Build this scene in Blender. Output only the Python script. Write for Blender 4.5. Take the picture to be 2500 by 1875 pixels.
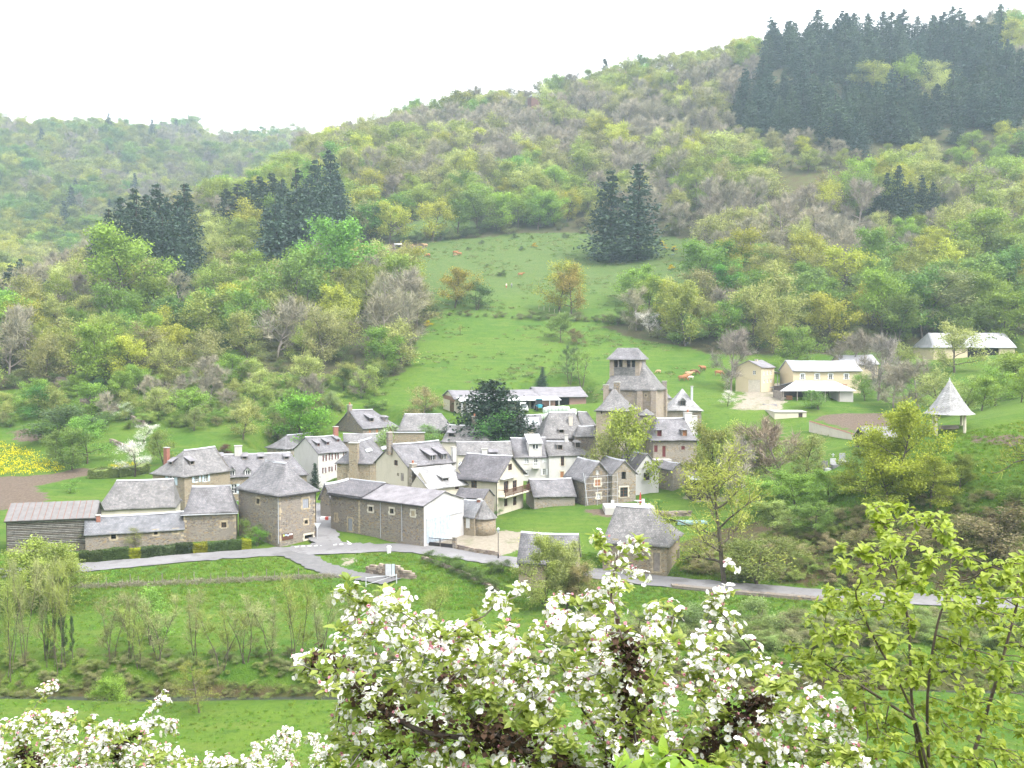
import bpy, bmesh, math, random
import numpy as np
from mathutils import Vector
# ------------------------------------------------------------------ camera, world, sun, exposure
for o in list(bpy.data.objects):
 bpy.data.objects.remove(o, do_unlink=True)
SC = bpy.context.scene
COL = SC.collection
FPX, CX, CY, HOR = 2400.0, 1250.0, 937.5, 850.0
TILT = math.atan((CY - HOR) / FPX)
cam_data = bpy.data.cameras.new('camera')
cam_data.sensor_fit = 'HORIZONTAL'
cam_data.sensor_width = 36.0
cam_data.lens = 36.0 * FPX / 2500.0
cam_data.clip_start = 0.1
cam_data.clip_end = 9000
cam = bpy.data.objects.new('camera', cam_data)
COL.objects.link(cam)
cam.location = (0, 0, 0)
cam.rotation_euler = (math.pi / 2 - TILT, 0, 0)
SC.camera = cam
SUN_EL, SUN_AZ = math.radians(52), math.radians(128)     # azimuth clockwise from +Y: over the right shoulder
world = bpy.data.worlds.new('World')
SC.world = world
world.use_nodes = True
wn = world.node_tree
wn.nodes.clear()
sky = wn.nodes.new('ShaderNodeTexSky')
sky.sky_type = 'NISHITA'
sky.sun_disc = False
sky.sun_elevation = SUN_EL
sky.sun_rotation = SUN_AZ
sky.dust_density = 4.0
hs = wn.nodes.new('ShaderNodeHueSaturation')
hs.inputs['Saturation'].default_value = 0.35
bg1 = wn.nodes.new('ShaderNodeBackground')
bg1.inputs['Strength'].default_value = 0.06
bg2 = wn.nodes.new('ShaderNodeBackground')          # the bright even cloud cover
bg2.inputs['Color'].default_value = (1.0, 0.99, 0.985, 1)
bg2.inputs['Strength'].default_value = 0.68
addn = wn.nodes.new('ShaderNodeAddShader')
outn = wn.nodes.new('ShaderNodeOutputWorld')
wn.links.new(sky.outputs[0], hs.inputs['Color'])
wn.links.new(hs.outputs[0], bg1.inputs['Color'])
wn.links.new(bg1.outputs[0], addn.inputs[0])
wn.links.new(bg2.outputs[0], addn.inputs[1])
wn.links.new(addn.outputs[0], outn.inputs[0])
sun_data = bpy.data.lights.new('sun', 'SUN')
sun_data.energy = 1.5
sun_data.angle = math.radians(14)
sun_data.color = (1.0, 0.96, 0.90)
sun = bpy.data.objects.new('sun', sun_data)
COL.objects.link(sun)
sd = Vector((math.sin(SUN_AZ) * math.cos(SUN_EL), math.cos(SUN_AZ) * math.cos(SUN_EL), math.sin(SUN_EL)))
sun.rotation_euler = sd.to_track_quat('Z', 'Y').to_euler()
sun.location = (60, -40, 120)
SC.view_settings.view_transform = 'Standard'
SC.view_settings.look = 'None'
SC.view_settings.gamma = 1.0
SC.view_settings.use_curve_mapping = False
SC.view_settings.exposure = 1.92
SC.render.engine = 'CYCLES'
cy = SC.cycles
cy.max_bounces = 6
cy.diffuse_bounces = 3
cy.glossy_bounces = 2
cy.transmission_bounces = 3
cy.volume_bounces = 1
cy.transparent_max_bounces = 4
cy.use_adaptive_sampling = True
cy.adaptive_threshold = 0.02
cy.use_denoising = True
# ------------------------------------------------------------------ picking points in the place
def ray(px, py):
 x, y = (px - CX) / FPX, (CY - py) / FPX
 c, s = math.cos(TILT), math.sin(TILT)
 d = np.array([x, c + y * s, -s + y * c])
 return d / d[1]
def proj(X, Y, Z):
 c, s = math.cos(TILT), math.sin(TILT)
 zc = Y * c - Z * s
 yc = Y * s + Z * c
 return CX + FPX * X / zc, CY - FPX * yc / zc
def zp(Y, py):
 return ray(CX, py)[2] * Y
ZOOMS = {0: (0, 0, 1.0), 1: (0, 950, 2.765), 2: (650, 950, 3.687), 3: (1150, 950, 3.687), 4: (1250, 800, 4.424),
  5: (1700, 780, 2.765), 6: (800, 400, 2.212), 7: (0, 0, 0.8848), 8: (1550, 1000, 5.186), 9: (1000, 880, 4.424),
  10: (1700, 980, 4.916), 11: (850, 1300, 4.022), 12: (0, 850, 3.16), 13: (1600, 1150, 2.288)}
def zz(k, x, y):
 ox, oy, s = ZOOMS[k]
 return ox + x / s, oy + y / s
# ------------------------------------------------------------------ value noise
def vnoise(x, y, scale, seed=0):
 x = np.asarray(x, float) / scale + 1000.5
 y = np.asarray(y, float) / scale + 1000.5
 xi, yi = np.floor(x).astype(np.int64), np.floor(y).astype(np.int64)
 fx, fy = x - xi, y - yi
 fx, fy = fx * fx * (3 - 2 * fx), fy * fy * (3 - 2 * fy)
 def h(a, b):
  n = (a * 374761393 + b * 668265263 + seed * 1442695041) & 0x7fffffff
  n = ((n ^ (n >> 13)) * 1274126177) & 0x7fffffff
  n = n ^ (n >> 16)
  return (n & 0xffff) / 32767.5 - 1.0
 a = h(xi, yi) * (1 - fx) + h(xi + 1, yi) * fx
 b = h(xi, yi + 1) * (1 - fx) + h(xi + 1, yi + 1) * fx
 return a * (1 - fy) + b * fy
def sstep(x, a, b):
 t = np.clip((np.asarray(x, float) - a) / (b - a), 0, 1)
 return t * t * (3 - 2 * t)
# ------------------------------------------------------------------ terrain as a height field
FRONT = [(-120, 55), (-40, 16), (0, -1.7), (3, -4.0), (8, -6.6), (20, -13.0), (40, -22.5), (58, -28), (68, -29.2), (80, -29.3), (92, -28.6), (108, -28.0)]
def P(*a):
 return [(t[0], t[1]) if len(t) == 2 else (t[0], zp(t[0], t[1])) for t in a]
COLS = {
 -600: FRONT + P((118, -27.5), (150, -27), (180, -24), (220, -10), (260, 6), (300, 12), (380, 5), (480, 20), (650, 70), (850, 150), (1050, 255), (1400, 260), (2600, 250)),
 0:    FRONT + P((118, -27.2), (135, -26.8), (165, -25), (200, 1120, 1), (225, 1020, 1), (250, 925, 1), (268, 875, 1), (300, 8), (330, 9), (400, 0), (480, 15), (620, 655, 1), (800, 490, 1), (1050, 318, 1), (1200, 246), (2600, 240)),
 250:  FRONT + P((118, -27.2), (135, -26.6), (175, -25), (200, 1090, 1), (222, 1000, 1), (248, 900, 1), (270, 850, 1), (300, 760, 1), (335, 665, 1), (380, 33), (460, 20), (560, 28), (700, 560, 1), (900, 400, 1), (1100, 322, 1), (1250, 250), (2600, 240)),
 500:  FRONT + P((119, -27.2), (135, -26.5), (178, -25), (200, 1075, 1), (218, 1010, 1), (240, 930, 1), (280, 850, 1), (320, 765, 1), (360, 685, 1), (410, 595, 1), (455, 505, 1), (500, 60), (580, 40), (700, 60), (900, 440, 1), (1150, 350, 1), (1350, 340, 1), (1500, 290), (2600, 280)),
 750:  FRONT + P((121, -27.2), (133, -26.4), (178, -25), (200, 1060, 1), (215, 1000, 1), (232, 950, 1), (262, 875, 1), (300, 780, 1), (345, 695, 1), (400, 605, 1), (460, 515, 1), (530, 430, 1), (610, 372, 1), (700, 118), (900, 150), (1150, 355, 1), (1350, 340, 1), (1500, 290), (2600, 280)),
 1000: FRONT + P((121, -27.2), (133, -26.6), (178, -24.8), (198, 1050, 1), (215, 1000, 1), (235, 950, 1), (265, 862, 1), (302, 775, 1), (345, 690, 1), (395, 600, 1), (440, 530, 1), (510, 430, 1), (570, 365, 1), (630, 318, 1), (700, 142), (900, 150), (1500, 200), (2600, 220)),
 1250: FRONT + P((120, -27.2), (134, -26.6), (175, -24.5), (196, 1060, 1), (214, 1000, 1), (237, 950, 1), (265, 862, 1), (302, 778, 1), (345, 692, 1), (398, 592, 1), (440, 535, 1), (510, 425, 1), (570, 350, 1), (640, 264, 1), (720, 158), (900, 158), (1500, 200), (2600, 220)),
 1500: FRONT + P((116, -27.4), (132, -26.8), (160, -25), (180, -20.5), (200, -16), (214, -13), (240, 930, 1), (265, 860, 1), (300, 780, 1), (345, 690, 1), (400, 600, 1), (450, 512, 1), (520, 385, 1), (590, 280, 1), (650, 218, 1), (720, 172), (900, 175), (2600, 220)),
 1750: FRONT + P((112, -27.2), (130, -26.5), (160, -24.3), (185, -18.8), (205, -13), (225, 960, 1), (245, 905, 1), (272, 845, 1), (320, 725, 1), (380, 600, 1), (440, 472, 1), (520, 325, 1), (620, 145, 1), (680, 180), (900, 185), (2600, 220)),
 2000: FRONT + P((109, -27.0), (114, -25.6), (122, -22.8), (138, -20.5), (160, -18.3), (190, -15.2), (212, 975, 1), (228, 955, 1), (245, 920, 1), (272, 840, 1), (320, 702, 1), (380, 560, 1), (440, 420, 1), (520, 270, 1), (600, 130, 1), (660, 178), (900, 190), (2600, 220)),
 2250: FRONT + P((106, -26.9), (111, -23.8), (118, -17.5), (130, 1052, 1), (142, -11.5), (165, -14), (195, -14.5), (225, 955, 1), (252, 868, 1), (300, 745, 1), (360, 600, 1), (440, 420, 1), (520, 255, 1), (605, 112, 1), (650, 180), (900, 190), (2600, 220)),
 2500: FRONT + P((104, -26.9), (109, -22.5), (114, -17.0), (124, 1045, 1), (134, -8.6), (165, -9), (200, -10), (235, 900, 1), (262, 820, 1), (300, 740, 1), (360, 600, 1), (440, 415, 1), (520, 230, 1), (600, 92, 1), (680, 78, 1), (760, 240), (900, 245), (2600, 250)),
 3100: FRONT + P((100, -26.5), (110, -17), (125, -8), (165, -4), (235, -2), (300, 16), (440, 85), (600, 190), (900, 245), (2600, 250)),
}
_yg = np.concatenate([np.arange(-120, 320, 1.0), np.arange(320, 2601, 4.0)])
_cpx = sorted(COLS)
_rows = []
for c in _cpx:
 a = np.array(sorted(COLS[c]))
 _rows.append(np.interp(_yg, a[:, 0], a[:, 1]))
_rows = np.array(_rows)
def _smooth(rows, y):
 out = rows.copy()
 n1 = int(np.searchsorted(y, 320))
 k1 = np.hanning(9); k1 /= k1.sum()
 k2 = np.hanning(15); k2 /= k2.sum()
 for i in range(rows.shape[0]):
  r = np.pad(rows[i], 12, mode='edge')
  s1 = np.convolve(r, k1, 'same')[12:-12]
  s2 = np.convolve(r, k2, 'same')[12:-12]
  w = sstep(np.arange(len(y)), n1 - 20, n1 + 10)
  out[i] = s1 * (1 - w) + s2 * w
 return out
_rows = _smooth(_rows, _yg)
_qf = np.linspace((-600 - CX) / FPX, (3100 - CX) / FPX, 186)
_qc = (np.array(_cpx) - CX) / FPX
TABLE = np.array([np.interp(_qf, _qc, _rows[:, j]) for j in range(len(_yg))]).T
_k = np.hanning(11); _k /= _k.sum()
_pad = np.pad(TABLE, ((5, 5), (0, 0)), mode='edge')
TABLE = sum(_k[i] * _pad[i:i + TABLE.shape[0]] for i in range(11))
RIVER_Y = lambda x: 86.0 + 2.2 * np.sin(np.asarray(x, float) / 23.0) - 0.03 * np.asarray(x, float)
ROADS = []        # (points Nx3, half width) filled below; the ground is levelled under them
def tz_raw(x, y):
 x = np.asarray(x, float); y = np.asarray(y, float)
 yq = np.maximum(y, 60.0)
 q = np.clip(x / yq, _qf[0], _qf[-1])
 fi = (q - _qf[0]) / (_qf[1] - _qf[0])
 i0 = np.clip(fi.astype(int), 0, len(_qf) - 2); ti = fi - i0
 j = np.clip(np.searchsorted(_yg, y) - 1, 0, len(_yg) - 2)
 tj = np.clip((y - _yg[j]) / (_yg[j + 1] - _yg[j]), 0, 1)
 a = TABLE[i0, j] * (1 - ti) + TABLE[i0 + 1, j] * ti
 b = TABLE[i0, j + 1] * (1 - ti) + TABLE[i0 + 1, j + 1] * ti
 z = a * (1 - tj) + b * tj
 far = sstep(y, 290, 420)
 z = z + vnoise(x, y, 9, 1) * 0.10 + vnoise(x, y, 22, 2) * 0.22
 z = z + far * (vnoise(x, y, 45, 3) * 1.6 + vnoise(x, y, 110, 4) * 3.0)
 z = z + sstep(y, 650, 900) * (vnoise(x, y, 130, 5) * 14 + vnoise(x, y, 60, 6) * 6)
 d = np.abs(y - RIVER_Y(x))
 z = z - 3.0 * (1 - sstep(d, 2.0, 4.2))
 return z
PADS = []         # house plots cut into the slope
def tz(x, y):
 x = np.asarray(x, float); y = np.asarray(y, float)
 z = tz_raw(x, y)
 for P0, ua, ub, A, B, zb in PADS:
  near = (np.abs(x - P0[0]) < 40) & (np.abs(y - P0[1]) < 40)
  if not np.any(near):
   continue
  dx, dy = x - P0[0], y - P0[1]
  a = dx * ua[0] + dy * ua[1]; b = dx * ub[0] + dy * ub[1]
  d = np.hypot(np.maximum(np.maximum(-a, a - A), 0), np.maximum(np.maximum(-b, b - B), 0))
  w = (1 - sstep(d, 1.0, 5.5)) * near
  z = z * (1 - w) + np.minimum(z, zb) * w
 for pts, hw, soft in ROADS:
  near = (y > pts[:, 1].min() - 12) & (y < pts[:, 1].max() + 12)
  if not np.any(near):
   continue
  xs, ys = x[near] if x.ndim else x, y[near] if y.ndim else y
  best = np.full(np.shape(xs), 1e9); bz = np.zeros(np.shape(xs))
  for a, b in zip(pts[:-1], pts[1:]):
   dx, dy = b[0] - a[0], b[1] - a[1]
   t = np.clip(((xs - a[0]) * dx + (ys - a[1]) * dy) / (dx * dx + dy * dy), 0, 1)
   d = np.hypot(xs - a[0] - t * dx, ys - a[1] - t * dy)
   m = d < best
   best = np.where(m, d, best); bz = np.where(m, a[2] + t * (b[2] - a[2]), bz)
  w = 1 - sstep(best, hw + 0.5, hw + soft)
  if x.ndim:
   z[near] = z[near] * (1 - w) + (bz - 0.10) * w
  else:
   z = z * (1 - w) + (bz - 0.10) * w
 return z
_march = np.concatenate([np.arange(55, 330, 0.5), np.arange(330, 1700, 3.0)])
def hit(px, py, ymin=55, raw=False):
 r = ray(px, py)
 ys = _march[_march >= ymin]
 f = (tz_raw if raw else tz)
 g = f(r[0] * ys, ys) - r[2] * ys
 k = np.argmax(g >= 0)
 if g[k] < 0:
  return None
 if k > 0:
  t = g[k - 1] / (g[k - 1] - g[k]); Y = ys[k - 1] + t * (ys[k] - ys[k - 1])
 else:
  Y = ys[0]
 return np.array([r[0] * Y, Y, r[2] * Y])
def catmull(p, n=6):
 p = np.asarray(p, float)
 q = np.vstack([2 * p[0] - p[1], p, 2 * p[-1] - p[-2]])
 out = []
 for i in range(1, len(q) - 2):
  for t in np.linspace(0, 1, n, endpoint=False):
   a, b, c, d = q[i - 1], q[i], q[i + 1], q[i + 2]
   out.append(0.5 * (2 * b + (c - a) * t + (2 * a - 5 * b + 4 * c - d) * t * t + (3 * b - a - 3 * c + d) * t ** 3))
 out.append(q[-2])
 return np.array(out)
def road_line(pix, hw, soft=4.0, zs=None):
 p = np.array([hit(*q, raw=True) for q in pix])
 p = catmull(p, 8)
 z = np.pad(p[:, 2], 8, mode='edge'); k = np.ones(17) / 17
 p[:, 2] = np.convolve(z, k, 'same')[8:-8]
 return (p, hw, soft)
MAIN = road_line([(-160, 1411), (-20, 1401), (190, 1386), (362, 1371), (542, 1355), (687, 1347), (840, 1341), (975, 1337), (1111, 1351), (1220, 1367), (1400, 1392), (1630, 1421), (1800, 1435), (1950, 1447), (2168, 1461), (2474, 1471), (2700, 1480)], 2.5)
ROADS.append(MAIN)
VILLAGE = road_line([(820, 1338), (796, 1318), (787, 1296), (784, 1270), (782, 1245), (779, 1228)], 2.0, 2.5)
LOWER = road_line([(690, 1350), (731, 1362), (772, 1380), (813, 1394), (850, 1402), (900, 1410), (960, 1420)], 1.7, 2.5)
APRON = road_line([(715, 1347), (760, 1338), (800, 1331), (850, 1334), (900, 1336)], 2.9, 3.0)
for ln in (LOWER, VILLAGE, APRON):                 # side roads meet the main road level
 dd_ = np.hypot(ln[0][:, None, 0] - MAIN[0][None, :, 0], ln[0][:, None, 1] - MAIN[0][None, :, 1])
 w_ = 1 - sstep(dd_.min(1), 2.0, 8.0)
 ln[0][:, 2] = ln[0][:, 2] * (1 - w_) + MAIN[0][dd_.argmin(1), 2] * w_
ROADS += [LOWER, VILLAGE, APRON]
# ------------------------------------------------------------------ building blocks
def link(o, parent=None):
 COL.objects.link(o)
 if parent is not None:
  o.parent = parent
 return o
def mesh_obj(name, verts, faces, mat, parent=None, smooth=False, uv=None, mats=None, midx=None):
 me = bpy.data.meshes.new(name)
 me.from_pydata([tuple(map(float, v)) for v in verts], [], [tuple(int(i) for i in f) for f in faces])
 if mats:
  for m in mats:
   me.materials.append(m)
  if midx is not None:
   me.polygons.foreach_set('material_index', np.asarray(midx, dtype=np.int32))
 elif mat is not None:
  me.materials.append(mat)
 if smooth:
  me.polygons.foreach_set('use_smooth', np.ones(len(me.polygons), dtype=bool))
 if uv is not None:
  l = me.uv_layers.new(name='UVMap')
  vi = np.empty(len(me.loops), dtype=np.int32)
  me.loops.foreach_get('vertex_index', vi)
  l.data.foreach_set('uv', np.asarray(uv, float)[vi].ravel())
 elif mat is not None and 'slate' in mat.name:
  l = me.uv_layers.new(name='UVMap')
  vi = np.empty(len(me.loops), dtype=np.int32)
  me.loops.foreach_get('vertex_index', vi)
  va = np.asarray(verts, float)
  l.data.foreach_set('uv', np.stack([va[:, 0] + 0.6 * va[:, 1], va[:, 2] * 1.3 + 0.3 * va[:, 1] - 0.2 * va[:, 0]], 1)[vi].ravel())
 me.update()
 return link(bpy.data.objects.new(name, me), parent)
def quick_mesh(name, verts, quads=None, tris=None, mats=(), qm=None, tm=None, smooth=False):
 """big arrays -> mesh datablock; quads (n,4) tris (m,3)"""
 verts = np.asarray(verts, np.float32)
 quads = np.zeros((0, 4), np.int32) if quads is None else np.asarray(quads, np.int32)
 tris = np.zeros((0, 3), np.int32) if tris is None else np.asarray(tris, np.int32)
 me = bpy.data.meshes.new(name)
 nq, nt = len(quads), len(tris)
 me.vertices.add(len(verts)); me.vertices.foreach_set('co', verts.ravel())
 me.loops.add(nq * 4 + nt * 3)
 me.loops.foreach_set('vertex_index', np.concatenate([quads.ravel(), tris.ravel()]).astype(np.int32))
 me.polygons.add(nq + nt)
 me.polygons.foreach_set('loop_start', np.concatenate([np.arange(nq) * 4, nq * 4 + np.arange(nt) * 3]).astype(np.int32))
 for m in mats:
  me.materials.append(m)
 if qm is not None or tm is not None:
  qm = np.zeros(nq, np.int32) if qm is None else np.broadcast_to(qm, nq)
  tm = np.zeros(nt, np.int32) if tm is None else np.broadcast_to(tm, nt)
  me.polygons.foreach_set('material_index', np.concatenate([qm, tm]).astype(np.int32))
 if smooth:
  me.polygons.foreach_set('use_smooth', np.ones(nq + nt, dtype=bool))
 me.update(calc_edges=True)
 return me
def root(name, loc, label, cat, group=None):
 o = bpy.data.objects.new(name, None)
 o.empty_display_size = 0.5
 o.location = tuple(map(float, loc))
 COL.objects.link(o)
 return tag(o, label, cat, group)
def tag(o, label=None, cat=None, group=None, kind=None):
 if cat and not kind: kind = 'thing'
 if label: o['label'] = label
 if cat: o['category'] = cat
 if group: o['group'] = group
 if kind: o['kind'] = kind
 return o
BOXF = [(0, 3, 2, 1), (4, 5, 6, 7), (0, 1, 5, 4), (1, 2, 6, 5), (2, 3, 7, 6), (3, 0, 4, 7)]
class MB:
 """collects pieces for one mesh object"""
 def __init__(s):
  s.v, s.f = [], []
 def quadbox(s, base4, top4):
  n = len(s.v); s.v += list(base4) + list(top4)
  s.f += [tuple(n + i for i in q) for q in BOXF]
  return s
 def box(s, o, ux, uy, uz, x0, x1, y0, y1, z0, z1):
  o, ux, uy, uz = map(np.asarray, (o, ux, uy, uz))
  p = lambda x, y, z: o + ux * x + uy * y + uz * z
  return s.quadbox([p(x0, y0, z0), p(x1, y0, z0), p(x1, y1, z0), p(x0, y1, z0)], [p(x0, y0, z1), p(x1, y0, z1), p(x1, y1, z1), p(x0, y1, z1)])
 def abox(s, x0, x1, y0, y1, z0, z1):
  return s.box((0, 0, 0), (1, 0, 0), (0, 1, 0), (0, 0, 1), x0, x1, y0, y1, z0, z1)
 def poly(s, pts):
  n = len(s.v); s.v += list(pts); s.f.append(tuple(range(n, n + len(pts)))); return s
 def tube(s, pts, rad, n=6, cap=True):
  pts = [np.asarray(p, float) for p in pts]
  rad = [rad] * len(pts) if np.isscalar(rad) else rad
  st = len(s.v)
  for i, p in enumerate(pts):
   d = pts[min(i + 1, len(pts) - 1)] - pts[max(i - 1, 0)]
   d = d / (np.linalg.norm(d) + 1e-9)
   a = np.cross(d, [0, 0, 1.0]) if abs(d[2]) < 0.95 else np.cross(d, [1.0, 0, 0])
   a /= np.linalg.norm(a); b = np.cross(d, a)
   for k in range(n):
    t = 2 * math.pi * k / n
    s.v.append(p + rad[i] * (a * math.cos(t) + b * math.sin(t)))
  for i in range(len(pts) - 1):
   for k in range(n):
    k2 = (k + 1) % n
    s.f.append((st + i * n + k, st + i * n + k2, st + (i + 1) * n + k2, st + (i + 1) * n + k))
  if cap:
   s.f.append(tuple(st + k for k in range(n))[::-1])
   s.f.append(tuple(st + (len(pts) - 1) * n + k for k in range(n)))
  return s
 def lathe(s, c, prof, n=12, ax=(1, 1)):
  st = len(s.v)
  for r, z in prof:
   for k in range(n):
    t = 2 * math.pi * k / n
    s.v.append(np.array([c[0] + r * ax[0] * math.cos(t), c[1] + r * ax[1] * math.sin(t), c[2] + z]))
  for i in range(len(prof) - 1):
   for k in range(n):
    k2 = (k + 1) % n
    s.f.append((st + i * n + k, st + i * n + k2, st + (i + 1) * n + k2, st + (i + 1) * n + k))
  s.f.append(tuple(st + k for k in range(n))[::-1])
  s.f.append(tuple(st + (len(prof) - 1) * n + k for k in range(n)))
  return s
 def build(s, name, mat, parent=None, smooth=False):
  return mesh_obj(name, s.v, s.f, mat, parent, smooth)
# ------------------------------------------------------------------ materials
class NT:
 def __init__(s, name):
  s.m = bpy.data.materials.new(name); s.m.use_nodes = True
  s.t = s.m.node_tree; s.t.nodes.clear()
  s.out = s.t.nodes.new('ShaderNodeOutputMaterial')
 def n(s, kind, **kw):
  nd = s.t.nodes.new('ShaderNode' + kind)
  for k, v in kw.items():
   if k.startswith('_'):
    setattr(nd, k[1:], v)
   else:
    key = int(k[1:]) if k[0] == 'i' and k[1:].isdigit() else k.replace('__', ' ')
    if isinstance(v, bpy.types.NodeSocket):
     s.t.links.new(v, nd.inputs[key])
    else:
     nd.inputs[key].default_value = v
  return nd
 def mix(s, fac, a, b, mode='MIX'):
  nd = s.t.nodes.new('ShaderNodeMix'); nd.data_type = 'RGBA'; nd.blend_type = mode
  for k, v in ((0, fac), (6, a), (7, b)):
   if isinstance(v, bpy.types.NodeSocket):
    s.t.links.new(v, nd.inputs[k])
   else:
    nd.inputs[k].default_value = v if k == 0 else (tuple(v) + (1,))[:4]
  return nd.outputs[2]
 def math(s, op, a, b=0.0, clamp=False):
  nd = s.t.nodes.new('ShaderNodeMath'); nd.operation = op; nd.use_clamp = clamp
  for k, v in ((0, a), (1, b)):
   if isinstance(v, bpy.types.NodeSocket):
    s.t.links.new(v, nd.inputs[k])
   else:
    nd.inputs[k].default_value = v
  return nd.outputs[0]
 def ramp(s, fac, a, b, lo=0.0, hi=1.0):
  nd = s.t.nodes.new('ShaderNodeMapRange'); nd.interpolation_type = 'SMOOTHSTEP'
  s.t.links.new(fac, nd.inputs[0])
  nd.inputs[1].default_value, nd.inputs[2].default_value, nd.inputs[3].default_value, nd.inputs[4].default_value = a, b, lo, hi
  return nd.outputs[0]
 def noise(s, scale, detail=4, vec=None, rough=0.55):
  nd = s.t.nodes.new('ShaderNodeTexNoise')
  nd.inputs['Scale'].default_value = scale; nd.inputs['Detail'].default_value = detail; nd.inputs['Roughness'].default_value = rough
  if vec is not None:
   s.t.links.new(vec, nd.inputs['Vector'])
  return nd.outputs['Fac']
 def coord(s, which='Object', scale=(1, 1, 1)):
  nd = s.t.nodes.new('ShaderNodeTexCoord')
  mp = s.t.nodes.new('ShaderNodeMapping'); mp.inputs['Scale'].default_value = scale
  s.t.links.new(nd.outputs[which], mp.inputs['Vector'])
  return mp.outputs[0]
 def surface(s, color, rough=0.9, bump=None, bstr=0.3, bdist=0.05, spec=0.3, metal=0.0, normal=None):
  p = s.t.nodes.new('ShaderNodeBsdfPrincipled')
  for k, v in (('Base Color', color), ('Roughness', rough)):
   if isinstance(v, bpy.types.NodeSocket):
    s.t.links.new(v, p.inputs[k])
   else:
    p.inputs[k].default_value = (tuple(v) + (1,))[:4] if k == 'Base Color' else v
  p.inputs['Specular IOR Level'].default_value = spec
  p.inputs['Metallic'].default_value = metal
  if bump is not None:
   b = s.t.nodes.new('ShaderNodeBump'); b.inputs['Strength'].default_value = bstr; b.inputs['Distance'].default_value = bdist
   s.t.links.new(bump, b.inputs['Height']); s.t.links.new(b.outputs[0], p.inputs['Normal'])
  s.t.links.new(p.outputs[0], s.out.inputs[0])
  return s.m
def m_plain(name, c, rough=0.8, var=0.18, scale=3.0, spec=0.3, metal=0.0, coord='Object', bstr=0.15):
 t = NT(name)
 v = t.coord(coord)
 c = _D(c) if max(c) < 0.5 else tuple(x * .85 for x in c)
 n1 = t.noise(scale, 5, v); n2 = t.noise(scale * 6.3, 3, v)
 f = t.math('ADD', t.math('MULTIPLY', n1, 0.65), t.math('MULTIPLY', n2, 0.35))
 lo = tuple(x * (1 - var) for x in c); hi = tuple(min(1, x * (1 + var)) for x in c)
 col = t.mix(t.ramp(f, 0.3, 0.7), lo, hi)
 return t.surface(col, rough, f, bstr, 0.03, spec, metal)
def m_stone(name, base, light, dark, mortar, scale=2.2, warm=(0.42, 0.30, 0.16), patch=0.0, patchcol=(0.5, 0.46, 0.38)):
 t = NT(name)
 base, light, dark, mortar, warm, patchcol = map(_D, (base, light, dark, mortar, warm, patchcol))
 v = t.coord('Object', (1, 1, 1.9))
 wob = t.t.nodes.new('ShaderNodeVectorMath'); wob.operation = 'ADD'
 nz = t.t.nodes.new('ShaderNodeTexNoise'); nz.inputs['Scale'].default_value = 2.5
 t.t.links.new(v, nz.inputs['Vector'])
 sc = t.t.nodes.new('ShaderNodeVectorMath'); sc.operation = 'SCALE'; sc.inputs['Scale'].default_value = 0.35
 t.t.links.new(nz.outputs['Color'], sc.inputs[0]); t.t.links.new(v, wob.inputs[0]); t.t.links.new(sc.outputs[0], wob.inputs[1])
 vo = t.t.nodes.new('ShaderNodeTexVoronoi'); vo.inputs['Scale'].default_value = scale
 t.t.links.new(wob.outputs[0], vo.inputs['Vector'])
 ve = t.t.nodes.new('ShaderNodeTexVoronoi'); ve.feature = 'DISTANCE_TO_EDGE'; ve.inputs['Scale'].default_value = scale
 t.t.links.new(wob.outputs[0], ve.inputs['Vector'])
 sx = t.t.nodes.new('ShaderNodeSeparateColor'); t.t.links.new(vo.outputs['Color'], sx.inputs[0])
 c1 = t.mix(sx.outputs[0], dark, light)
 c2 = t.mix(t.ramp(sx.outputs[1], 0.72, 0.8), c1, warm)
 c2 = t.mix(t.ramp(t.noise(0.35, 4, v), 0.35, 0.7), c2, base)
 big = t.noise(0.5, 3, v)
 c3 = t.mix(t.ramp(ve.outputs['Distance'], 0.02, 0.09, 1.0, 0.0), c2, mortar)
 if patch > 0:
  c3 = t.mix(t.ramp(big, 0.56 - patch * 0.2, 0.62), c3, patchcol)
 fine = t.noise(14, 3, v)
 c4 = t.mix(t.math('MULTIPLY', fine, 0.45), c3, (0.05, 0.045, 0.04))
 h = t.math('ADD', t.ramp(ve.outputs['Distance'], 0.0, 0.12), t.math('MULTIPLY', sx.outputs[2], 0.5))
 return t.surface(c4, 0.95, h, 0.7, 0.06, 0.15)
def m_plaster(name, c, dirt=(0.33, 0.29, 0.22), amount=0.5):
 t = NT(name)
 c, dirt = tuple(x * .78 for x in c), _D(dirt)
 v = t.coord('Object', (1, 1, 0.45))
 n1 = t.noise(0.7, 6, v, 0.65); n2 = t.noise(7, 4, v)
 col = t.mix(t.ramp(n1, 0.45, 0.8, 0, amount), c, dirt)
 col = t.mix(t.ramp(n2, 0.4, 0.75, 0, 0.22), col, tuple(x * 0.7 for x in c))
 return t.surface(col, 0.92, n2, 0.25, 0.02, 0.15)
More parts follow.
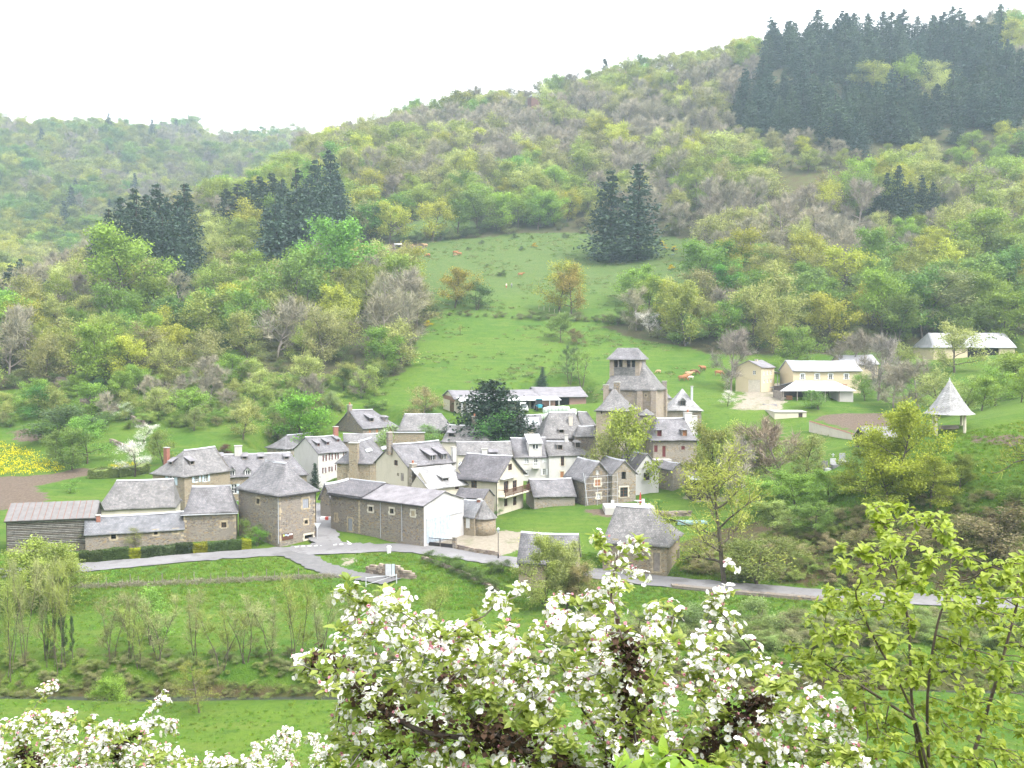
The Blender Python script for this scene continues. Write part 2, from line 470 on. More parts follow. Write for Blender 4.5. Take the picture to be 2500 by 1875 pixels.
def m_slate(name, c=(0.215, 0.206, 0.222), lichen=0.35, row=0.28, light=(0.40, 0.39, 0.40), blue=0.0):
 t = NT(name)
 c, light = _D(c), _D(light)
 v = t.coord('UV')
 br = t.t.nodes.new('ShaderNodeTexBrick')
 br.inputs['Scale'].default_value = 1.0
 br.inputs['Brick Width'].default_value = row * 1.1; br.inputs['Row Height'].default_value = row
 br.inputs['Mortar Size'].default_value = 0.02; br.inputs['Mortar Smooth'].default_value = 0.3
 br.inputs['Color1'].default_value = (0.55, 0.55, 0.55, 1); br.inputs['Color2'].default_value = (1, 1, 1, 1); br.inputs['Mortar'].default_value = (0.12, 0.12, 0.12, 1)
 t.t.links.new(v, br.inputs['Vector'])
 n1 = t.noise(0.45, 5, v, 0.65); n2 = t.noise(2.6, 5, v, 0.7); n3 = t.noise(9, 3, v)
 lo = tuple(x * 0.66 for x in c); hi = tuple(x * 1.32 for x in c)
 col = t.mix(t.ramp(n1, 0.3, 0.72), lo, hi)
 col = t.mix(t.ramp(n2, 0.30, 0.48, 0.6, 0.0), col, tuple(x * 0.45 for x in c))
 col = t.mix(0.7, col, t.mix(1.0, col, br.outputs['Color'], 'MULTIPLY'))
 col = t.mix(t.ramp(n2, 0.52, 0.74, 0, lichen), col, light)
 col = t.mix(t.ramp(t.noise(5.5, 4, v, 0.7), 0.62, 0.74, 0, lichen * 1.2), col, (0.55, 0.54, 0.52))
 col = t.mix(t.ramp(t.noise(0.9, 3, v), 0.6, 0.8, 0, 0.35), col, (0.16, 0.13, 0.09))
 h = t.math('ADD', t.math('MULTIPLY', br.outputs['Fac'], -0.6), n3)
 return t.surface(col, 0.62, h, 0.55, 0.05, 0.45)
def m_leaf(name, trans=0.35, dark=0.68, rough=0.6, spec=0.25, hue=0.012, wave=0.5, mass=False):
 """foliage: colour from the object, varied from thing to thing and from clump to clump"""
 t = NT(name)
 oi = t.t.nodes.new('ShaderNodeObjectInfo')
 v = t.coord('Object')
 hsv = t.t.nodes.new('ShaderNodeHueSaturation'); hsv.inputs['Saturation'].default_value = 1.04
 at = t.t.nodes.new('ShaderNodeAttribute'); at.attribute_type = 'INSTANCER'; at.attribute_name = 'tint'
 t.t.links.new(at.outputs['Color'] if mass else oi.outputs['Color'], hsv.inputs['Color'])
 t.t.links.new(t.math('ADD', 0.5 - hue, t.math('MULTIPLY', oi.outputs['Random'], 2 * hue)), hsv.inputs['Hue'])
 t.t.links.new(t.math('ADD', 0.80, t.math('MULTIPLY', oi.outputs['Random'], 0.42)), hsv.inputs['Value'])
 n = t.noise(wave, 3, v)
 geo = t.t.nodes.new('ShaderNodeNewGeometry')
 col = t.mix(t.ramp(n, 0.36, 0.66, 0.0, 1.0), tuple([dark] * 3), (1.18, 1.14, 1.05))
 col = t.mix(1.0, hsv.outputs[0], col, 'MULTIPLY')
 ri = t.math('ADD', 0.84, t.math('MULTIPLY', geo.outputs['Random Per Island'], 0.32))
 cc = t.t.nodes.new('ShaderNodeCombineColor')
 for i in range(3):
  t.t.links.new(ri, cc.inputs[i])
 col = t.mix(1.0, col, cc.outputs[0], 'MULTIPLY')
 d = t.n('BsdfPrincipled', Roughness=rough)
 d.inputs['Specular IOR Level'].default_value = spec
 t.t.links.new(col, d.inputs['Base Color'])
 tr = t.t.nodes.new('ShaderNodeBsdfTranslucent')
 tc = t.mix(0.2, col, (0.28, 0.40, 0.05))
 t.t.links.new(tc, tr.inputs['Color'])
 mx = t.t.nodes.new('ShaderNodeMixShader'); mx.inputs[0].default_value = trans
 t.t.links.new(d.outputs[0], mx.inputs[1]); t.t.links.new(tr.outputs[0], mx.inputs[2])
 t.t.links.new(mx.outputs[0], t.out.inputs[0])
 return t.m
M = {}
ALB = 0.78          # the photograph is exposed bright: masonry and slate keep their real, darker reflectance
_D = lambda c: tuple(x * ALB for x in c)
M['rubble'] = m_stone('rubble_stone', (0.33, 0.29, 0.255), (0.45, 0.40, 0.355), (0.15, 0.125, 0.11), (0.42, 0.375, 0.33), 3.4)
M['rubble_dark'] = m_stone('dark_rubble_stone', (0.27, 0.235, 0.205), (0.38, 0.335, 0.29), (0.12, 0.10, 0.085), (0.34, 0.30, 0.26), 3.4)
M['rubble_warm'] = m_stone('warm_rubble_stone', (0.40, 0.33, 0.235), (0.50, 0.43, 0.33), (0.22, 0.175, 0.13), (0.50, 0.44, 0.34), 3.2)
M['rubble_pale'] = m_stone('pale_rubble_stone', (0.40, 0.36, 0.31), (0.52, 0.47, 0.41), (0.22, 0.19, 0.16), (0.48, 0.44, 0.38), 3.2)
M['church'] = m_stone('church_stone', (0.44, 0.365, 0.30), (0.49, 0.41, 0.34), (0.33, 0.27, 0.22), (0.46, 0.40, 0.33), 1.4, (0.45, 0.36, 0.24))
M['towerhouse'] = m_stone('lime_washed_stone', (0.43, 0.37, 0.27), (0.50, 0.43, 0.32), (0.26, 0.21, 0.15), (0.49, 0.43, 0.33), 2.2, patch=0.9, patchcol=(0.54, 0.48, 0.36))
M['cream'] = m_plaster('cream_render', (0.60, 0.55, 0.445))
M['beige'] = m_plaster('beige_render', (0.60, 0.55, 0.47), amount=0.55)
M['white'] = m_plaster('white_render', (0.62, 0.605, 0.59), (0.40, 0.375, 0.35), 0.5)
M['white_old'] = m_plaster('old_white_render', (0.54, 0.53, 0.535), (0.33, 0.30, 0.28), 0.6)
M['grey_render'] = m_plaster('grey_render', (0.52, 0.50, 0.48), (0.34, 0.32, 0.29), 0.5)
M['farm'] = m_plaster('farm_render', (0.62, 0.53, 0.36), (0.58, 0.48, 0.32), 0.3)
M['pinkbrick'] = m_plaster('pink_block_wall', (0.34, 0.22, 0.185), (0.24, 0.16, 0.13), 0.5)
M['slate'] = m_slate('slate')
M['slate_old'] = m_slate('old_lichen_slate', (0.215, 0.205, 0.205), 0.75)
M['slate_dark'] = m_slate('dark_slate', (0.14, 0.13, 0.145), 0.3)
M['slate_blue'] = m_slate('blue_slate', (0.215, 0.218, 0.24), 0.2)
M['slate_pale'] = m_slate('pale_slate', (0.40, 0.395, 0.40), 0.4, light=(0.55, 0.55, 0.55))
M['fibro'] = m_plain('fibre_cement_sheet', (0.21, 0.2, 0.218), 0.75, 0.28, 0.9)
M['fibro_light'] = m_plain('light_fibre_cement_sheet', (0.36, 0.36, 0.38), 0.7, 0.14, 1.2)
M['tin'] = m_plain('weathered_tin', (0.175, 0.165, 0.165), 0.55, 0.18, 1.5)
M['rust'] = m_plain('rusty_seam', (0.24, 0.12, 0.09), 0.8, 0.25, 4)
M['zinc'] = m_plain('zinc', (0.48, 0.49, 0.53), 0.5, 0.12, 2.0)
M['sheet_white'] = m_plain('white_sheet_metal', (0.54, 0.54, 0.56), 0.5, 0.06, 1.0)
M['frame_white'] = m_plain('white_paint', (0.74, 0.74, 0.74), 0.5, 0.06)
M['frame_brown'] = m_plain('brown_wood', (0.115, 0.05, 0.032), 0.6, 0.2)
M['wood'] = m_plain('weathered_wood', (0.27, 0.235, 0.21), 0.85, 0.3, 2.0)
M['wood_dark'] = m_plain('dark_wood', (0.06, 0.048, 0.042), 0.85, 0.3, 2.0)
M['wood_grey'] = m_plain('silver_grey_boards', (0.36, 0.34, 0.33), 0.9, 0.4, 1.6)
M['wood_blue'] = m_plain('pale_blue_painted_boards', (0.40, 0.46, 0.53), 0.8, 0.25, 2.5)
M['shut_blue'] = m_plain('pale_blue_shutter_paint', (0.50, 0.60, 0.68), 0.6, 0.1)
M['shut_red'] = m_plain('dark_red_shutter_paint', (0.13, 0.024, 0.026), 0.6, 0.15)
M['shut_brown'] = m_plain('orange_brown_shutter_paint', (0.37, 0.17, 0.08), 0.7, 0.15)
M['shut_grey'] = m_plain('grey_shutter_paint', (0.30, 0.31, 0.35), 0.7, 0.12)
M['shut_white'] = m_plain('white_shutter_paint', (0.72, 0.73, 0.74), 0.6, 0.06)
M['surround'] = m_plain('ochre_dressed_stone', (0.44, 0.365, 0.26), 0.9, 0.28, 3)
M['surround_pale'] = m_plain('pale_dressed_stone', (0.58, 0.53, 0.44), 0.9, 0.15, 3)
M['brick'] = m_plain('red_brick', (0.30, 0.13, 0.095), 0.9, 0.25, 6)
M['pot'] = m_plain('terracotta', (0.42, 0.17, 0.10), 0.85, 0.2, 6)
M['dark'] = m_plain('dark_interior', (0.020, 0.017, 0.016), 0.95, 0.2)
M['iron'] = m_plain('dark_painted_iron', (0.035, 0.03, 0.032), 0.6, 0.2)
M['concrete'] = m_plain('concrete', (0.46, 0.44, 0.41), 0.9, 0.15, 2)
M['asphalt'] = m_plain('worn_asphalt', (0.15, 0.147, 0.15), 0.9, 0.15, 1.3)
M['paint'] = m_plain('road_paint', (0.78, 0.78, 0.78), 0.7, 0.06)
def m_glass():
 t = NT('window_glass')
 p = t.n('BsdfPrincipled', Roughness=0.08)
 p.inputs['Base Color'].default_value = (0.035, 0.04, 0.045, 1)
 p.inputs['Specular IOR Level'].default_value = 0.6
 t.t.links.new(p.outputs[0], t.out.inputs[0])
 return t.m
M['glass'] = m_glass()
M['curtain'] = m_plain('pane_with_curtain', (0.40, 0.42, 0.44), 0.25, 0.1, 2, 0.5)
M['bark'] = m_plain('bark', (0.12, 0.098, 0.078), 0.95, 0.35, 3)
M['bark_dark'] = m_plain('dark_bark', (0.05, 0.036, 0.028), 0.95, 0.35, 3)
M['bark_grey'] = m_plain('grey_twigs', (0.25, 0.215, 0.195), 0.95, 0.2, 1)
M['leaf'] = m_leaf('leaf')
M['needle'] = m_leaf('needle', trans=0.1, dark=0.6, hue=0.008)
M['twig'] = m_leaf('twig', trans=0.05, dark=0.7, hue=0.01)
for k_, kw_ in (('leaf', {}), ('needle', dict(trans=0.1, dark=0.6, hue=0.008)), ('twig', dict(trans=0.05, dark=0.7, hue=0.01))):
 M[k_ + '_mass'] = m_leaf(k_ + '_mass', mass=True, **kw_)
# ------------------------------------------------------------------ ground
def inpoly(px, py, poly):
 px = np.asarray(px, float); py = np.asarray(py, float)
 r = np.zeros(px.shape, bool)
 n = len(poly)
 for i in range(n):
  x1, y1 = poly[i]; x2, y2 = poly[(i + 1) % n]
  c = ((y1 > py) != (y2 > py)) & (px < (x2 - x1) * (py - y1) / ((y2 - y1) + 1e-12) + x1)
  r ^= c
 return r
def z7(*pts):
 return [zz(7, *p) for p in pts]
MEADOWS = [
 z7((830, 850), (880, 790), (905, 735), (930, 690), (960, 668), (1180, 692), (1300, 706), (1370, 732), (1500, 752), (1560, 790), (1640, 830), (1720, 850), (1720, 1000), (830, 1000)),
 z7((750, 560), (790, 535), (870, 527), (1000, 517), (1150, 502), (1290, 507), (1420, 512), (1530, 517), (1522, 640), (1500, 690), (1300, 704), (1160, 690), (960, 668), (900, 668), (880, 610), (800, 575)),
 z7((820, 515), (860, 500), (930, 460), (1045, 482), (1030, 500), (900, 520)),
 z7((405, 690), (510, 668), (490, 740), (560, 800), (600, 860), (580, 950), (480, 950), (475, 800), (440, 730)),
 [(2440, 60), (2640, 60), (2640, 100), (2450, 100)],
]
FAR_FIELD = [(475, 322), (720, 322), (700, 345), (560, 352), (490, 338)]
def forest_mask(x, y, px, py):
 f = (y > 243 + 8 * vnoise(x, y, 25, 9)) & (y < 1500)
 f |= (y > 228) & (px < 420) & (py < 950)
 f &= ~((px > 1650) & (y < 262))
 for m in MEADOWS:
  f &= ~(inpoly(px, py, m) & (y < 800))
 f &= ~(inpoly(px, py, FAR_FIELD) & (y > 900))
 return f
SOIL = [[(-80, 1168), (110, 1160), (235, 1138), (258, 1150), (120, 1180), (85, 1188), (118, 1225), (-80, 1262)],
  [(28, 1052), (60, 1045), (112, 1062), (100, 1080), (35, 1075)],
  [(1985, 1019), (2046, 1008), (2180, 1010), (2190, 1075), (2117, 1067)],
  [(2340, 1075), (2420, 1060), (2520, 1062), (2520, 1085), (2400, 1085)],
  [(1430, 1243), (1480, 1238), (1510, 1252), (1490, 1268), (1450, 1262)],
  z7((740, 535), (800, 528), (870, 524), (930, 524), (925, 536), (860, 545), (790, 548))]
GRAVEL = [[(1032, 1338), (1120, 1296), (1300, 1296), (1262, 1352), (1212, 1366), (1130, 1350)],
  [(1790, 1002), (1905, 1000), (1950, 938), (1930, 928), (1880, 938), (1815, 960)],
  [(1660, 1210), (1700, 1205), (1790, 1215), (1820, 1222), (1700, 1226)],
  [(820, 1370), (850, 1352), (872, 1356), (850, 1395), (835, 1395)],
  [(768, 1335), (800, 1300), (812, 1300), (815, 1340)]]
BANK = [[(1640, 1330), (1760, 1290), (1900, 1262), (2100, 1270), (2300, 1240), (2540, 1250), (2540, 1440), (2100, 1440), (1800, 1415)],
  z7((1640, 380), (1850, 370), (1850, 440), (1700, 470))]
def graded(lo, fine0, fine1, hi, step, growth=1.09, cap=40):
 a = list(np.arange(fine0, fine1 + 1e-6, step))
 s = step; v = a[-1]
 while v < hi:
  s = min(s * growth, cap); v += s; a.append(v)
 s = step; v = a[0]; b = []
 while v > lo:
  s = min(s * growth, cap); v -= s; b.append(v)
 return np.array(b[::-1] + a)
# ------------------------------------------------------------------ houses
UP = np.array([0, 0, 1.0])
def clip_poly(poly, planes):
 """convex clip in 2D; planes = (nx, ny, d): keep nx*x+ny*y<=d"""
 for nx, ny, d in planes:
  out = []
  for i in range(len(poly)):
   a, b = poly[i], poly[(i + 1) % len(poly)]
   da, db = nx * a[0] + ny * a[1] - d, nx * b[0] + ny * b[1] - d
   if da <= 1e-9: out.append(a)
   if (da < -1e-9 and db > 1e-9) or (da > 1e-9 and db < -1e-9):
    t = da / (da - db); out.append((a[0] + t * (b[0] - a[0]), a[1] + t * (b[1] - a[1])))
  poly = out
  if len(poly) < 3: return []
 return poly
class House:
 def __init__(s, name, label, Z, C, L=None, R=None, Y=None, lead=None, theta=None, A=None, B=None, cat='house', group=None,
    parent=None, wall='rubble', roof='slate', axis='a', ridge=None, rise=None, hip=(0, 0), over=0.35, flare=0.0,
    openings=(), ridgecap=True, deep=2.5, wname='wall', rname='roof', roofmesh=True, jit=0.055, verge=None, low=None):
  s.Z = Z
  xc, yb = zz(Z, C[0], C[1]); _, ye = zz(Z, C[0], C[2])
  if Y is None:
   P0 = hit(xc, yb); Y = P0[1]
  r = ray(xc, yb); s.P0 = r * Y
  # the corner is a plumb line: same x, y at eave height
  ze = None
  lo, hi = s.P0[2] - 5, s.P0[2] + 60
  for _ in range(50):
   m = (lo + hi) / 2
   if proj(s.P0[0], s.P0[1], m)[1] > ye: lo = m
   else: hi = m
  s.ze = lo; s.H = s.ze - s.P0[2]
  def pick(pt):
   x, y = zz(Z, *pt); q = ray(x, y)
   k = s.ze / q[2]
   return q * k - np.array([s.P0[0], s.P0[1], s.ze])
  if theta is None:
   if lead is None:
    lead = 'L' if (R is None or not isinstance(R, tuple)) else ('R' if not isinstance(L, tuple) else ('L' if abs(L[0] - C[0]) > abs(R[0] - C[0]) else 'R'))
   v = pick(L if lead == 'L' else R)
   theta = math.atan2(v[1], -v[0]) if lead == 'L' else math.atan2(v[0], v[1])
  else:
   theta = math.radians(theta)
  s.th = theta
  s.ua = np.array([-math.cos(theta), math.sin(theta), 0]); s.ub = np.array([math.sin(theta), math.cos(theta), 0])
  def solve(pt, d):
   x = pt[0] if isinstance(pt, tuple) else pt
   k = (zz(Z, x, 0)[0] - CX) / FPX
   c, sn = math.cos(TILT), math.sin(TILT)
   return (k * (s.P0[1] * c - s.ze * sn) - s.P0[0]) / (d[0] - k * d[1] * c)
  s.A = A if A is not None else solve(L, s.ua)
  s.B = B if B is not None else solve(R, s.ub)
  s.axis = axis
  s.Ls, s.Wt = (s.A, s.B) if axis == 'a' else (s.B, s.A)
  s.us, s.ut = (s.ua, s.ub) if axis == 'a' else (s.ub, s.ua)
  if rise is None:
   x, y = zz(Z, *ridge); q = ray(x, y)
   # ray meets the upright plane t = Wt/2
   n = s.ut[:2]; p = s.P0[:2] + s.ut[:2] * s.Wt / 2
   k = (n @ p) / (n @ q[:2])
   rise = q[2] * k - s.ze
  s.rise = rise
  h0_, h1_ = hip; mx = s.Ls - 0.15
  if h0_ + h1_ > mx: h0_, h1_ = h0_ * mx / (h0_ + h1_), h1_ * mx / (h0_ + h1_)
  s.hip = (h0_, h1_)
  if parent is None:
   g = s.P0.copy(); g[2] = s.P0[2]
   s.root = root(name, g, label, cat, group)
   s.off = g
  else:
   s.root = parent.root; s.off = parent.off
  cs = [s.P0, s.P0 + s.ua * s.A, s.P0 + s.ub * s.B, s.P0 + s.ua * s.A + s.ub * s.B]
  deep = max(deep, s.P0[2] - min(float(tz(c[0], c[1])) for c in cs) + 0.8)
  PADS.append((s.P0, s.ua, s.ub, s.A, s.B, s.P0[2] + 0.05))
  s.wallm, s.roofm, s.over, s.flare, s.deep = M[wall], M[roof], over, flare, deep
  print('%-22s Y=%.0f A=%.1f B=%.1f H=%.1f rise=%.1f th=%.0f zb=%.1f tz=%.1f' % (label[:22] if label else name, s.P0[1], s.A, s.B, s.H, s.rise, math.degrees(theta), s.P0[2], float(tz(s.P0[0], s.P0[1]))))
  s.holes = {'L': [], 'R': []}
  s.low = low
  s.jobs = []
  for op in openings:
   s.opening(*op)
  s.walls(wname)
  if roofmesh:
   s.mkroof(rname, jit)
   if ridgecap: s.cap()
  for j in s.jobs: j()
 # local (a, b, h) with h above the corner base -> local to root
 def W(s, a, b, h):
  return s.P0 + s.ua * a + s.ub * b + UP * h - s.off
 def face(s, side):
  """origin, along, inward, length"""
  return (s.ua, s.ub, s.A) if side == 'L' else (s.ub, s.ua, s.B)
 def on_face(s, side, x, y, inset=0.0):
  al, inn, ln = s.face(side)
  q = ray(*zz(s.Z, x, y)); n = inn[:2]
  p = s.P0[:2] + inn[:2] * inset
  k = (n @ p) / (n @ q[:2]); w = q * k - s.P0
  return float(w @ al), float(w[2])
 def roof_slope(s, side):
  par = (s.axis == 'a') == (side == 'L')
  if par: return s.rise / (s.Wt / 2)
  return s.rise / max(s.hip[0], 0.3)
 def on_roof(s, side, x, y):
  al, inn, ln = s.face(side); m = s.roof_slope(side)
  q = ray(*zz(s.Z, x, y))
  # (q*k-P0).z - H = m * (q*k-P0).inn
  a = q[2] - m * (q @ inn); b = s.P0[2] + s.H - m * (s.P0 @ inn)
  k = b / a; w = q * k - s.P0
  return float(w @ al), float(w @ inn), float(w[2])
 def opening(s, side, x0, y0, x1, y1, style='w', shut=None, sur=None, name='window'):
  a = s.on_face(side, x0, y1); b = s.on_face(side, x1, y0)
  s0, s1 = sorted((a[0], b[0])); h0, h1 = sorted((a[1], b[1]))
  ln = s.face(side)[2]
  s0, s1 = max(s0, 0.15), min(s1, ln - 0.15)
  h0 = max(h0, 0.02)
  if s1 - s0 < 0.2 or h1 - h0 < 0.2:
   print('   tiny opening', side, x0, y0, s0, s1, h0, h1); return
  s.holes[side].append((s0, s1, h0, h1))
  s.jobs.append(lambda: s.fit(side, s0, s1, h0, h1, style, shut, sur, name))
 def fit(s, side, s0, s1, h0, h1, style, shut, sur, name):
  al, inn, ln = s.face(side); o = s.P0 - s.off
  if style == 'd':
   m = MB(); m.box(o, al, inn, UP, s0, s1, 0.45, 0.5, h0, h1)
   m.build('dark_opening' if name == 'window' else name, M['dark'], s.root); w = None
  elif style.startswith('shut') or style.startswith('door'):
   mat = M[style.split(':')[1]] if ':' in style else M['wood']
   m = MB(); n = max(2, int((s1 - s0) / 0.28))
   for k in range(n):
    m.box(o, al, inn, UP, s0 + (s1 - s0) * k / n + 0.008, s0 + (s1 - s0) * (k + 1) / n - 0.008, 0.06, 0.12, h0 + 0.005, h1 - 0.005)
   m.box(o, al, inn, UP, s0, s1, 0.13, 0.16, h0, h1)
   w = m.build('door' if style.startswith('door') else 'closed_shutter', mat, s.root)
  else:
   fm = M['frame_brown'] if style[0] == 'b' else M['frame_white']
   w = MB(); t = 0.075
   dd = (0.10, 0.17)
   w.box(o, al, inn, UP, s0, s1, *dd, h1 - t, h1); w.box(o, al, inn, UP, s0, s1, *dd, h0, h0 + t)
   w.box(o, al, inn, UP, s0, s0 + t, *dd, h0 + t, h1 - t); w.box(o, al, inn, UP, s1 - t, s1, *dd, h0 + t, h1 - t)
   mid = (s0 + s1) / 2
   w.box(o, al, inn, UP, mid - 0.045, mid + 0.045, *dd, h0 + t, h1 - t)
   nb = 2 if h1 - h0 > 1.0 else 1
   for k in range(1, nb + 1):
    hh = h0 + (h1 - h0) * k / (nb + 1)
    w.box(o, al, inn, UP, s0 + t, mid - 0.045, 0.115, 0.155, hh - 0.025, hh + 0.025)
    w.box(o, al, inn, UP, mid + 0.045, s1 - t, 0.115, 0.155, hh - 0.025, hh + 0.025)
   w = w.build(name, fm, s.root)
   p = MB(); p.box(o, al, inn, UP, s0 + 0.02, s1 - 0.02, 0.175, 0.19, h0 + 0.02, h1 - 0.02)
   p.build('pane', M['curtain'] if style.endswith('c') else M['glass'], w)
   sl = MB(); sl.box(o, al, inn, UP, s0 - 0.08, s1 + 0.08, -0.07, 0.09, h0 - 0.09, h0 - 0.003)
   sl.build('sill', M['surround_pale'], w)
  if sur:
   q = MB(); e = 0.22
   q.box(o, al, inn, UP, s0 - e, s1 + e, -0.025, 0.02, h1 + 0.002, h1 + 0.26)
   nb = max(2, int((h1 - h0) / 0.34)); hh = (h1 - h0) / nb
   for k in range(nb):
    e1 = e * (0.7 + 0.7 * ((k * 7 + 3) % 2));
    q.box(o, al, inn, UP, s0 - e1, s0 - 0.003, -0.022, 0.02, h0 + k * hh + 0.006, h0 + (k + 1) * hh - 0.006)
    q.box(o, al, inn, UP, s1 + 0.003, s1 + e1, -0.022, 0.02, h0 + k * hh + 0.006, h0 + (k + 1) * hh - 0.006)
   if style not in ('w', 'b', 'wc', 'bc'):
    q.box(o, al, inn, UP, s0 - e, s1 + e, -0.03, 0.02, h0 - 0.2, h0 - 0.004)
   q.build('stone_surround', M[sur], w if w is not None else s.root)
  if shut:
   sw = (s1 - s0) * 0.5
   for sg, a0, a1 in ((0, s0 - sw - 0.03, s0 - 0.03), (1, s1 + 0.03, s1 + sw + 0.03)):
    q = MB(); n = 3
    for k in range(n):
     q.box(o, al, inn, UP, a0 + (a1 - a0) * k / n + 0.005, a0 + (a1 - a0) * (k + 1) / n - 0.005, -0.075, -0.035, h0, h1)
    for hh in (h0 + 0.15 * (h1 - h0), h0 + 0.85 * (h1 - h0)):
     q.box(o, al, inn, UP, a0, a1, -0.095, -0.072, hh - 0.06, hh + 0.06)
    q.build('shutter', M[shut], s.root)
 def walls(s, name):
  v, f = [], []
  def add(pts):
   n = len(v); v.extend(pts); f.append(tuple(range(n, n + len(pts))))
  ax = s.axis
  for side in ('L', 'R', 'L2', 'R2'):
   base = side[0]
   al, inn, ln = s.face(base)
   dep = 0.0 if len(side) == 1 else (s.B if base == 'L' else s.A)
   gable = (base == 'R') == (ax == 'a')
   gable = gable and (s.hip[0] if len(side) == 1 else s.hip[1]) == 0
   top = s.H + (s.rise if gable else 0)
   planes = []
   if gable:
    m = s.rise / (s.Wt / 2)
    planes = [(-m, 1, s.H), (m, 1, s.H + m * ln)]
   xs = {0.0, ln}; ys = {-s.deep, s.H, top}
   holes = s.holes[base] if len(side) == 1 else []
   for a, b, c, d in holes: xs |= {a, b}; ys |= {c, d}
   if gable: xs.add(ln / 2)
   xs, ys = sorted(xs), sorted(ys)
   o = s.P0 - s.off + inn * dep
   P3 = lambda x, y, d=0.0: o + al * x + UP * y + inn * d
   for i in range(len(xs) - 1):
    for j in range(len(ys) - 1):
     x0, x1, y0, y1 = xs[i], xs[i + 1], ys[j], ys[j + 1]
     if x1 - x0 < 1e-5 or y1 - y0 < 1e-5: continue
     cx_, cy_ = (x0 + x1) / 2, (y0 + y1) / 2
     if any(a < cx_ < b and c < cy_ < d for a, b, c, d in holes): continue
     pl = [(x0, y0), (x1, y0), (x1, y1), (x0, y1)]
     if y1 > s.H + 1e-6: pl = clip_poly(pl, planes) if planes else []
     if len(pl) >= 3: add([P3(x, y) for x, y in pl])
   for a, b, c, d in holes:
    for p, q in (((a, c), (b, c)), ((b, c), (b, d)), ((b, d), (a, d)), ((a, d), (a, c))):
     add([P3(*p), P3(*q), P3(*q, 0.46), P3(*p, 0.46)])
  s.wall = mesh_obj(name, v, f, s.wallm, s.root)
 def rz(s, v):
  return s.rise * ((1 - s.flare) * v + s.flare * v * v)
 def mkroof(s, name, jit):
  o = s.over; L, W = s.Ls, s.Wt; h0, h1 = s.hip
  m0 = s.rise / (W / 2)
  vf = 1 + o / (W / 2)           # v=0 at wall line; negative at the overhang
  vs = [-o / (W / 2), 0, .14, .3, .48, .66, .84, 1.0]
  ns = max(3, int(L / 1.1))
  verts, faces, uvs = [], [], []
  H = s.H + 0.06
  def height(v):
   return H + (s.rz(v) if v >= 0 else s.rise * (1 - s.flare) * v)
  def pt(sc, tc, v, u):
   w = s.P0 + s.us * sc + s.ut * tc
   j = jit * (vnoise(w[0], w[1], 1.3, 7) + 1.5 * vnoise(w[0], w[1], 3.5, 8))
   sag = -0.11 * math.sin(math.pi * min(max(sc / L, 0), 1)) * max(v, 0)
   verts.append(s.P0 + s.us * sc + s.ut * tc + UP * (height(v) + float(j) + sag) - s.off)
   uvs.append(u)
  ov = s.over * 0.55 if s.over else 0
  def ends(v):
   a = h0 * v if h0 > 0 else -ov
   b = L - h1 * v if h1 > 0 else L + ov
   if h0 > 0 and v < 0: a = v * (W / 2)
   if h1 > 0 and v < 0: b = L - v * (W / 2)
   return a, b
  sl = math.hypot(W / 2, s.rise)
  for sgn in (0, 1):
   st = len(verts)
   for v in vs:
    a, b = ends(v)
    for k in range(ns + 1):
     sc = a + (b - a) * k / ns; tc = v * W / 2
     pt(sc, tc if sgn == 0 else W - tc, v, (sc + 40 * sgn, v * sl))
   for r in range(len(vs) - 1):
    for k in range(ns):
     i = st + r * (ns + 1) + k
     q = (i, i + 1, i + ns + 2, i + ns + 1)
     faces.append(q if sgn == 0 else q[::-1])
  for end, hp in ((0, h0), (1, h1)):
   if hp <= 0: continue
   st = len(verts); nt = max(3, int(W / 1.1)); hl = math.hypot(hp, s.rise)
   for v in vs:
    a, b = ends(v); sc = a if end == 0 else b
    for k in range(nt + 1):
     t0 = v * W / 2; tc = t0 + (W - 2 * t0) * k / nt
     pt(sc, tc, v, (tc + 90 + 40 * end, v * hl))
   for r in range(len(vs) - 1):
    for k in range(nt):
     i = st + r * (nt + 1) + k
     q = (i, i + 1, i + nt + 2, i + nt + 1)
     faces.append(q if end == 1 else q[::-1])
  s.roof = mesh_obj(name, verts, faces, s.roofm, s.root, smooth=True, uv=uvs)
  md = s.roof.modifiers.new('thickness', 'SOLIDIFY'); md.thickness = 0.14; md.offset = -1 if True else 1
  # make the normals point up
  me = s.roof.data
  if me.polygons[0].normal.z < 0: me.flip_normals()
 def ridge_line(s):
  h0, h1 = s.hip; a = h0 if h0 > 0 else -s.over * .55; b = s.Ls - h1 if h1 > 0 else s.Ls + s.over * .55
  return a, b
 def cap(s, mat='zinc', w=0.15):
  a, b = s.ridge_line()
  if b - a < 0.6: return
  n = 5; pts = []
  mb = MB(); o = s.P0 - s.off
  for k in range(n):
   s0, s1 = a + (b - a) * k / n, a + (b - a) * (k + 1) / n - 0.012
   sg = lambda x: -0.11 * math.sin(math.pi * min(max(x / s.Ls, 0), 1))
   m = s.rise / (s.Wt / 2)
   top = s.H + s.rise + 0.06
   P3 = lambda sc, t, h: o + s.us * sc + s.ut * (s.Wt / 2 + t) + UP * h
   d = w * m * 0.8
   mb.quadbox([P3(s0, -w, top + sg(s0) - d), P3(s1, -w, top + sg(s1) - d), P3(s1, w, top + sg(s1) - d), P3(s0, w, top + sg(s0) - d)],
     [P3(s0, -0.05, top + sg(s0) + 0.06), P3(s1, -0.05, top + sg(s1) + 0.06), P3(s1, 0.05, top + sg(s1) + 0.06), P3(s0, 0.05, top + sg(s0) + 0.06)])
  mb.build('ridge_cap', M[mat], s.roof)
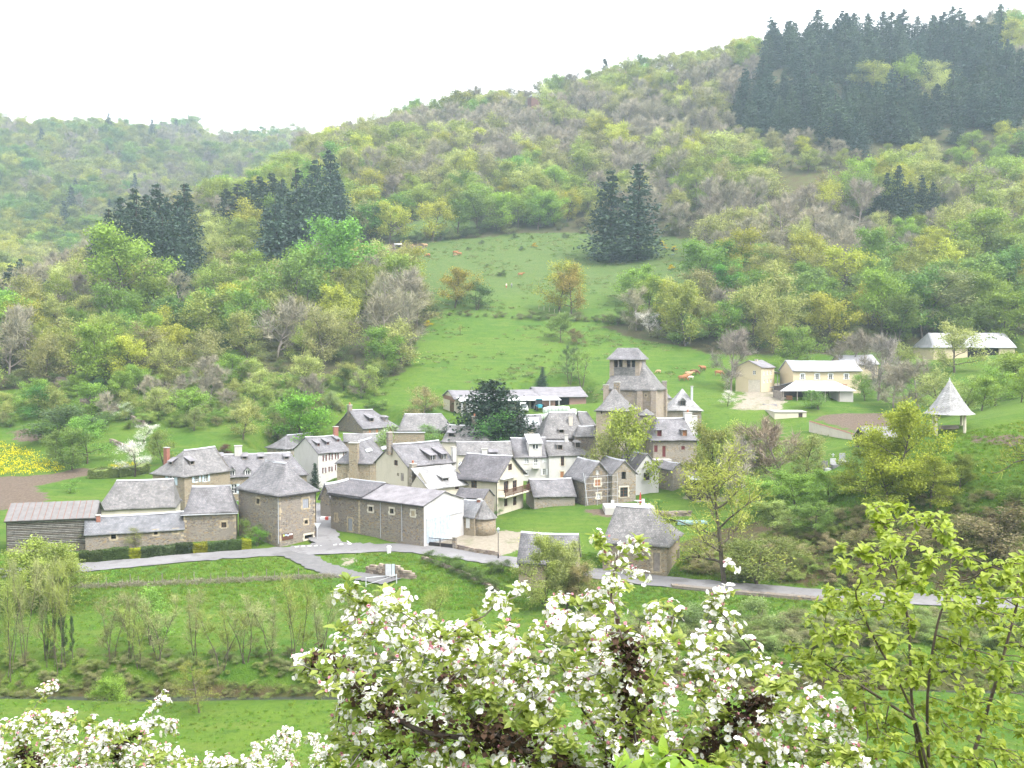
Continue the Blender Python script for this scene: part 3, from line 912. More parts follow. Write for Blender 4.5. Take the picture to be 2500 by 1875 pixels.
 def chimney(s, x, yb, yt, wpx, mat='rubble', side=None, pot=False, on='roof', depth=None, t=None):
  """stack whose foot shows at (x, yb) and whose top is at yt"""
  side = side or ('L' if s.axis == 'a' else 'R')
  if on == 'roof':
   a, i, h = s.on_roof(side, x, yb)
   al, inn, ln = s.face(side)
   w = s.P0 + al * a + inn * i
  else:
   n = s.ut[:2]; tt = s.Wt / 2 if t is None else t
   p = s.P0[:2] + s.ut[:2] * tt; q = ray(*zz(s.Z, x, yb)); k = (n @ p) / (n @ q[:2]); w = q * k; h = w[2] - s.P0[2]
   al, inn, ln = s.face(side)
  ht = ray(*zz(s.Z, x, yt))[2] * w[1] - s.P0[2]
  wd = wpx / ZOOMS[s.Z][2] * w[1] / FPX; dp = depth or max(0.55, wd * 0.75)
  o = np.array([w[0], w[1], s.P0[2]]) - s.off
  m = MB(); m.box(o, al, inn, UP, -wd / 2, wd / 2, -dp / 2, dp / 2, h - 1.6, ht - 0.16)
  c = m.build('chimney', M[mat], s.root)
  m = MB(); m.box(o, al, inn, UP, -wd / 2 - .08, wd / 2 + .08, -dp / 2 - .08, dp / 2 + .08, ht - 0.16, ht - 0.05)
  m.build('chimney_cap', M['concrete'], c)
  if pot:
   m = MB(); m.lathe(o + UP * (ht - .05), [(.17, 0), (.15, .2), (.18, .42), (.13, .45)], 8)
   m.build('chimney_pot', M['pot'], c)
  return c
 def dormer(s, x0, y0, x1, y1, kind='gable', side=None, win='b', wall=None, roof=None, h_min=0.5, slope=None, side_over=0.18):
  side = side or ('L' if s.axis == 'a' else 'R')
  al, inn, ln = s.face(side); m = s.roof_slope(side)
  a0, i0, hb = s.on_roof(side, x0, y1); a1, i1, hb1 = s.on_roof(side, x1, y1)
  if a0 > a1: a0, a1 = a1, a0
  inset = (i0 + i1) / 2
  inset = max(inset, 0.05)
  hb = s.H + m * inset
  # height of the window on the upright plane at this inset
  _, ht = s.on_face(side, (x0 + x1) / 2, y0, inset)
  hh = max(ht - hb, h_min); ht = hb + hh
  o = s.P0 - s.off
  Q = lambda a, i, h: o + al * a + inn * i + UP * h
  wd = a1 - a0
  e = 0.09
  A0, A1 = a0 - e, a1 + e
  dm = MB()
  dep = hh / m + 0.25
  # cheeks and a lintel/jamb frame around the opening
  for a in (A0, A1 - 0.09):
   dm.quadbox([Q(a, inset, hb - .1), Q(a + .09, inset, hb - .1), Q(a + .09, inset + dep, hb - .1 + m * dep), Q(a, inset + dep, hb - .1 + m * dep)],
     [Q(a, inset, ht), Q(a + .09, inset, ht), Q(a + .09, inset + dep, max(ht, hb + m * dep - .1 + .02)), Q(a, inset + dep, max(ht, hb + m * dep - .1 + .02))])
  dm.box(o, al, inn, UP, A0 + .09, A1 - .09, inset, inset + .1, hb - .1, hb + .04)
  if kind == 'gable':
   rg = wd * 0.5 + .1
   n = len(dm.v); c = (A0 + A1) / 2
   dm.v += [Q(A0, inset + .02, ht), Q(A1, inset + .02, ht), Q(c, inset + .02, ht + rg * .92), Q(A0, inset + .12, ht), Q(A1, inset + .12, ht), Q(c, inset + .12, ht + rg * .92)]
   dm.f += [(n, n + 1, n + 2), (n + 5, n + 4, n + 3), (n, n + 3, n + 4, n + 1)]
  d = dm.build('dormer', M[wall] if wall else s.wallm if wall is not None else M['wood'], s.root)
  w = MB(); t = 0.06
  fm = {'b': 'frame_brown', 'w': 'frame_white', 'd': 'wood', 'r': 'shut_red', 'o': 'shut_brown'}[win[0]]
  ws, we = A0 + .09, A1 - .09
  w.box(o, al, inn, UP, ws, we, inset + .12, inset + .17, ht - t, ht); w.box(o, al, inn, UP, ws, ws + t, inset + .12, inset + .17, hb + .04, ht - t)
  w.box(o, al, inn, UP, we - t, we, inset + .12, inset + .17, hb + .04, ht - t)
  if win[0] != 'd':
   c = (ws + we) / 2; w.box(o, al, inn, UP, c - .04, c + .04, inset + .12, inset + .17, hb + .04, ht - t)
  w.build('window', M[fm], d)
  w = MB(); w.box(o, al, inn, UP, ws, we, inset + .18, inset + .2, hb - .02, ht)
  w.build('pane', M[{'d': 'dark', 'r': 'shut_red', 'o': 'shut_brown'}.get(win[0], 'glass')] if not win.endswith('c') else M['curtain'], d)
  rf = MB(); ov = side_over; fo = 0.22
  if kind == 'gable':
   c = (A0 + A1) / 2; rg = wd * 0.5 + .1; rt = ht + rg
   bk = (rt - hb) / m + inset + 0.2; bl = (ht - hb) / m + inset + 0.15
   for sg, A in ((0, A0 - ov), (1, A1 + ov)):
    hl = ht - ov * rg / (c - A0)
    p = [Q(A, inset - fo, hl), Q(c, inset - fo, rt), Q(c, bk, rt), Q(A, bl, hl)]
    q = [x + UP * 0.09 for x in p]
    rf.quadbox(p, q)
  elif kind == 'hip':
   c0, c1 = A0 + wd * .42, A1 - wd * .42; rg = wd * 0.38; rt = ht + rg
   bk = (rt - hb) / m + inset + 0.2; bl = (ht - hb) / m + inset + 0.15
   n = len(rf.v)
   rf.v += [Q(A0 - ov, inset - fo, ht - .05), Q(A1 + ov, inset - fo, ht - .05), Q(A1 + ov, bl, ht - .05), Q(A0 - ov, bl, ht - .05), Q(c0, inset + wd * .3, rt), Q(c1, inset + wd * .3, rt), Q(c1, bk, rt), Q(c0, bk, rt)]
   rf.f += [tuple(n + i for i in q) for q in [(0, 1, 5, 4), (1, 2, 6, 5), (3, 0, 4, 7), (4, 5, 6, 7), (0, 3, 2, 1)]]
  else:
   m2 = slope if slope is not None else m * 0.42
   dl = hh / max(m - m2, .1) + 0.25
   p = [Q(A0 - ov, inset - fo, ht - fo * m2), Q(A1 + ov, inset - fo, ht - fo * m2), Q(A1 + ov, inset + dl, ht + dl * m2), Q(A0 - ov, inset + dl, ht + dl * m2)]
   rf.quadbox([x for x in p], [x + UP * 0.1 for x in p])
   ck = MB()
   for a in (A0, A1 - .07):
    n = len(ck.v)
    ck.v += [Q(a, inset + .01, hb - .1), Q(a, inset + dl, hb + m * dl - .1), Q(a, inset + .01, ht), Q(a + .07, inset + .01, hb - .1), Q(a + .07, inset + dl, hb + m * dl - .1), Q(a + .07, inset + .01, ht)]
    ck.f += [(n, n + 1, n + 2), (n + 5, n + 4, n + 3), (n + 1, n + 4, n + 5, n + 2), (n, n + 2, n + 5, n + 3)]
   ck.build('cheek', M['slate_dark'] if wall is None else M[wall], d)
  uvless = rf.build('dormer_roof', roof and M[roof] or M['fibro'], d)
  return d
 def skylight(s, x0, y0, x1, y1, side=None, name='skylight', mat='glass', frame='zinc'):
  side = side or ('L' if s.axis == 'a' else 'R')
  al, inn, ln = s.face(side); m = s.roof_slope(side)
  a0, i0, _ = s.on_roof(side, x0, y1); a1, i1, _ = s.on_roof(side, x1, y0)
  a0, a1 = sorted((a0, a1)); i0, i1 = sorted((i0, i1))
  o = s.P0 - s.off; lift = 0.17
  Q = lambda a, i, l: o + al * a + inn * i + UP * (s.H + m * i + l)
  f = MB(); f.quadbox([Q(a0, i0, lift - .15), Q(a1, i0, lift - .15), Q(a1, i1, lift - .15), Q(a0, i1, lift - .15)], [Q(a0, i0, lift), Q(a1, i0, lift), Q(a1, i1, lift), Q(a0, i1, lift)])
  fo = f.build(name, M[frame], s.root)
  e = 0.07
  g = MB(); g.quadbox([Q(a0 + e, i0 + e, lift + .004), Q(a1 - e, i0 + e, lift + .004), Q(a1 - e, i1 - e, lift + .004), Q(a0 + e, i1 - e, lift + .004)], [Q(a0 + e, i0 + e, lift + .02), Q(a1 - e, i0 + e, lift + .02), Q(a1 - e, i1 - e, lift + .02), Q(a0 + e, i1 - e, lift + .02)])
  g.build('pane', M[mat], fo)
  return fo
 def quoins(s, mat='surround', which=('C', 'L', 'R'), top=None, seed=1):
  rng = random.Random(seed); q = MB(); o = s.P0 - s.off
  for c in which:
   h = 0.0; k = 0
   while h < (top or s.H) - 0.35:
    hh = rng.uniform(.24, .42); l1, l2 = (rng.uniform(.34, .5), rng.uniform(.18, .28))
    if k % 2: l1, l2 = l2, l1
    if rng.random() < .5:
     if c == 'C': q.box(o, s.ua, s.ub, UP, -.018, l1, -.018, l2, h, h + hh - .02)
     if c == 'L': q.box(o, s.ua, s.ub, UP, s.A - l1, s.A + .018, -.018, l2, h, h + hh - .02)
     if c == 'R': q.box(o, s.ua, s.ub, UP, -.018, l2, s.B - l1, s.B + .018, h, h + hh - .02)
    h += hh; k += 1
  r = q.build('corner_stones', M[mat], s.root); r['kind'] = 'stuff'
 def pipe(s, side, x, y0, y1, mat='zinc'):
  a, h1 = s.on_face(side, x, y0); _, h0 = s.on_face(side, x, y1)
  al, inn, ln = s.face(side); o = s.P0 - s.off
  m = MB(); m.tube([o + al * a - inn * .07 + UP * max(h0, 0), o + al * a - inn * .07 + UP * h1], .05, 6)
  m.build('drainpipe', M[mat], s.root)
 def gutter(s, sides=('L', 'R'), mat='zinc'):
  o = s.P0 - s.off
  m = s.rise * (1 - s.flare) / (s.Wt / 2)
  for sd_ in sides:
   al, inn, ln = s.face(sd_); e = s.over
   g = MB(); z = s.H + .06 - m * e - .13
   g.box(o, al, inn, UP, -e, ln + e, -e - .13, -e - .01, z, z + .09)
   g.build('gutter', M[mat], s.root)
# ------------------------------------------------------------------ the village
# --- front left: barns along the hedge
h = House('slatted_barn', 'weathered grey slatted timber barn with tin roof at the left edge of the village', 1, (640, 1088, 858), (46, 882), None, Y=131, B=6.5, cat='barn',
  wall='wood_dark', roof='tin', axis='a', ridge=(640, 757), hip=(0, 0), ridgecap=False, over=0.5, jit=0.01)
SB = h
def slats(h, n=15, top=0.12, bottom=0.22):
 o = h.P0 - h.off; rng = random.Random(4)
 z0 = h.H * bottom
 for k in range(n):
  a = z0 + (h.H - .1 - z0) * k / n; b = z0 + (h.H - .1 - z0) * (k + 1) / n
  m = MB(); segs = [(0.02, h.A * rng.uniform(.3, .7)), ]
  segs = [(0.02, segs[0][1] - .02), (segs[0][1] + .02, h.A - .02)]
  for p, q in segs:
   dy = rng.uniform(-.03, .03); t = rng.uniform(-.015, .015)
   m.quadbox([h.W(p, -.09 + dy, a + .035 + t), h.W(q, -.09 + dy, a + .035 - t), h.W(q, -.05 + dy, a + .035 - t), h.W(p, -.05 + dy, a + .035 + t)],
     [h.W(p, -.12 + dy, b - .075 + t), h.W(q, -.12 + dy, b - .075 - t), h.W(q, -.08 + dy, b - .075 - t), h.W(p, -.08 + dy, b - .075 + t)])
  m.build('slat', M['wood_grey'] if k % 3 else M['wood'], h.root)
 for f in (0.0, .25, .5, .75, 1.0):
  m = MB(); x = f * h.A; m.quadbox([h.W(x - .09, -.045, 0), h.W(x + .09, -.045, 0), h.W(x + .09, -.003, 0), h.W(x - .09, -.003, 0)], [h.W(x - .09, -.045, h.H), h.W(x + .09, -.045, h.H), h.W(x + .09, -.003, h.H), h.W(x - .09, -.003, h.H)])
  m.build('post', M['wood_dark'], h.root)
slats(h)
m = MB(); m.box(h.P0 - h.off, h.ua, h.ub, UP, -.05, h.A + .05, -.16, -.01, -2.5, h.H * .2); m.build('stone_plinth', M['rubble_dark'], h.root)
n = 14
for k in range(n):                       # tin panels with rusty standing seams
 a0, a1 = -.2 + (h.A + .4) * k / n, -.2 + (h.A + .4) * (k + 1) / n
 mslp = h.rise / (h.Wt / 2)
 q = lambda a, t, l: h.W(a, t, h.H + .06 + mslp * t + l)
 m = MB(); m.quadbox([q(a0 + .03, -.55, .06), q(a1 - .03, -.55, .06), q(a1 - .03, h.Wt / 2, .06), q(a0 + .03, h.Wt / 2, .06)], [q(a0 + .03, -.55, .10 + .02 * (k % 2)), q(a1 - .03, -.55, .10), q(a1 - .03, h.Wt / 2, .10), q(a0 + .03, h.Wt / 2, .10 + .02 * (k % 2))])
 m.build('roof_panel', M['tin'], h.roof)
 m = MB(); m.quadbox([q(a1 - .035, -.55, .07), q(a1 + .035, -.55, .07), q(a1 + .035, h.Wt / 2, .07), q(a1 - .035, h.Wt / 2, .07)], [q(a1 - .02, -.55, .15), q(a1 + .02, -.55, .15), q(a1 + .02, h.Wt / 2, .15), q(a1 - .02, h.Wt / 2, .15)])
 m.build('roof_seam', M['rust'], h.roof)
h = House('low_stone_outbuilding', 'long low stone outbuilding with smooth blue slate roof behind the hedge', 1, (1240, 1022, 938), (575, 978), None, Y=133, B=5.0, cat='outbuilding',
  wall='rubble', roof='slate_blue', axis='a', ridge=(1235, 826), over=.3, flare=.1,
  openings=[('L', 750, 976, 782, 1014, 'd', None, 'surround'), ('L', 1040, 956, 1064, 984, 'd', None, 'surround'), ('L', 1174, 949, 1197, 972, 'shut:wood', None, 'surround')])
h.chimney(664, 885, 845, 26, 'brick'); h.quoins(which=('C',))
h = House('stone_barn', 'stone barn with tall grey hipped roof and one small window, left of the square house', 1, (1242, 1030, 832), (1200, 745), (1592, 819), Y=134, cat='barn', lead='R',
  wall='rubble', roof='slate', axis='b', ridge=(1400, 652), hip=(.9, .9), flare=.22, A=5.6,
  openings=[('R', 1494, 898, 1528, 936, 'b', None, 'surround')])
h.quoins(which=('C', 'R')); h.gutter(('R',))
h = House('square_stone_house', 'square two storey stone house with steep flared slate roof at the road junction', 1, (1888, 1046, 704), (1610, 676), (2132, 685), Y=132, cat='house',
  wall='rubble', roof='slate', axis='a', ridge=(1945, 497), hip=(2.6, 2.2), flare=.34, over=.45, theta=41,
  openings=[('R', 2043, 737, 2083, 806, 'shut:shut_grey', None, 'surround'), ('R', 2056, 882, 2077, 912, 'd', None, 'surround'), ('R', 2056, 978, 2112, 1016, 'd', None, 'surround_pale', 'cellar_opening'),
     ('L', 1732, 742, 1752, 772, 'd', None, 'surround'), ('L', 1811, 985, 1831, 1012, 'shut:rubble', None, 'surround')])
SQ = h
h.pipe('L', 1880, 712, 1046); h.pipe('R', 2128, 695, 1000, 'iron'); h.gutter(mat='iron'); h.quoins(which=('C', 'L', 'R'), seed=5)
# notice board on its front wall
a0, z0 = h.on_face('R', 1902, 1022); a1, z1 = h.on_face('R', 1976, 967)
nb = root('notice_board', h.P0 + h.ub * a0 + UP * z0, 'brown notice board with small papers on the square stone house', 'notice board')
oo = np.zeros(3); m = MB(); m.box(oo, h.ub, h.ua, UP, 0, a1 - a0, -.09, -.02, 0, z1 - z0); m.build('board', M['frame_brown'], nb)
for i, (c, f0, f1, g0, g1) in enumerate([((.45, .62, .15), .08, .22, .62, .9), ((.35, .45, .68), .26, .46, .66, .92), ((.45, .55, .75), .48, .6, .55, .8), ((.8, .8, .8), .64, .76, .66, .92), ((.8, .8, .8), .8, .94, .66, .9)]):
 m = MB(); w = a1 - a0; t = z1 - z0; m.box(oo, h.ub, h.ua, UP, w * f0, w * f1, -.098, -.092, t * g0, t * g1)
 m.build('paper', m_plain('paper_%d' % i, c, .8, .05), nb)
h = House('long_roofed_barn', 'low barn with long lichen grey hipped slate roof in front of the manor', 1, (655, 870, 806), (535, 747), (1178, 789), Y=147, cat='barn', lead='R',
  wall='beige', roof='slate_old', axis='b', ridge=(850, 612), hip=(2.2, .5), flare=.15, A=7.5,
  openings=[('R', 795, 800, 820, 812, 'd'), ('R', 1027, 795, 1048, 806, 'd')])
# manor: pavilion and long wing
h = House('manor_house', 'long manor house with pale blue shutters and a row of gabled dormers', 1, (1248, 845, 581), (1030, 571), (1432, 568), Y=160, theta=33,
  wall='rubble_warm', roof='slate_old', axis='b', ridge=(1250, 408), hip=(3.2, 0), flare=.2, over=.45, B=9.5,
  openings=[('L', 1140, 591, 1178, 642, 'w', 'shut_blue'), ('L', 1140, 690, 1177, 741, 'w', 'shut_blue'),
     ('R', 1312, 578, 1340, 630, 'w', 'shut_blue'), ('R', 1378, 574, 1402, 626, 'w', 'shut_blue')])
MAN = h
h.chimney(1126, 500, 390, 34, 'brick', side='L', on='mid', t=h.Wt * .9)
h.dormer(1140, 487, 1160, 508, 'shed', side='L', win='d'); h.dormer(1285, 482, 1312, 508, 'shed', side='R', win='d')
w = House('manor_wing', '', 1, (1420, 850, 592), None, (2070, 567), Y=167.5, parent=h, A=8.5, wall='rubble_warm', roof='slate', axis='b', lead='R', rise=h.rise * .92, hip=(0, 2.4), flare=.16, over=.4,
  openings=[('R', 1562, 640, 1598, 706, 'w', 'shut_blue'), ('R', 1450, 642, 1480, 700, 'w', 'shut_blue'), ('R', 1562, 752, 1598, 800, 'w', 'shut_blue')], rname='wing_roof', wname='wing_wall')
for x in (1467, 1568, 1673):
 w.dormer(x - 15, 548, x + 15, 597, 'gable', win='w', wall='frame_white', roof='slate_dark')
for x in (1487, 1653, 1762, 1935):
 w.dormer(x - 13, 456, x + 13, 472, 'shed', win='d')
w.chimney(1608, 418, 378, 48, 'grey_render', on='mid')
# --- long barn with white gable end
h = House('long_stone_barn', 'long stone barn with white rendered gable and big pale blue double doors', 2, (1418, 1398, 1046), (580, 941), (1775, 1002), Y=131.5, cat='barn',
  wall='rubble', roof='fibro', axis='a', ridge=(1610, 925), over=.4, ridgecap=False,
  openings=[('L', 921, 1060, 957, 1098, 'd', None, 'surround_pale'), ('L', 1113, 1079, 1147, 1118, 'd', None, 'surround_pale'), ('L', 1306, 1098, 1337, 1140, 'shut:surround', None, 'surround_pale'),
     ('L', 737, 1168, 775, 1272, 'door:shut_grey', None, 'surround', 'door'), ('L', 621, 1128, 640, 1186, 'shut:surround', None, 'surround')])
LB = h
# white render skin on the gable, with the opening of the big doors
v = []; e = -.03
mslp = h.rise / (h.Wt / 2)
sk = MB()
o = h.P0 - h.off
def gp(b, z): return o + h.ub * b + h.ua * e + UP * z
sk.poly([gp(0, -.8), gp(h.B, -.8), gp(h.B, h.H), gp(h.B / 2, h.H + h.rise), gp(0, h.H)])
sk.build('gable_render', M['white_old'], h.root)
d0, z0 = h.on_face('R', 1442, 1372); d1, z1 = h.on_face('R', 1650, 1132)
for k in range(2):
 m = MB(); w0 = d0 + (d1 - d0) * k / 2; w1 = d0 + (d1 - d0) * (k + 1) / 2; nb_ = 7
 for j in range(nb_):
  m.box(o, h.ub, h.ua, UP, w0 + (w1 - w0) * j / nb_ + .008, w0 + (w1 - w0) * (j + 1) / nb_ - .008, -.12 - .012 * (j % 2), -.05, .05, z1)
 m.build('barn_door', M['wood_blue'], h.root)
m = MB(); m.box(o, h.ub, h.ua, UP, d0 - .1, h.B - .3, -.13, -.035, z1 + .02, z1 + .16); m.build('door_rail', M['zinc'], h.root)
n = 0
a_split = h.A * .62
# older slate part of the roof, set a little higher at the far end
def roof_plane(h, a0, a1, t0, t1, lift, thick, mat, name, far=False, ridges=0):
 mm = MB(); ms = h.rise / (h.Wt / 2)
 f = lambda a, t, l: h.W(a, t if not far else h.Wt - t, h.H + .06 + ms * t + l)
 if ridges:
  nn = ridges
  for i in range(nn):
   b0, b1 = a0 + (a1 - a0) * i / nn, a0 + (a1 - a0) * (i + 1) / nn - .008
   c = (b0 + b1) / 2
   n0 = len(mm.v)
   mm.v += [f(b0, t0, lift), f(c, t0, lift + thick), f(b1, t0, lift), f(b0, t1, lift), f(c, t1, lift + thick), f(b1, t1, lift)]
   mm.f += [(n0, n0 + 1, n0 + 4, n0 + 3), (n0 + 1, n0 + 2, n0 + 5, n0 + 4), (n0, n0 + 2, n0 + 1)]
 else:
  mm.quadbox([f(a0, t0, lift), f(a1, t0, lift), f(a1, t1, lift), f(a0, t1, lift)], [f(a0, t0, lift + thick), f(a1, t0, lift + thick), f(a1, t1, lift + thick), f(a0, t1, lift + thick)])
 ob = mm.build(name, M[mat], h.roof)
 return ob
roof_plane(h, -.3, a_split, -.45, h.Wt / 2 + .02, .06, .07, 'fibro', 'corrugated_sheet', ridges=60)
ob = roof_plane(h, a_split + .02, h.A + .3, -.45, h.Wt / 2 + .05, .1, .2, 'slate_dark', 'old_slate_slope')
ob = roof_plane(h, a_split + .02, h.A + .3, -.45, h.Wt / 2 + .05, .1, .2, 'slate_dark', 'old_slate_slope', far=True)
m = MB(); m.box(o, h.ua, h.ub, UP, a_split, h.A + .3, h.Wt / 2 - .15, h.Wt / 2 + .15, h.H + h.rise + .32, h.H + h.rise + .42); m.build('ridge_cap', M['zinc'], h.roof)
for x in (1030, 1223): h.pipe('L', x, 1010 if x < 1100 else 1030, 1390)
m = MB()
aq, _ = h.on_face('L', 838, 1100)
for k in range(12):
 w_ = .28 if k % 2 else .42
 m.box(o, h.ua, h.ub, UP, aq - w_ / 2, aq + w_ / 2, -.03, .02, .1 + k * .4, .46 + k * .4)
q = m.build('corner_stones', M['surround'], h.root); q['kind'] = 'stuff'
h.gutter(('L',), 'iron')
h = House('roadside_shed', 'small slate roofed shed tucked behind the long barn beside the lane', 2, (578, 1050, 962), (487, 955), (800, 940), Y=150, cat='shed', theta=25, B=6,
  wall='rubble_dark', roof='slate', axis='b', ridge=(640, 826), over=.4)
# --- cream gabled house with lean-to
h = House('cream_gabled_house', 'cream rendered house with broad gable, two shed dormers and white chimneys', 2, (1272, 905, 688), (990, 668), (1690, 655), Y=153, lead='R', theta=48,
  wall='cream', roof='slate', axis='b', ridge=(1115, 495), over=.4, flare=.08,
  openings=[('L', 1150, 641, 1183, 686, 'b'), ('L', 1179, 756, 1194, 782, 'd'), ('L', 1210, 759, 1239, 826, 'shut:wood')])
CG = h
h.dormer(1478, 592, 1526, 646, 'shed', win='w'); h.dormer(1582, 580, 1626, 636, 'shed', win='w')
h.chimney(1688, 640, 517, 36, 'white', pot=False); h.chimney(1110, 500, 382, 46, 'rubble', on='mid')
l = House('lean_to', '', 2, (1462, 935, 890), None, (1800, 851), parent=h, Y=148.5, A=4.4, theta=math.degrees(h.th), wall='cream', roof='slate_pale', axis='b', rise=2.3, over=.3, hip=(0, 0), ridgecap=False, roofmesh=False,
  openings=[('R', 1700, 876, 1734, 936, 'b')], wname='lean_to_wall')
mm = MB()
f = lambda b, a, z: l.W(a, b, z)
mm.quadbox([f(-.3, -.4, l.H - .25), f(l.B + .3, -.4, l.H - .25), f(l.B + .3, 4.2, l.H + 2.55), f(-.3, 4.2, l.H + 2.55)], [f(-.3, -.4, l.H - .12), f(l.B + .3, -.4, l.H - .12), f(l.B + .3, 4.2, l.H + 2.68), f(-.3, 4.2, l.H + 2.68)])
l.roof = mm.build('lean_to_roof', M['slate_pale'], h.root)
l.Wt = 8.0; l.rise = 2.7; l.axis = 'b'
l.dormer(1590, 797, 1640, 832, 'shed', win='b', roof='slate_pale', slope=.2)
h.chimney(1320, 745, 665, 52, 'rubble_pale', side='R', pot=True)
h = House('stone_chimney_house', 'warm stone house with tall outside chimney stack beside the cream gabled house', 2, (935, 865, 656), (636, 649), (1060, 625), Y=168, lead='L',
  wall='rubble_warm', roof='slate', axis='b', ridge=(840, 462), hip=(2.4, 0), over=.35, flare=.15, B=9)
m = MB(); x0, zt = h.on_face('L', 790, 440); x1, zb = h.on_face('L', 790, 860)
o = h.P0 - h.off
m.box(o, h.ua, h.ub, UP, x0 - 1.05, x0 + 1.05, -.55, .02, -1, h.H * .55); m.box(o, h.ua, h.ub, UP, x0 - .75, x0 + .75, -.52, .5, h.H * .55, h.H + h.rise * .95)
c = m.build('chimney', M['rubble_warm'], h.root); m = MB(); m.box(o, h.ua, h.ub, UP, x0 - .9, x0 + .9, -.66, .6, h.H + h.rise * .95, h.H + h.rise * .95 + .15); m.build('chimney_cap', M['concrete'], c)
h.skylight(906, 536, 940, 572, side='R', mat='curtain'); h.skylight(1046, 516, 1074, 550, side='R', mat='curtain')
h = House('red_shutter_house', 'tall white house with dark red shutters behind the cypress', 2, (470, 815, 573), (251, 561), (745, 521), Y=180, lead='R', theta=52,
  wall='white', roof='slate', axis='b', ridge=(360, 430), over=.35, flare=.1,
  openings=[('R', 517, 592, 534, 648, 'w', 'shut_red'), ('R', 572, 580, 588, 636, 'w', 'shut_red'), ('R', 627, 572, 642, 628, 'w', 'shut_red'), ('R', 700, 553, 712, 600, 'w', 'shut_red'),
     ('R', 514, 706, 530, 756, 'w', 'shut_red'), ('R', 570, 696, 586, 742, 'w', 'shut_red'), ('R', 627, 678, 640, 730, 'w', 'shut_red')])
for x, y in ((472, 500), (556, 487), (648, 462)): h.dormer(x - 9, y - 14, x + 9, y + 12, 'shed', win='r')
h.chimney(625, 392, 332, 40, 'brick', on='mid')
m = MB(); o = h.P0 - h.off; m.poly([o + h.ua * b - h.ub * .012 + UP * z for b, z in ((0, -2), (h.A, -2), (h.A, h.H), (h.A / 2, h.H + h.rise), (0, h.H))]); m.build('gable_render', M['grey_render'], h.root)
h = House('hipped_grey_house', 'house with hipped slate roof left of the red shuttered house', 2, (185, 640, 532), (8, 540), (300, 510), Y=196, theta=35, B=9,
  wall='rubble_pale', roof='slate', axis='b', ridge=(135, 415), hip=(2.6, 0), over=.4, flare=.22, openings=[('L', 115, 532, 145, 552, 'd')])
h.chimney(337, 440, 405, 34, 'rubble', on='mid')
h = House('hilltop_stone_house', 'stone gabled house with two dormers standing highest on the village back row', 2, (870, 405, 351), (630, 328), (1190, 322), Y=202, lead='R', theta=50,
  wall='rubble_dark', roof='slate', axis='b', ridge=(742, 188), hip=(0, 3.0), over=.35, flare=.15,
  openings=[('R', 926, 356, 942, 396, 'door:shut_brown', None, None, 'door'), ('R', 990, 349, 1008, 394, 'door:shut_brown', None, None, 'door'), ('R', 1066, 343, 1080, 381, 'w', 'shut_white'), ('R', 1112, 340, 1130, 380, 'shut:shut_brown')])
h.dormer(935, 258, 966, 291, 'shed', win='d'); h.dormer(1068, 250, 1096, 288, 'hip', win='w')
h.chimney(752, 190, 138, 36, 'rubble', on='mid', pot=True)
m = MB(); o = h.P0 - h.off
h = House('low_wide_barn', 'wide low barn with hipped slate roof below the dark cedar', 2, (1192, 405, 364), None, (1690, 374), Y=199, cat='barn', A=9, theta=84,
  wall='rubble_dark', roof='slate_old', axis='b', ridge=(1400, 220), hip=(1.2, 2.4), over=.5, flare=.12)
h = House('hidden_slate_barn', 'slate roofed barn seen between the red shuttered house and the stone house', 2, (700, 500, 470), None, (1080, 470), Y=190, cat='barn', A=7, theta=80,
  wall='rubble_dark', roof='slate_old', axis='b', ridge=(870, 398), over=.3)
h = House('dormered_slate_house', 'house with big weathered slate roof and two dark roof windows below the cedar', 2, (1995, 540, 472), (1580, 457), (2150, 440), Y=184, lead='L', theta=10, B=8,
  wall='beige', roof='slate_old', axis='a', ridge=(1900, 324), hip=(2.6, .5), over=.35, flare=.15)
h.dormer(1640, 392, 1690, 430, 'shed', win='d'); h.dormer(1862, 386, 1912, 430, 'shed', win='b')
h.chimney(1875, 322, 240, 46, 'rubble', on='mid', pot=True); h.chimney(1978, 340, 282, 26, 'concrete', on='mid')
for k in range(3): h.dormer(2004 + k * 24, 370, 2019 + k * 24, 402, 'shed', side='R', win='d')
h = House('long_slate_roof_house', 'house with long plain slate roof directly behind the balcony house', 2, (1722, 640, 590), None, (2208, 592), Y=172, A=7.5, theta=85,
  wall='beige', roof='slate_old', axis='b', ridge=(1960, 472), over=.3, flare=.1)
h.chimney(1965, 582, 530, 48, 'white'); h.dormer(2015, 572, 2075, 590, 'shed', win='d', h_min=.35)
# --- balcony house
h = House('balcony_house', 'cream two storey house with wooden balcony and gable end above the garden', 3, (235, 1142, 804), (-143, 786), (470, 770), Y=151, lead='L', theta=28,
  wall='cream', roof='slate_dark', axis='a', ridge=(370, 600), over=.75, flare=.1,
  openings=[('R', 335, 669, 371, 735, 'b'), ('R', 295, 823, 338, 940, 'b'), ('R', 375, 816, 413, 926, 'b'), ('R', 299, 971, 330, 1060, 'b'), ('R', 379, 966, 410, 1051, 'b'),
     ('L', 0, 818, 52, 888, 'b'), ('L', 116, 976, 158, 1066, 'b')])
BH = h; o = h.P0 - h.off
b0, zf = h.on_face('R', 252, 965); b1, _ = h.on_face('R', 468, 925)
m = MB(); m.box(o, h.ub, h.ua, UP, .25, h.B + .9, -1.35, -.003, zf - .18, zf); m.build('balcony_floor', M['surround_pale'], h.root)
m = MB()
for b in (.3, h.B * .35, h.B * .68, h.B + .8): m.box(o, h.ub, h.ua, UP, b - .05, b + .05, -1.33, -1.23, zf + .003, zf + 1.0)
m.box(o, h.ub, h.ua, UP, .25, h.B + .85, -1.31, -1.25, zf + 1.003, zf + 1.08); m.box(o, h.ub, h.ua, UP, .25, h.B + .85, -1.31, -1.25, zf + .12, zf + .2)
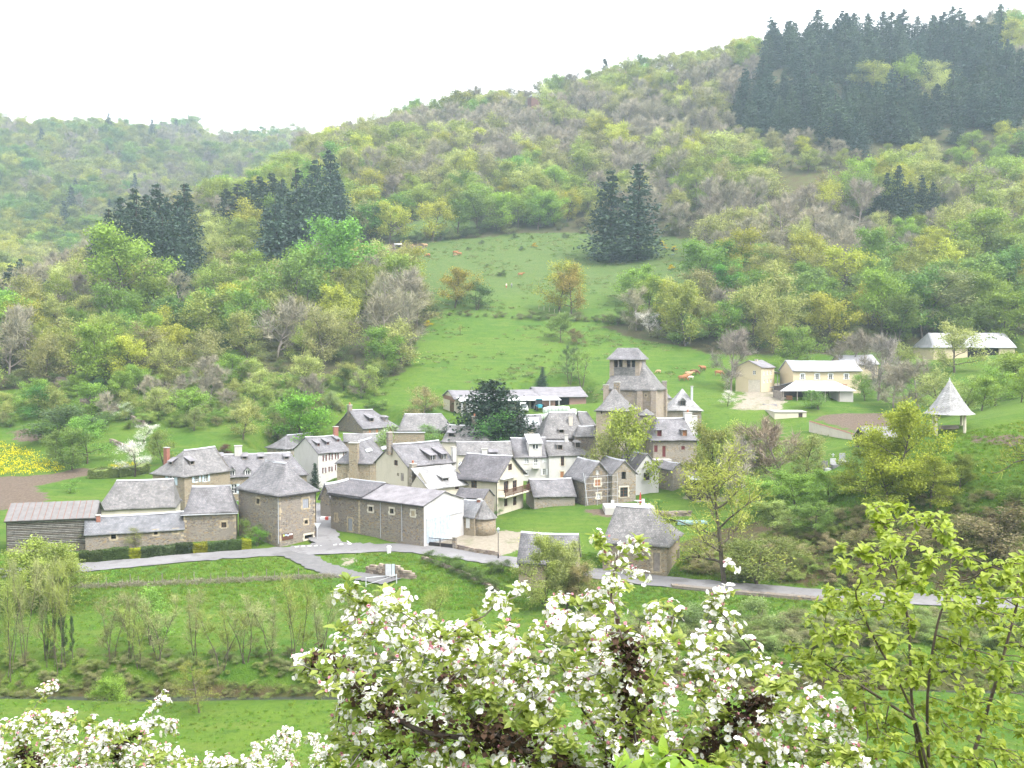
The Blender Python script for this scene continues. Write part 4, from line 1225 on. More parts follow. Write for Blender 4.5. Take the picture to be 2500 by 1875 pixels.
m.box(o, h.ub, h.ua, UP, .25, .31, -1.245, -.01, zf + 1.003, zf + 1.08); m.box(o, h.ub, h.ua, UP, h.B + .79, h.B + .85, -1.245, -.01, zf + 1.003, zf + 1.08)
rl = m.build('balcony_rail', M['frame_brown'], h.root)
m = MB(); b = .4
while b < h.B + .8:
 m.box(o, h.ub, h.ua, UP, b, b + .05, -1.30, -1.26, zf + .2, zf + 1.0); b += .17
m.build('baluster', M['frame_brown'], rl)['kind'] = 'stuff'
m = MB(); m.box(o, h.ub, h.ua, UP, .7, h.B * .62, -.7, -.01, zf + 2.55, zf + 2.68); m.build('awning', M['sheet_white'], h.root)
m = MB(); m.box(o, h.ua, h.ub, UP, -.02, h.A, -.022, .0, zf - .12, zf + .02); m.build('floor_band', M['surround_pale'], h.root)
h.pipe('L', 232, 812, 1140, 'iron'); h.skylight(-118, 665, -85, 690); h.gutter(('L',), 'iron')
# --- white terrace
h = House('white_wall_dormer_house', 'white rendered terrace house with tall wall dormer and small balcony', 3, (395, 830, 610), None, (702, 599), Y=177, A=8, theta=80,
  wall='white', roof='slate', axis='b', ridge=(480, 436), over=.3, flare=.12,
  openings=[('R', 480, 617, 520, 672, 'wc'), ('R', 566, 612, 600, 692, 'w'), ('R', 642, 612, 680, 660, 'shut:shut_white'), ('R', 487, 727, 520, 780, 'wc'), ('R', 643, 717, 674, 775, 'w', 'shut_white')])
o = h.P0 - h.off
s0, z0 = h.on_face('R', 522, 606); s1, z1 = h.on_face('R', 636, 492)
m = MB(); m.box(o, h.ub, h.ua, UP, s0, s1, -.02, 3.2, h.H - .4, z1); wd_ = m.build('wall_dormer', M['white'], h.root)
m = MB(); c0, zz0 = h.on_face('R', 553, 541); c1, zz1 = h.on_face('R', 605, 494); m.box(o, h.ub, h.ua, UP, c0, c1, -.06, -.022, zz0, zz1); m.box(o, h.ub, h.ua, UP, (c0 + c1) / 2 - .05, (c0 + c1) / 2 + .05, -.1, -.065, zz0, zz1)
for zq in (zz0, zz1 - .08): m.box(o, h.ub, h.ua, UP, c0, c1, -.1, -.065, zq, zq + .08)
m.build('window', M['frame_white'], wd_)
for (p, q) in ((c0 + .06, (c0 + c1) / 2 - .06), ((c0 + c1) / 2 + .06, c1 - .06)):
 m = MB(); m.box(o, h.ub, h.ua, UP, p, q, -.075, -.064, zz0 + .09, zz1 - .09); m.build('pane', M['glass'], wd_)
m = MB(); m.quadbox([o + h.ub * (s0 - .25) - h.ua * .35 + UP * (z1 + .0), o + h.ub * (s1 + .25) - h.ua * .35 + UP * z1, o + h.ub * (s1 + .25) + h.ua * 3.6 + UP * (z1 + 1.4), o + h.ub * (s0 - .25) + h.ua * 3.6 + UP * (z1 + 1.4)],
 [o + h.ub * (s0 - .25) - h.ua * .35 + UP * (z1 + .14), o + h.ub * (s1 + .25) - h.ua * .35 + UP * (z1 + .14), o + h.ub * (s1 + .25) + h.ua * 3.6 + UP * (z1 + 1.54), o + h.ub * (s0 - .25) + h.ua * 3.6 + UP * (z1 + 1.54)])
m.build('dormer_roof', M['fibro_light'], wd_)
s0, z0 = h.on_face('R', 548, 712); s1, z1 = h.on_face('R', 614, 655)
m = MB(); m.box(o, h.ub, h.ua, UP, s0, s1, -.9, -.003, z0, z0 + .16); m.build('balcony_floor', M['white'], h.root)
m = MB()
for k in range(9):
 x = s0 + .05 + (s1 - s0 - .1) * k / 8; m.box(o, h.ub, h.ua, UP, x - .03, x + .03, -.88, -.84, z0 + .165, z1)
m.box(o, h.ub, h.ua, UP, s0, s1, -.89, -.83, z1 + .002, z1 + .06); m.build('balcony_rail', M['frame_white'], h.root)
h = House('white_stone_terrace_house', 'white washed terrace house with brown shutters and two small hipped dormers', 3, (702, 830, 599), None, (1098, 580), Y=177.5, A=8, theta=79,
  wall='white', roof='slate_old', axis='b', ridge=(760, 466), hip=(0, 3.5), over=.3, flare=.15,
  openings=[('R', 808, 606, 838, 690, 'b', None, 'surround_pale'), ('R', 976, 599, 1012, 640, 'shut:wood'), ('R', 804, 741, 835, 795, 'door:shut_brown', None, 'surround_pale', 'door')])
h.dormer(783, 500, 820, 545, 'hip', win='b', roof='slate_old'); h.dormer(944, 478, 982, 526, 'hip', win='b', roof='slate_old')
h.chimney(857, 470, 405, 30, 'white', on='mid')
h = House('low_stone_garage', 'low stone outbuilding with slate roof beside the balcony house garden', 3, (570, 1062, 958), (472, 935), (935, 951), Y=156, lead='R', theta=78, cat='outbuilding',
  wall='rubble_pale', roof='slate', axis='b', ridge=(700, 806), over=.4, A=6, openings=[('R', 598, 972, 620, 990, 'd')])
# --- three gables
h = House('scaffolded_stone_house', 'brown stone gabled house with orange shutters behind scaffolding', 3, (1030, 1015, 812), (900, 806), (1270, 790), Y=157, theta=66, B=None, A=7,
  wall='rubble_dark', roof='slate', axis='a', ridge=(1140, 650), over=.45,
  openings=[('R', 1125, 729, 1151, 766, 'w'), ('R', 1116, 813, 1165, 870, 'shut:shut_brown', None, 'surround_pale'), ('R', 1131, 939, 1166, 991, 'wc', None, 'surround_pale'), ('L', 935, 925, 956, 1003, 'd', None, None, 'doorway')])
SH = h
h = House('pale_stone_gable_house', 'pale stone gabled house with glazed terrace door between two gables', 3, (1272, 1003, 756), (1160, 740), (1483, 748), Y=158, theta=70, A=7,
  wall='rubble_pale', roof='slate', axis='a', ridge=(1375, 640), over=.4,
  openings=[('R', 1355, 743, 1396, 813, 'd'), ('R', 1342, 882, 1411, 973, 'b', None, 'surround_pale', 'glazed_door')])
PG = h
h = House('white_gable_house', 'narrow white gabled house with brown window right of the stone gables', 3, (1480, 945, 722), (1380, 690), (1690, 700), Y=163, theta=70, A=7.5,
  wall='white_old', roof='slate_dark', axis='a', ridge=(1565, 578), over=.3,
  openings=[('R', 1566, 646, 1600, 686, 'w'), ('R', 1554, 751, 1607, 821, 'b')])
WG = h
h.skylight(1446, 615, 1468, 650)
h = House('small_slate_house', 'small slate roofed house behind the white gable', 3, (1400, 690, 640), (1240, 612), (1470, 600), Y=176, theta=60, A=6.5, wall='rubble_pale', roof='slate', axis='a', ridge=(1445, 520), over=.3)
h.chimney(1338, 520, 485, 10, 'zinc', on='mid')
# --- tall stone house with veranda
h = House('tall_stone_house', 'tall grey stone house with red shutters, two dormers and wide white chimneys', 3, (1640, 790, 450), None, (2035, 452), Y=172, A=8.5, theta=84,
  wall='rubble_pale', roof='slate', axis='b', ridge=(1800, 257), hip=(1.6, 1.2), over=.5, flare=.25,
  openings=[('R', 1641, 506, 1680, 566, 'shut:shut_red'), ('R', 1722, 511, 1752, 610, 'door:shut_red', None, None, 'door'), ('R', 1893, 512, 1925, 545, 'shut:shut_red'), ('R', 1716, 648, 1756, 705, 'd')])
h.dormer(1676, 366, 1716, 426, 'hip', win='r', roof='slate'); h.dormer(1906, 366, 1942, 426, 'hip', win='o', roof='slate')
h.chimney(1950, 300, 205, 66, 'white', on='mid', depth=1.0, pot=True); h.chimney(2005, 330, 235, 50, 'white', on='mid', depth=1.0)
o = h.P0 - h.off
s0, z0 = h.on_face('R', 1625, 625); s1, _ = h.on_face('R', 1780, 625)
m = MB(); m.box(o, h.ub, h.ua, UP, s0, s1, -2.2, -.004, z0 - .25, z0); m.build('terrace_slab', M['concrete'], h.root)
s2, z2 = h.on_face('R', 1690, 700); s3, z3 = h.on_face('R', 1790, 850)
m = MB()
for x in (s2, (s2 + s3) / 2, s3 - .12): m.box(o, h.ub, h.ua, UP, x, x + .12, -2.6, -2.48, -1, z2)
m.box(o, h.ub, h.ua, UP, s2, s3, -2.62, -2.46, z2, z2 + .14); m.box(o, h.ub, h.ua, UP, s2, s3, -2.58, -2.5, z3 + .2, z3 + 1.2)
vr = m.build('veranda', M['frame_brown'], h.root)
m = MB(); m.box(o, h.ub, h.ua, UP, s2, s3, -2.6, -.01, z3 - .1, z3 + .05); m.build('veranda_floor', M['sheet_white'], vr)
m = MB(); m.quadbox([h.W(-2.9, s2 - .2, z2 + .15), h.W(-2.9, s3 + .2, z2 + .15), h.W(-.01, s3 + .2, z2 + .9), h.W(-.01, s2 - .2, z2 + .9)], [h.W(-2.9, s2 - .2, z2 + .25), h.W(-2.9, s3 + .2, z2 + .25), h.W(-.01, s3 + .2, z2 + 1.0), h.W(-.01, s2 - .2, z2 + 1.0)])
m.build('veranda_roof', M['wood'], vr)
h = House('small_round_cornered_house', 'small pale stone house with slate roof beside the wooden veranda', 8, (478, 990, 760), (430, 740), (640, 750), Y=165, theta=60, A=4.5, wall='rubble_pale', roof='slate', axis='a', ridge=(545, 672), over=.25)
# --- church
h = House('church', 'old stone church with slate roofed open belfry above the village', 4, (1535, 1010, 652), (990, 600), (1606, 606), Y=188, theta=22, cat='church', A=None, B=8.5,
  wall='church', roof='slate_old', axis='a', rise=5.6, hip=(3.6, 2.2), over=.45, flare=.12, ridgecap=False, openings=[('L', 1438, 722, 1452, 742, 'd', None, 'surround')])
CH = h; o = h.P0 - h.off
for a, b in ((-.01, 0), (h.A * .27, 0), (-.01, h.B * .98)):
 m = MB(); m.box(o, h.ua, h.ub, UP, a - .5 if a > 1 else -.55, a + .5 if a > 1 else .5, -.7 if b == 0 else b - .5, .3 if b == 0 else b + .4, -2, h.H * .9); m.build('buttress', M['church'], h.root)
# belfry: two stone slabs, posts, beams and a hipped cap
q = ray(*zz(4, 1235, 425)); nrm = h.ub[:2]; pp = h.P0[:2] + h.ub[:2] * (h.B * .38); k = (nrm @ pp) / (nrm @ q[:2]); w = q * k - h.P0
ac, hb = float(w @ h.ua), float(w[2])
sc_ = w[1] * 0 + (h.P0[1] + 2) / FPX / ZOOMS[4][2]
bw = (1375 - 1060) * sc_ / math.cos(h.th) / 2
hz = lambda y: ray(*zz(4, 1235, y))[2] * (h.P0[1] + w[1]) - h.P0[2]
zt, ze_, zo = hz(218), hz(330), hz(358)
b0_, b1_ = h.B * .22, h.B * .78
for nm, a0, a1 in (('belfry_pier', ac - bw, ac - bw + .9), ('belfry_pier', ac + bw - .9, ac + bw)):
 m = MB(); m.box(o, h.ua, h.ub, UP, a0, a1, b0_, b1_, hz(540) - 1.5, ze_); m.build(nm, M['church'], h.root)
m = MB(); m.box(o, h.ua, h.ub, UP, ac - bw + .9, ac + bw - .9, b0_, b1_, hz(520) - 1.5, hz(425)); m.build('belfry_base', M['slate_old'], h.root)
for x in (-.42, 0.0, .42):
 m = MB(); m.box(o, h.ua, h.ub, UP, ac + x * bw - (.12 if x else .42), ac + x * bw + (.12 if x else .42), b0_ + .1, b0_ + .4, hz(425), ze_); m.build('belfry_post', M['wood'] if x else M['church'], h.root)
 if x:
  m = MB(); m.box(o, h.ua, h.ub, UP, ac + x * bw - .12, ac + x * bw + .12, b1_ - .4, b1_ - .1, hz(425), ze_); m.build('belfry_post', M['wood'], h.root)
m = MB(); m.box(o, h.ua, h.ub, UP, ac - bw + .9, ac + bw - .9, b0_ + .05, b0_ + .3, ze_ - .3, ze_ - .02); m.build('belfry_beam', M['wood'], h.root)
for x in (-.22, .22):
 m = MB(); c = o + h.ua * (ac + x * bw) + h.ub * (h.B * .5) + UP * (hz(425) + .35)
 m.lathe(c, [(.42, 0), (.34, .15), (.26, .5), (.14, .62), (.02, .66)], 12); m.build('bell', M['iron'], h.root)
rv_ = []; e = .55
def Rr(a, b, z): return o + h.ua * a + h.ub * b + UP * z
cap_ = MB(); rows = [(1.0, 0), (.86, .3), (.7, .62), (.55, 1.0)]
ring = []
for f_, t_ in rows:
 zz_ = ze_ - .25 + (zt - ze_ + .25) * t_
 wa = (bw + e) * f_; wb = (b1_ - b0_) / 2 * (1.25 * (1 - t_) + .16 * t_) + .1
 bc = (b0_ + b1_) / 2
 ring.append([Rr(ac - wa, bc - wb, zz_), Rr(ac + wa, bc - wb, zz_), Rr(ac + wa, bc + wb, zz_), Rr(ac - wa, bc + wb, zz_)])
for i in range(3):
 for k in range(4):
  k2 = (k + 1) % 4; cap_.poly([ring[i][k], ring[i][k2], ring[i + 1][k2], ring[i + 1][k]])
cap_.poly(ring[3]); cap_.poly(ring[0][::-1])
cap_o = cap_.build('belfry_roof', M['slate'], h.root)
# front flap of the nave roof climbing to the belfry
# --- tower house in front of the church
h = House('steep_roofed_tower_house', 'lime washed tower house with steep lichen covered roof in front of the church', 4, (1272, 1190, 888), (908, 858), (1390, 872), Y=174, theta=14, B=8.5,
  wall='towerhouse', roof='slate_old', axis='a', ridge=(1165, 636), hip=(3.4, 2.6), over=.4, flare=.3, ridgecap=False,
  openings=[('L', 1098, 886, 1134, 962, 'w', 'shut_grey'), ('L', 1120, 1038, 1156, 1092, 'w', 'shut_white'), ('L', 957, 906, 972, 932, 'd')])
h.chimney(1133, 660, 582, 62, 'rubble', on='mid'); h.chimney(1015, 720, 612, 55, 'church', on='mid')
h = House('stone_annex', 'small square stone annex with flat slate roof beside the tower house', 4, (1520, 1150, 940), (1376, 938), (1560, 930), Y=178, theta=8, B=4, cat='annex', wall='rubble_pale', roof='slate_old', axis='a', rise=1.0, hip=(1.6, 1.6), over=.3,
  openings=[('L', 1424, 982, 1448, 1012, 'd')])
h = House('presbytery', 'cream house with orange brown shutters tucked right of the church', 4, (1600, 985, 752), None, (1716, 752), Y=203, theta=86, A=7, wall='cream', roof='slate', axis='b', ridge=(1640, 600), over=.35, hip=(0, 1.6),
  openings=[('R', 1603, 800, 1662, 872, 'b', None, 'shut_brown')])
h.chimney(1645, 665, 572, 46, 'rubble', on='mid')
h = House('pyramid_roof_house', 'stone house with bright pale slate pyramid roof and one dormer', 4, (2045, 975, 881), (1683, 881), (2076, 862), Y=196, theta=3, B=8, wall='rubble_pale', roof='slate_pale', axis='a', ridge=(1850, 657), hip=(6.8, 6.8), over=.45, flare=.2, ridgecap=False)
h.dormer(1817, 790, 1872, 850, 'gable', win='b', roof='slate_pale', wall='slate_pale'); h.chimney(1942, 760, 627, 22, 'zinc', side='L')
# --- middle roofs
h = House('big_hipped_roof_house', 'house with huge steep hipped slate roof below the hay barns', 4, (330, 1260, 1184), (184, 1168), (800, 1180), Y=184, theta=78, A=7.5, wall='rubble', roof='slate_old', axis='b', ridge=(500, 908), hip=(2.2, 1.2), over=.4, flare=.1)
h.dormer(512, 1098, 558, 1142, 'hip', win='d', roof='slate_old'); h.chimney(632, 1030, 950, 40, 'beige')
h = House('solar_panel_house', 'cream house with two solar panels on its slate roof', 4, (82, 1200, 1082), None, (330, 1076), Y=195, theta=84, A=7, wall='cream', roof='slate', axis='b', ridge=(200, 938), over=.35)
for x0 in (132, 212):
 h.skylight(x0, 976, x0 + 74, 1052, name='solar_panel', mat='curtain')
h = House('old_slate_cottage', 'low cottage with old slate roof left of the tower house', 4, (700, 1230, 1170), None, (905, 1165), Y=182, theta=84, A=6, wall='rubble', roof='slate_old', axis='b', ridge=(800, 1060), over=.35, hip=(.8, .0))
h = House('back_slate_cottage', 'small slate roofed cottage between the big hipped roof and the hay barn', 4, (742, 1110, 1050), None, (905, 1052), Y=192, theta=84, A=6, wall='rubble_dark', roof='slate_old', axis='b', ridge=(790, 905), over=.3, hip=(0, 1.2))
# --- hay barns
h = House('hay_barn', 'pink block farm barn with grey sheet roof and wide dark doorway', 4, (282, 880, 742), None, (800, 726), Y=222, theta=82, A=16, cat='barn', wall='pinkbrick', roof='fibro', axis='b', ridge=(430, 638), over=.7, ridgecap=False, jit=.01,
  openings=[('R', 466, 752, 620, 850, 'd', None, None, 'barn_doorway')])
HB = h
h = House('long_farm_shed', 'long cream and brown farm shed partly hidden by the cedar', 9, (492, 570, 414), (350, 385), (1400, 402), Y=216, theta=76, A=15, cat='barn', wall='cream', roof='fibro', axis='b', ridge=(390, 322), over=.6, ridgecap=False, jit=.01,
  openings=[('L', 432, 430, 480, 556, 'shut:frame_brown'), ('R', 1150, 440, 1290, 560, 'd', None, None, 'barn_doorway'), ('R', 1310, 440, 1395, 560, 'd', None, None, 'barn_doorway')])
FS = h; o = h.P0 - h.off
m = MB(); m.box(o, h.ua, h.ub, UP, .1, h.A - .1, -.03, -.003, h.H * .8, h.H + .3); m.build('gable_boarding', M['rust'], h.root)
s0, z0 = h.on_face('R', 500, 430); s1, _ = h.on_face('R', 1590, 420)
m = MB(); m.quadbox([h.W(-3.6, .3, z0 - .1), h.W(-3.6, s1, z0 - .1), h.W(-.02, s1, z0 + .5), h.W(-.02, .3, z0 + .5)], [h.W(-3.6, .3, z0 + .0), h.W(-3.6, s1, z0 + .0), h.W(-.02, s1, z0 + .62), h.W(-.02, .3, z0 + .62)])
m.build('canopy', M['sheet_white'], h.root)
for f_ in (.02, .2, .62, .76, .9, .995):
 m = MB(); x = .4 + (s1 - .8) * f_; m.box(o, h.ub, h.ua, UP, x - .09, x + .09, -3.5, -3.3, -1, z0 - .1); m.build('canopy_post', M['sheet_white'], h.root)
m = MB(); m.box(o, h.ub, h.ua, UP, 2.4, 7.5, -3.2, -.05, -1, z0 - .3); m.build('white_cladding', M['sheet_white'], h.root)
# --- farm on the right
h = House('farmhouse_garage', 'ochre farm building with garage door and low slate roof on the hill road', 5, (438, 492, 323), (266, 328), (527, 326), Y=226, theta=35, wall='farm', roof='fibro', axis='b', rise=1.5, over=.4, ridgecap=False, cat='farm building',
  openings=[('L', 350, 408, 430, 490, 'door:surround_pale', None, None, 'garage_door'), ('L', 381, 345, 401, 373, 'w'), ('R', 454, 346, 465, 376, 'wc'), ('R', 477, 344, 488, 374, 'wc'), ('R', 500, 343, 511, 372, 'wc'), ('R', 454, 405, 464, 428, 'wc'), ('R', 477, 402, 488, 426, 'wc'), ('R', 500, 400, 511, 424, 'wc')])
h.chimney(405, 290, 266, 16, 'farm', on='mid')
FG = h
h = House('ochre_farmhouse', 'long ochre farmhouse with a row of four white framed windows', 5, (652, 500, 344), None, (1112, 344), Y=226, theta=88, A=10, wall='farm', roof='fibro_light', axis='b', rise=2.3, over=.5, ridgecap=False, cat='farmhouse',
  openings=[('R', 706, 369, 728, 404, 'w', None, 'frame_white'), ('R', 804, 368, 828, 404, 'w', None, 'frame_white'), ('R', 894, 368, 918, 404, 'w', None, 'frame_white'), ('R', 1001, 368, 1025, 404, 'w', None, 'frame_white'),
     ('R', 806, 451, 826, 471, 'w'), ('R', 896, 451, 918, 471, 'w'), ('R', 674, 452, 768, 494, 'door:surround_pale', None, None, 'garage_door')])
h = House('rear_farm_shed', 'grey roofed shed rising behind the ochre farmhouse', 5, (990, 400, 300), None, (1230, 298), Y=240, theta=88, A=9, wall='farm', roof='fibro_light', axis='b', rise=2.2, over=.4, ridgecap=False, cat='shed')
h = House('upper_barn', 'cream hillside barn with pale roof and wide dark opening at the wood edge', 5, (1602, 285, 182), None, (2150, 182), Y=252, theta=88, A=12, wall='farm', roof='fibro_light', axis='b', rise=3.6, over=.6, hip=(1.2, 0), ridgecap=False, cat='barn',
  openings=[('R', 1830, 190, 2045, 280, 'd', None, None, 'barn_doorway')])
h = House('ridge_hut', 'small red walled hut with grey roof alone on the skyline ridge', 0, (1297, 246, 234), (1285, 233), (1318, 234), Y=645, theta=60, cat='hut', A=4.5, B=6.5, wall='frame_brown', roof='slate', axis='b', rise=1.6, hip=(1.6, 1.6), over=.5, ridgecap=False)
# --- front right barn and hut
h = House('roadside_stone_barn', 'large stone barn with broad grey hipped roof behind the blossoming branches', 3, (1762, 1655, 1392), (1186, 1326), (1975, 1330), Y=117, lead='L', theta=20, cat='barn', B=8.5,
  wall='rubble_warm', roof='slate_old', axis='a', ridge=(1600, 1062), hip=(3.0, .6), over=.5, flare=.12,
  openings=[('L', 1290, 1365, 1310, 1392, 'd', None, 'surround'), ('L', 1640, 1475, 1700, 1640, 'door:wood', None, 'surround', 'door'), ('R', 1850, 1400, 1905, 1560, 'd', None, None, 'doorway')])
h = House('overgrown_hut', 'small slate roofed hut half hidden by roadside shrubs', 3, (930, 1680, 1560), (600, 1500), (1055, 1545), Y=111.5, theta=12, cat='hut', B=4.5, A=6.5, wall='rubble_warm', roof='slate', axis='a', ridge=(900, 1303), over=.35)
# --- bread oven
h = House('bread_oven_house', 'little stone bread oven house with rounded slate apse behind the barn gable', 2, (1872, 1262, 1142), (1772, 1128), (1960, 1120), Y=137.5, theta=30, cat='outbuilding', wall='rubble_warm', roof='slate_blue', axis='a', ridge=(1918, 1002), over=.3, A=4.2, B=4.2,
  openings=[('L', 1795, 1165, 1832, 1250, 'door:shut_white', None, None, 'door')])
o = h.P0 - h.off; c = o + h.ub * 2.1 - h.ua * .3
m = MB(); m.lathe(c, [(1.75, -1.5), (1.7, 1.5)], 16); m.build('apse_wall', M['rubble_warm'], h.root, True)
m = MB(); m.lathe(c, [(1.98, 1.42), (1.3, 2.1), (.7, 2.9), (.05, 3.9)], 16); m.build('apse_roof', M['slate_old'], h.root)
h.chimney(1918, 1020, 985, 32, 'brick', on='mid')
h = House('dark_lean_to_shed', 'dark roofed lean-to shed below the cream lean-to', 2, (1955, 1020, 985), (1700, 948), None, Y=143, theta=25, B=3.5, cat='shed', wall='rubble', roof='slate_dark', axis='a', rise=1.1, over=.25, ridgecap=False)
# ------------------------------------------------------------------ ground sheet, river and roads (the ground is levelled under the houses above)
gx = graded(-1500, -110, 130, 1500, 1.4, 1.06)
gy = graded(-100, 60, 262, 2500, 1.3, 1.03, 30)
GX, GY = np.meshgrid(gx, gy)
GZ = tz(GX.ravel(), GY.ravel()).reshape(GX.shape)
nvx, nvy = len(gx), len(gy)
tv = np.stack([GX.ravel(), GY.ravel(), GZ.ravel()], 1)
ii = (np.arange(nvy - 1)[:, None] * nvx + np.arange(nvx - 1)[None, :]).ravel()
tq = np.stack([ii, ii + 1, ii + nvx + 1, ii + nvx], 1)
def m_ground():
 t = NT('meadow_and_soil')
 v = t.coord('Object')
 at = t.t.nodes.new('ShaderNodeAttribute'); at.attribute_name = 'zone'
 sp = t.t.nodes.new('ShaderNodeSeparateColor'); t.t.links.new(at.outputs['Color'], sp.inputs[0])
 at2 = t.t.nodes.new('ShaderNodeAttribute'); at2.attribute_name = 'zone_b'
 sp2 = t.t.nodes.new('ShaderNodeSeparateColor'); t.t.links.new(at2.outputs['Color'], sp2.inputs[0])
 n1 = t.noise(0.05, 5, v, 0.6); n2 = t.noise(0.35, 5, v, 0.65); n3 = t.noise(2.2, 4, v, 0.7)
 vs = t.coord('Object', (0.25, 1.2, 1))
 ns = t.noise(0.5, 4, vs)
 g = t.mix(t.ramp(n1, 0.35, 0.65), (0.085, 0.182, 0.026), (0.135, 0.230, 0.032))
 g = t.mix(t.ramp(n2, 0.40, 0.72, 0, 0.7), g, (0.150, 0.245, 0.035))
 g = t.mix(t.ramp(n3, 0.42, 0.75, 0, 0.55), g, (0.045, 0.120, 0.022))
 g = t.mix(t.ramp(ns, 0.50, 0.66, 0, 0.65), g, (0.17, 0.235, 0.05))
 g = t.mix(t.ramp(t.noise(0.9, 6, v, 0.75), 0.52, 0.64, 0, 0.55), g, (0.05, 0.13, 0.022))
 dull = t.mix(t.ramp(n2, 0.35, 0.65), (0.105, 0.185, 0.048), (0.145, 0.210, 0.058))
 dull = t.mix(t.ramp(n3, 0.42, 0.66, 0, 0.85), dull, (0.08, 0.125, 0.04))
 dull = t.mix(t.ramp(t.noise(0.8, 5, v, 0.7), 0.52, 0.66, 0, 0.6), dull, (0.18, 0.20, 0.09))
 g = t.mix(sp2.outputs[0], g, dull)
 ff = t.mix(t.ramp(n3, 0.35, 0.65), (0.085, 0.070, 0.050), (0.125, 0.125, 0.060))
 ff = t.mix(t.ramp(n2, 0.45, 0.65, 0, 0.6), ff, (0.07, 0.105, 0.035))
 col = t.mix(t.ramp(t.math('ADD', sp.outputs[1], t.math('MULTIPLY', t.math('SUBTRACT', n2, 0.5), 0.5)), 0.35, 0.65), g, ff)
 soil = t.mix(t.ramp(n3, 0.35, 0.65), (0.155, 0.115, 0.095), (0.22, 0.17, 0.145))
 wob = t.math('MULTIPLY', t.math('SUBTRACT', n3, 0.5), 0.7)
 col = t.mix(t.ramp(t.math('ADD', sp.outputs[0], wob), 0.4, 0.6), col, soil)
 bank = t.mix(t.ramp(n2, 0.35, 0.65), (0.12, 0.085, 0.055), (0.125, 0.14, 0.05))
 bank = t.mix(t.ramp(n3, 0.5, 0.7, 0, 0.8), bank, (0.06, 0.09, 0.025))
 col = t.mix(t.ramp(t.math('ADD', sp2.outputs[1], wob), 0.35, 0.65), col, bank)
 gr = t.mix(t.ramp(n3, 0.3, 0.7), (0.36, 0.31, 0.265), (0.46, 0.42, 0.37))
 gr = t.mix(t.ramp(n2, 0.5, 0.68, 0, 0.55), gr, (0.16, 0.20, 0.07))
 col = t.mix(t.ramp(t.math('ADD', sp.outputs[2], wob), 0.4, 0.6), col, gr)
 h = t.math('ADD', n3, t.noise(9, 3, v))
 col = t.mix(1.0, col, (0.60, 0.60, 0.55), 'MULTIPLY')
 return t.surface(col, 0.95, h, 0.8, 0.18, 0.1)
me = quick_mesh('ground', tv, tq, mats=[m_ground()], smooth=True)
gpx, gpy = proj(tv[:, 0], tv[:, 1], tv[:, 2])
X_, Y_ = tv[:, 0], tv[:, 1]
za = np.zeros((len(tv), 4)); zb = np.zeros((len(tv), 4)); za[:, 3] = zb[:, 3] = 1
rngj = np.random.RandomState(5)
NJ = 10
for _ in range(NJ):                                   # soft, uneven edges between turf, soil and woodland floor
 jr = 0.8 + 0.009 * Y_
 xj, yj = X_ + rngj.uniform(-1, 1, len(tv)) * jr, Y_ + rngj.uniform(-1, 1, len(tv)) * jr
 pxj, pyj = proj(xj, yj, tv[:, 2])
 so = np.zeros(len(tv), bool); gr_ = so.copy(); bk = so.copy()
 for p in SOIL: so |= inpoly(pxj, pyj, p) & (Y_ > 60)
 for p in GRAVEL: gr_ |= inpoly(pxj, pyj, p) & (Y_ > 60)
 for p in BANK: bk |= inpoly(pxj, pyj, p) & (Y_ > 95)
 za[:, 0] += so / NJ; za[:, 2] += gr_ / NJ; zb[:, 1] += bk / NJ
 za[:, 1] += (forest_mask(xj, yj, pxj, pyj) & (Y_ > 200)) / NJ
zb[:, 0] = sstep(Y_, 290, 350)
zb[:, 1] = np.maximum(zb[:, 1], (np.abs(Y_ - RIVER_Y(X_) - .6) < 2.6) * 0.9)
for nm, arr in (('zone', za), ('zone_b', zb)):
 a = me.color_attributes.new(nm, 'FLOAT_COLOR', 'POINT')
 a.data.foreach_set('color', arr.astype(np.float32).ravel())
ground = link(bpy.data.objects.new('ground', me))
tag(ground, 'green valley meadows, garden soil and wooded slopes', None, kind='structure')
# river
rx = np.linspace(-220, 220, 120)
ry = RIVER_Y(rx)
rv = np.concatenate([np.stack([rx, ry - 4.6, np.full_like(rx, -31.35)], 1), np.stack([rx, ry + 4.6, np.full_like(rx, -31.35)], 1)])
rq = np.stack([np.arange(119), np.arange(119) + 1, np.arange(119) + 121, np.arange(119) + 120], 1)
def m_water():
 t = NT('river_water')
 v = t.coord('Object')
 n = t.noise(1.6, 4, v)
 return t.surface((0.05, 0.06, 0.045), 0.12, n, 0.35, 0.08, 0.5)
river = link(bpy.data.objects.new('river', quick_mesh('river', rv, rq, mats=[m_water()], smooth=True)))
tag(river, 'narrow dark river below the road meadow', None, kind='structure')
def ribbon(name, line, hw, mat, label, lift=0.02, edge=0.2, seed=1):
 p = line; rng = np.random.RandomState(seed)
 d = np.gradient(p[:, :2], axis=0); d /= np.linalg.norm(d, axis=1)[:, None]
 nrm = np.stack([-d[:, 1], d[:, 0]], 1)
 offs = np.linspace(-1, 1, 5)
 v = []
 for k, o in enumerate(offs):
  j = edge * rng.randn(len(p)) if abs(o) == 1 else 0
  q = p[:, :2] + nrm * (o * hw + np.sign(o) * j)[..., None] if abs(o) == 1 else p[:, :2] + nrm * (o * hw)
  z = p[:, 2] + lift + 0.05 * (1 - o * o)
  v.append(np.column_stack([q, z]))
 v = np.concatenate(v); n = len(p); f = []
 for k in range(4):
  for i in range(n - 1):
   f.append((k * n + i, k * n + i + 1, (k + 1) * n + i + 1, (k + 1) * n + i))
 o = link(bpy.data.objects.new(name, quick_mesh(name, v, f, mats=[mat], smooth=True)))
 return tag(o, label, None, kind='structure')
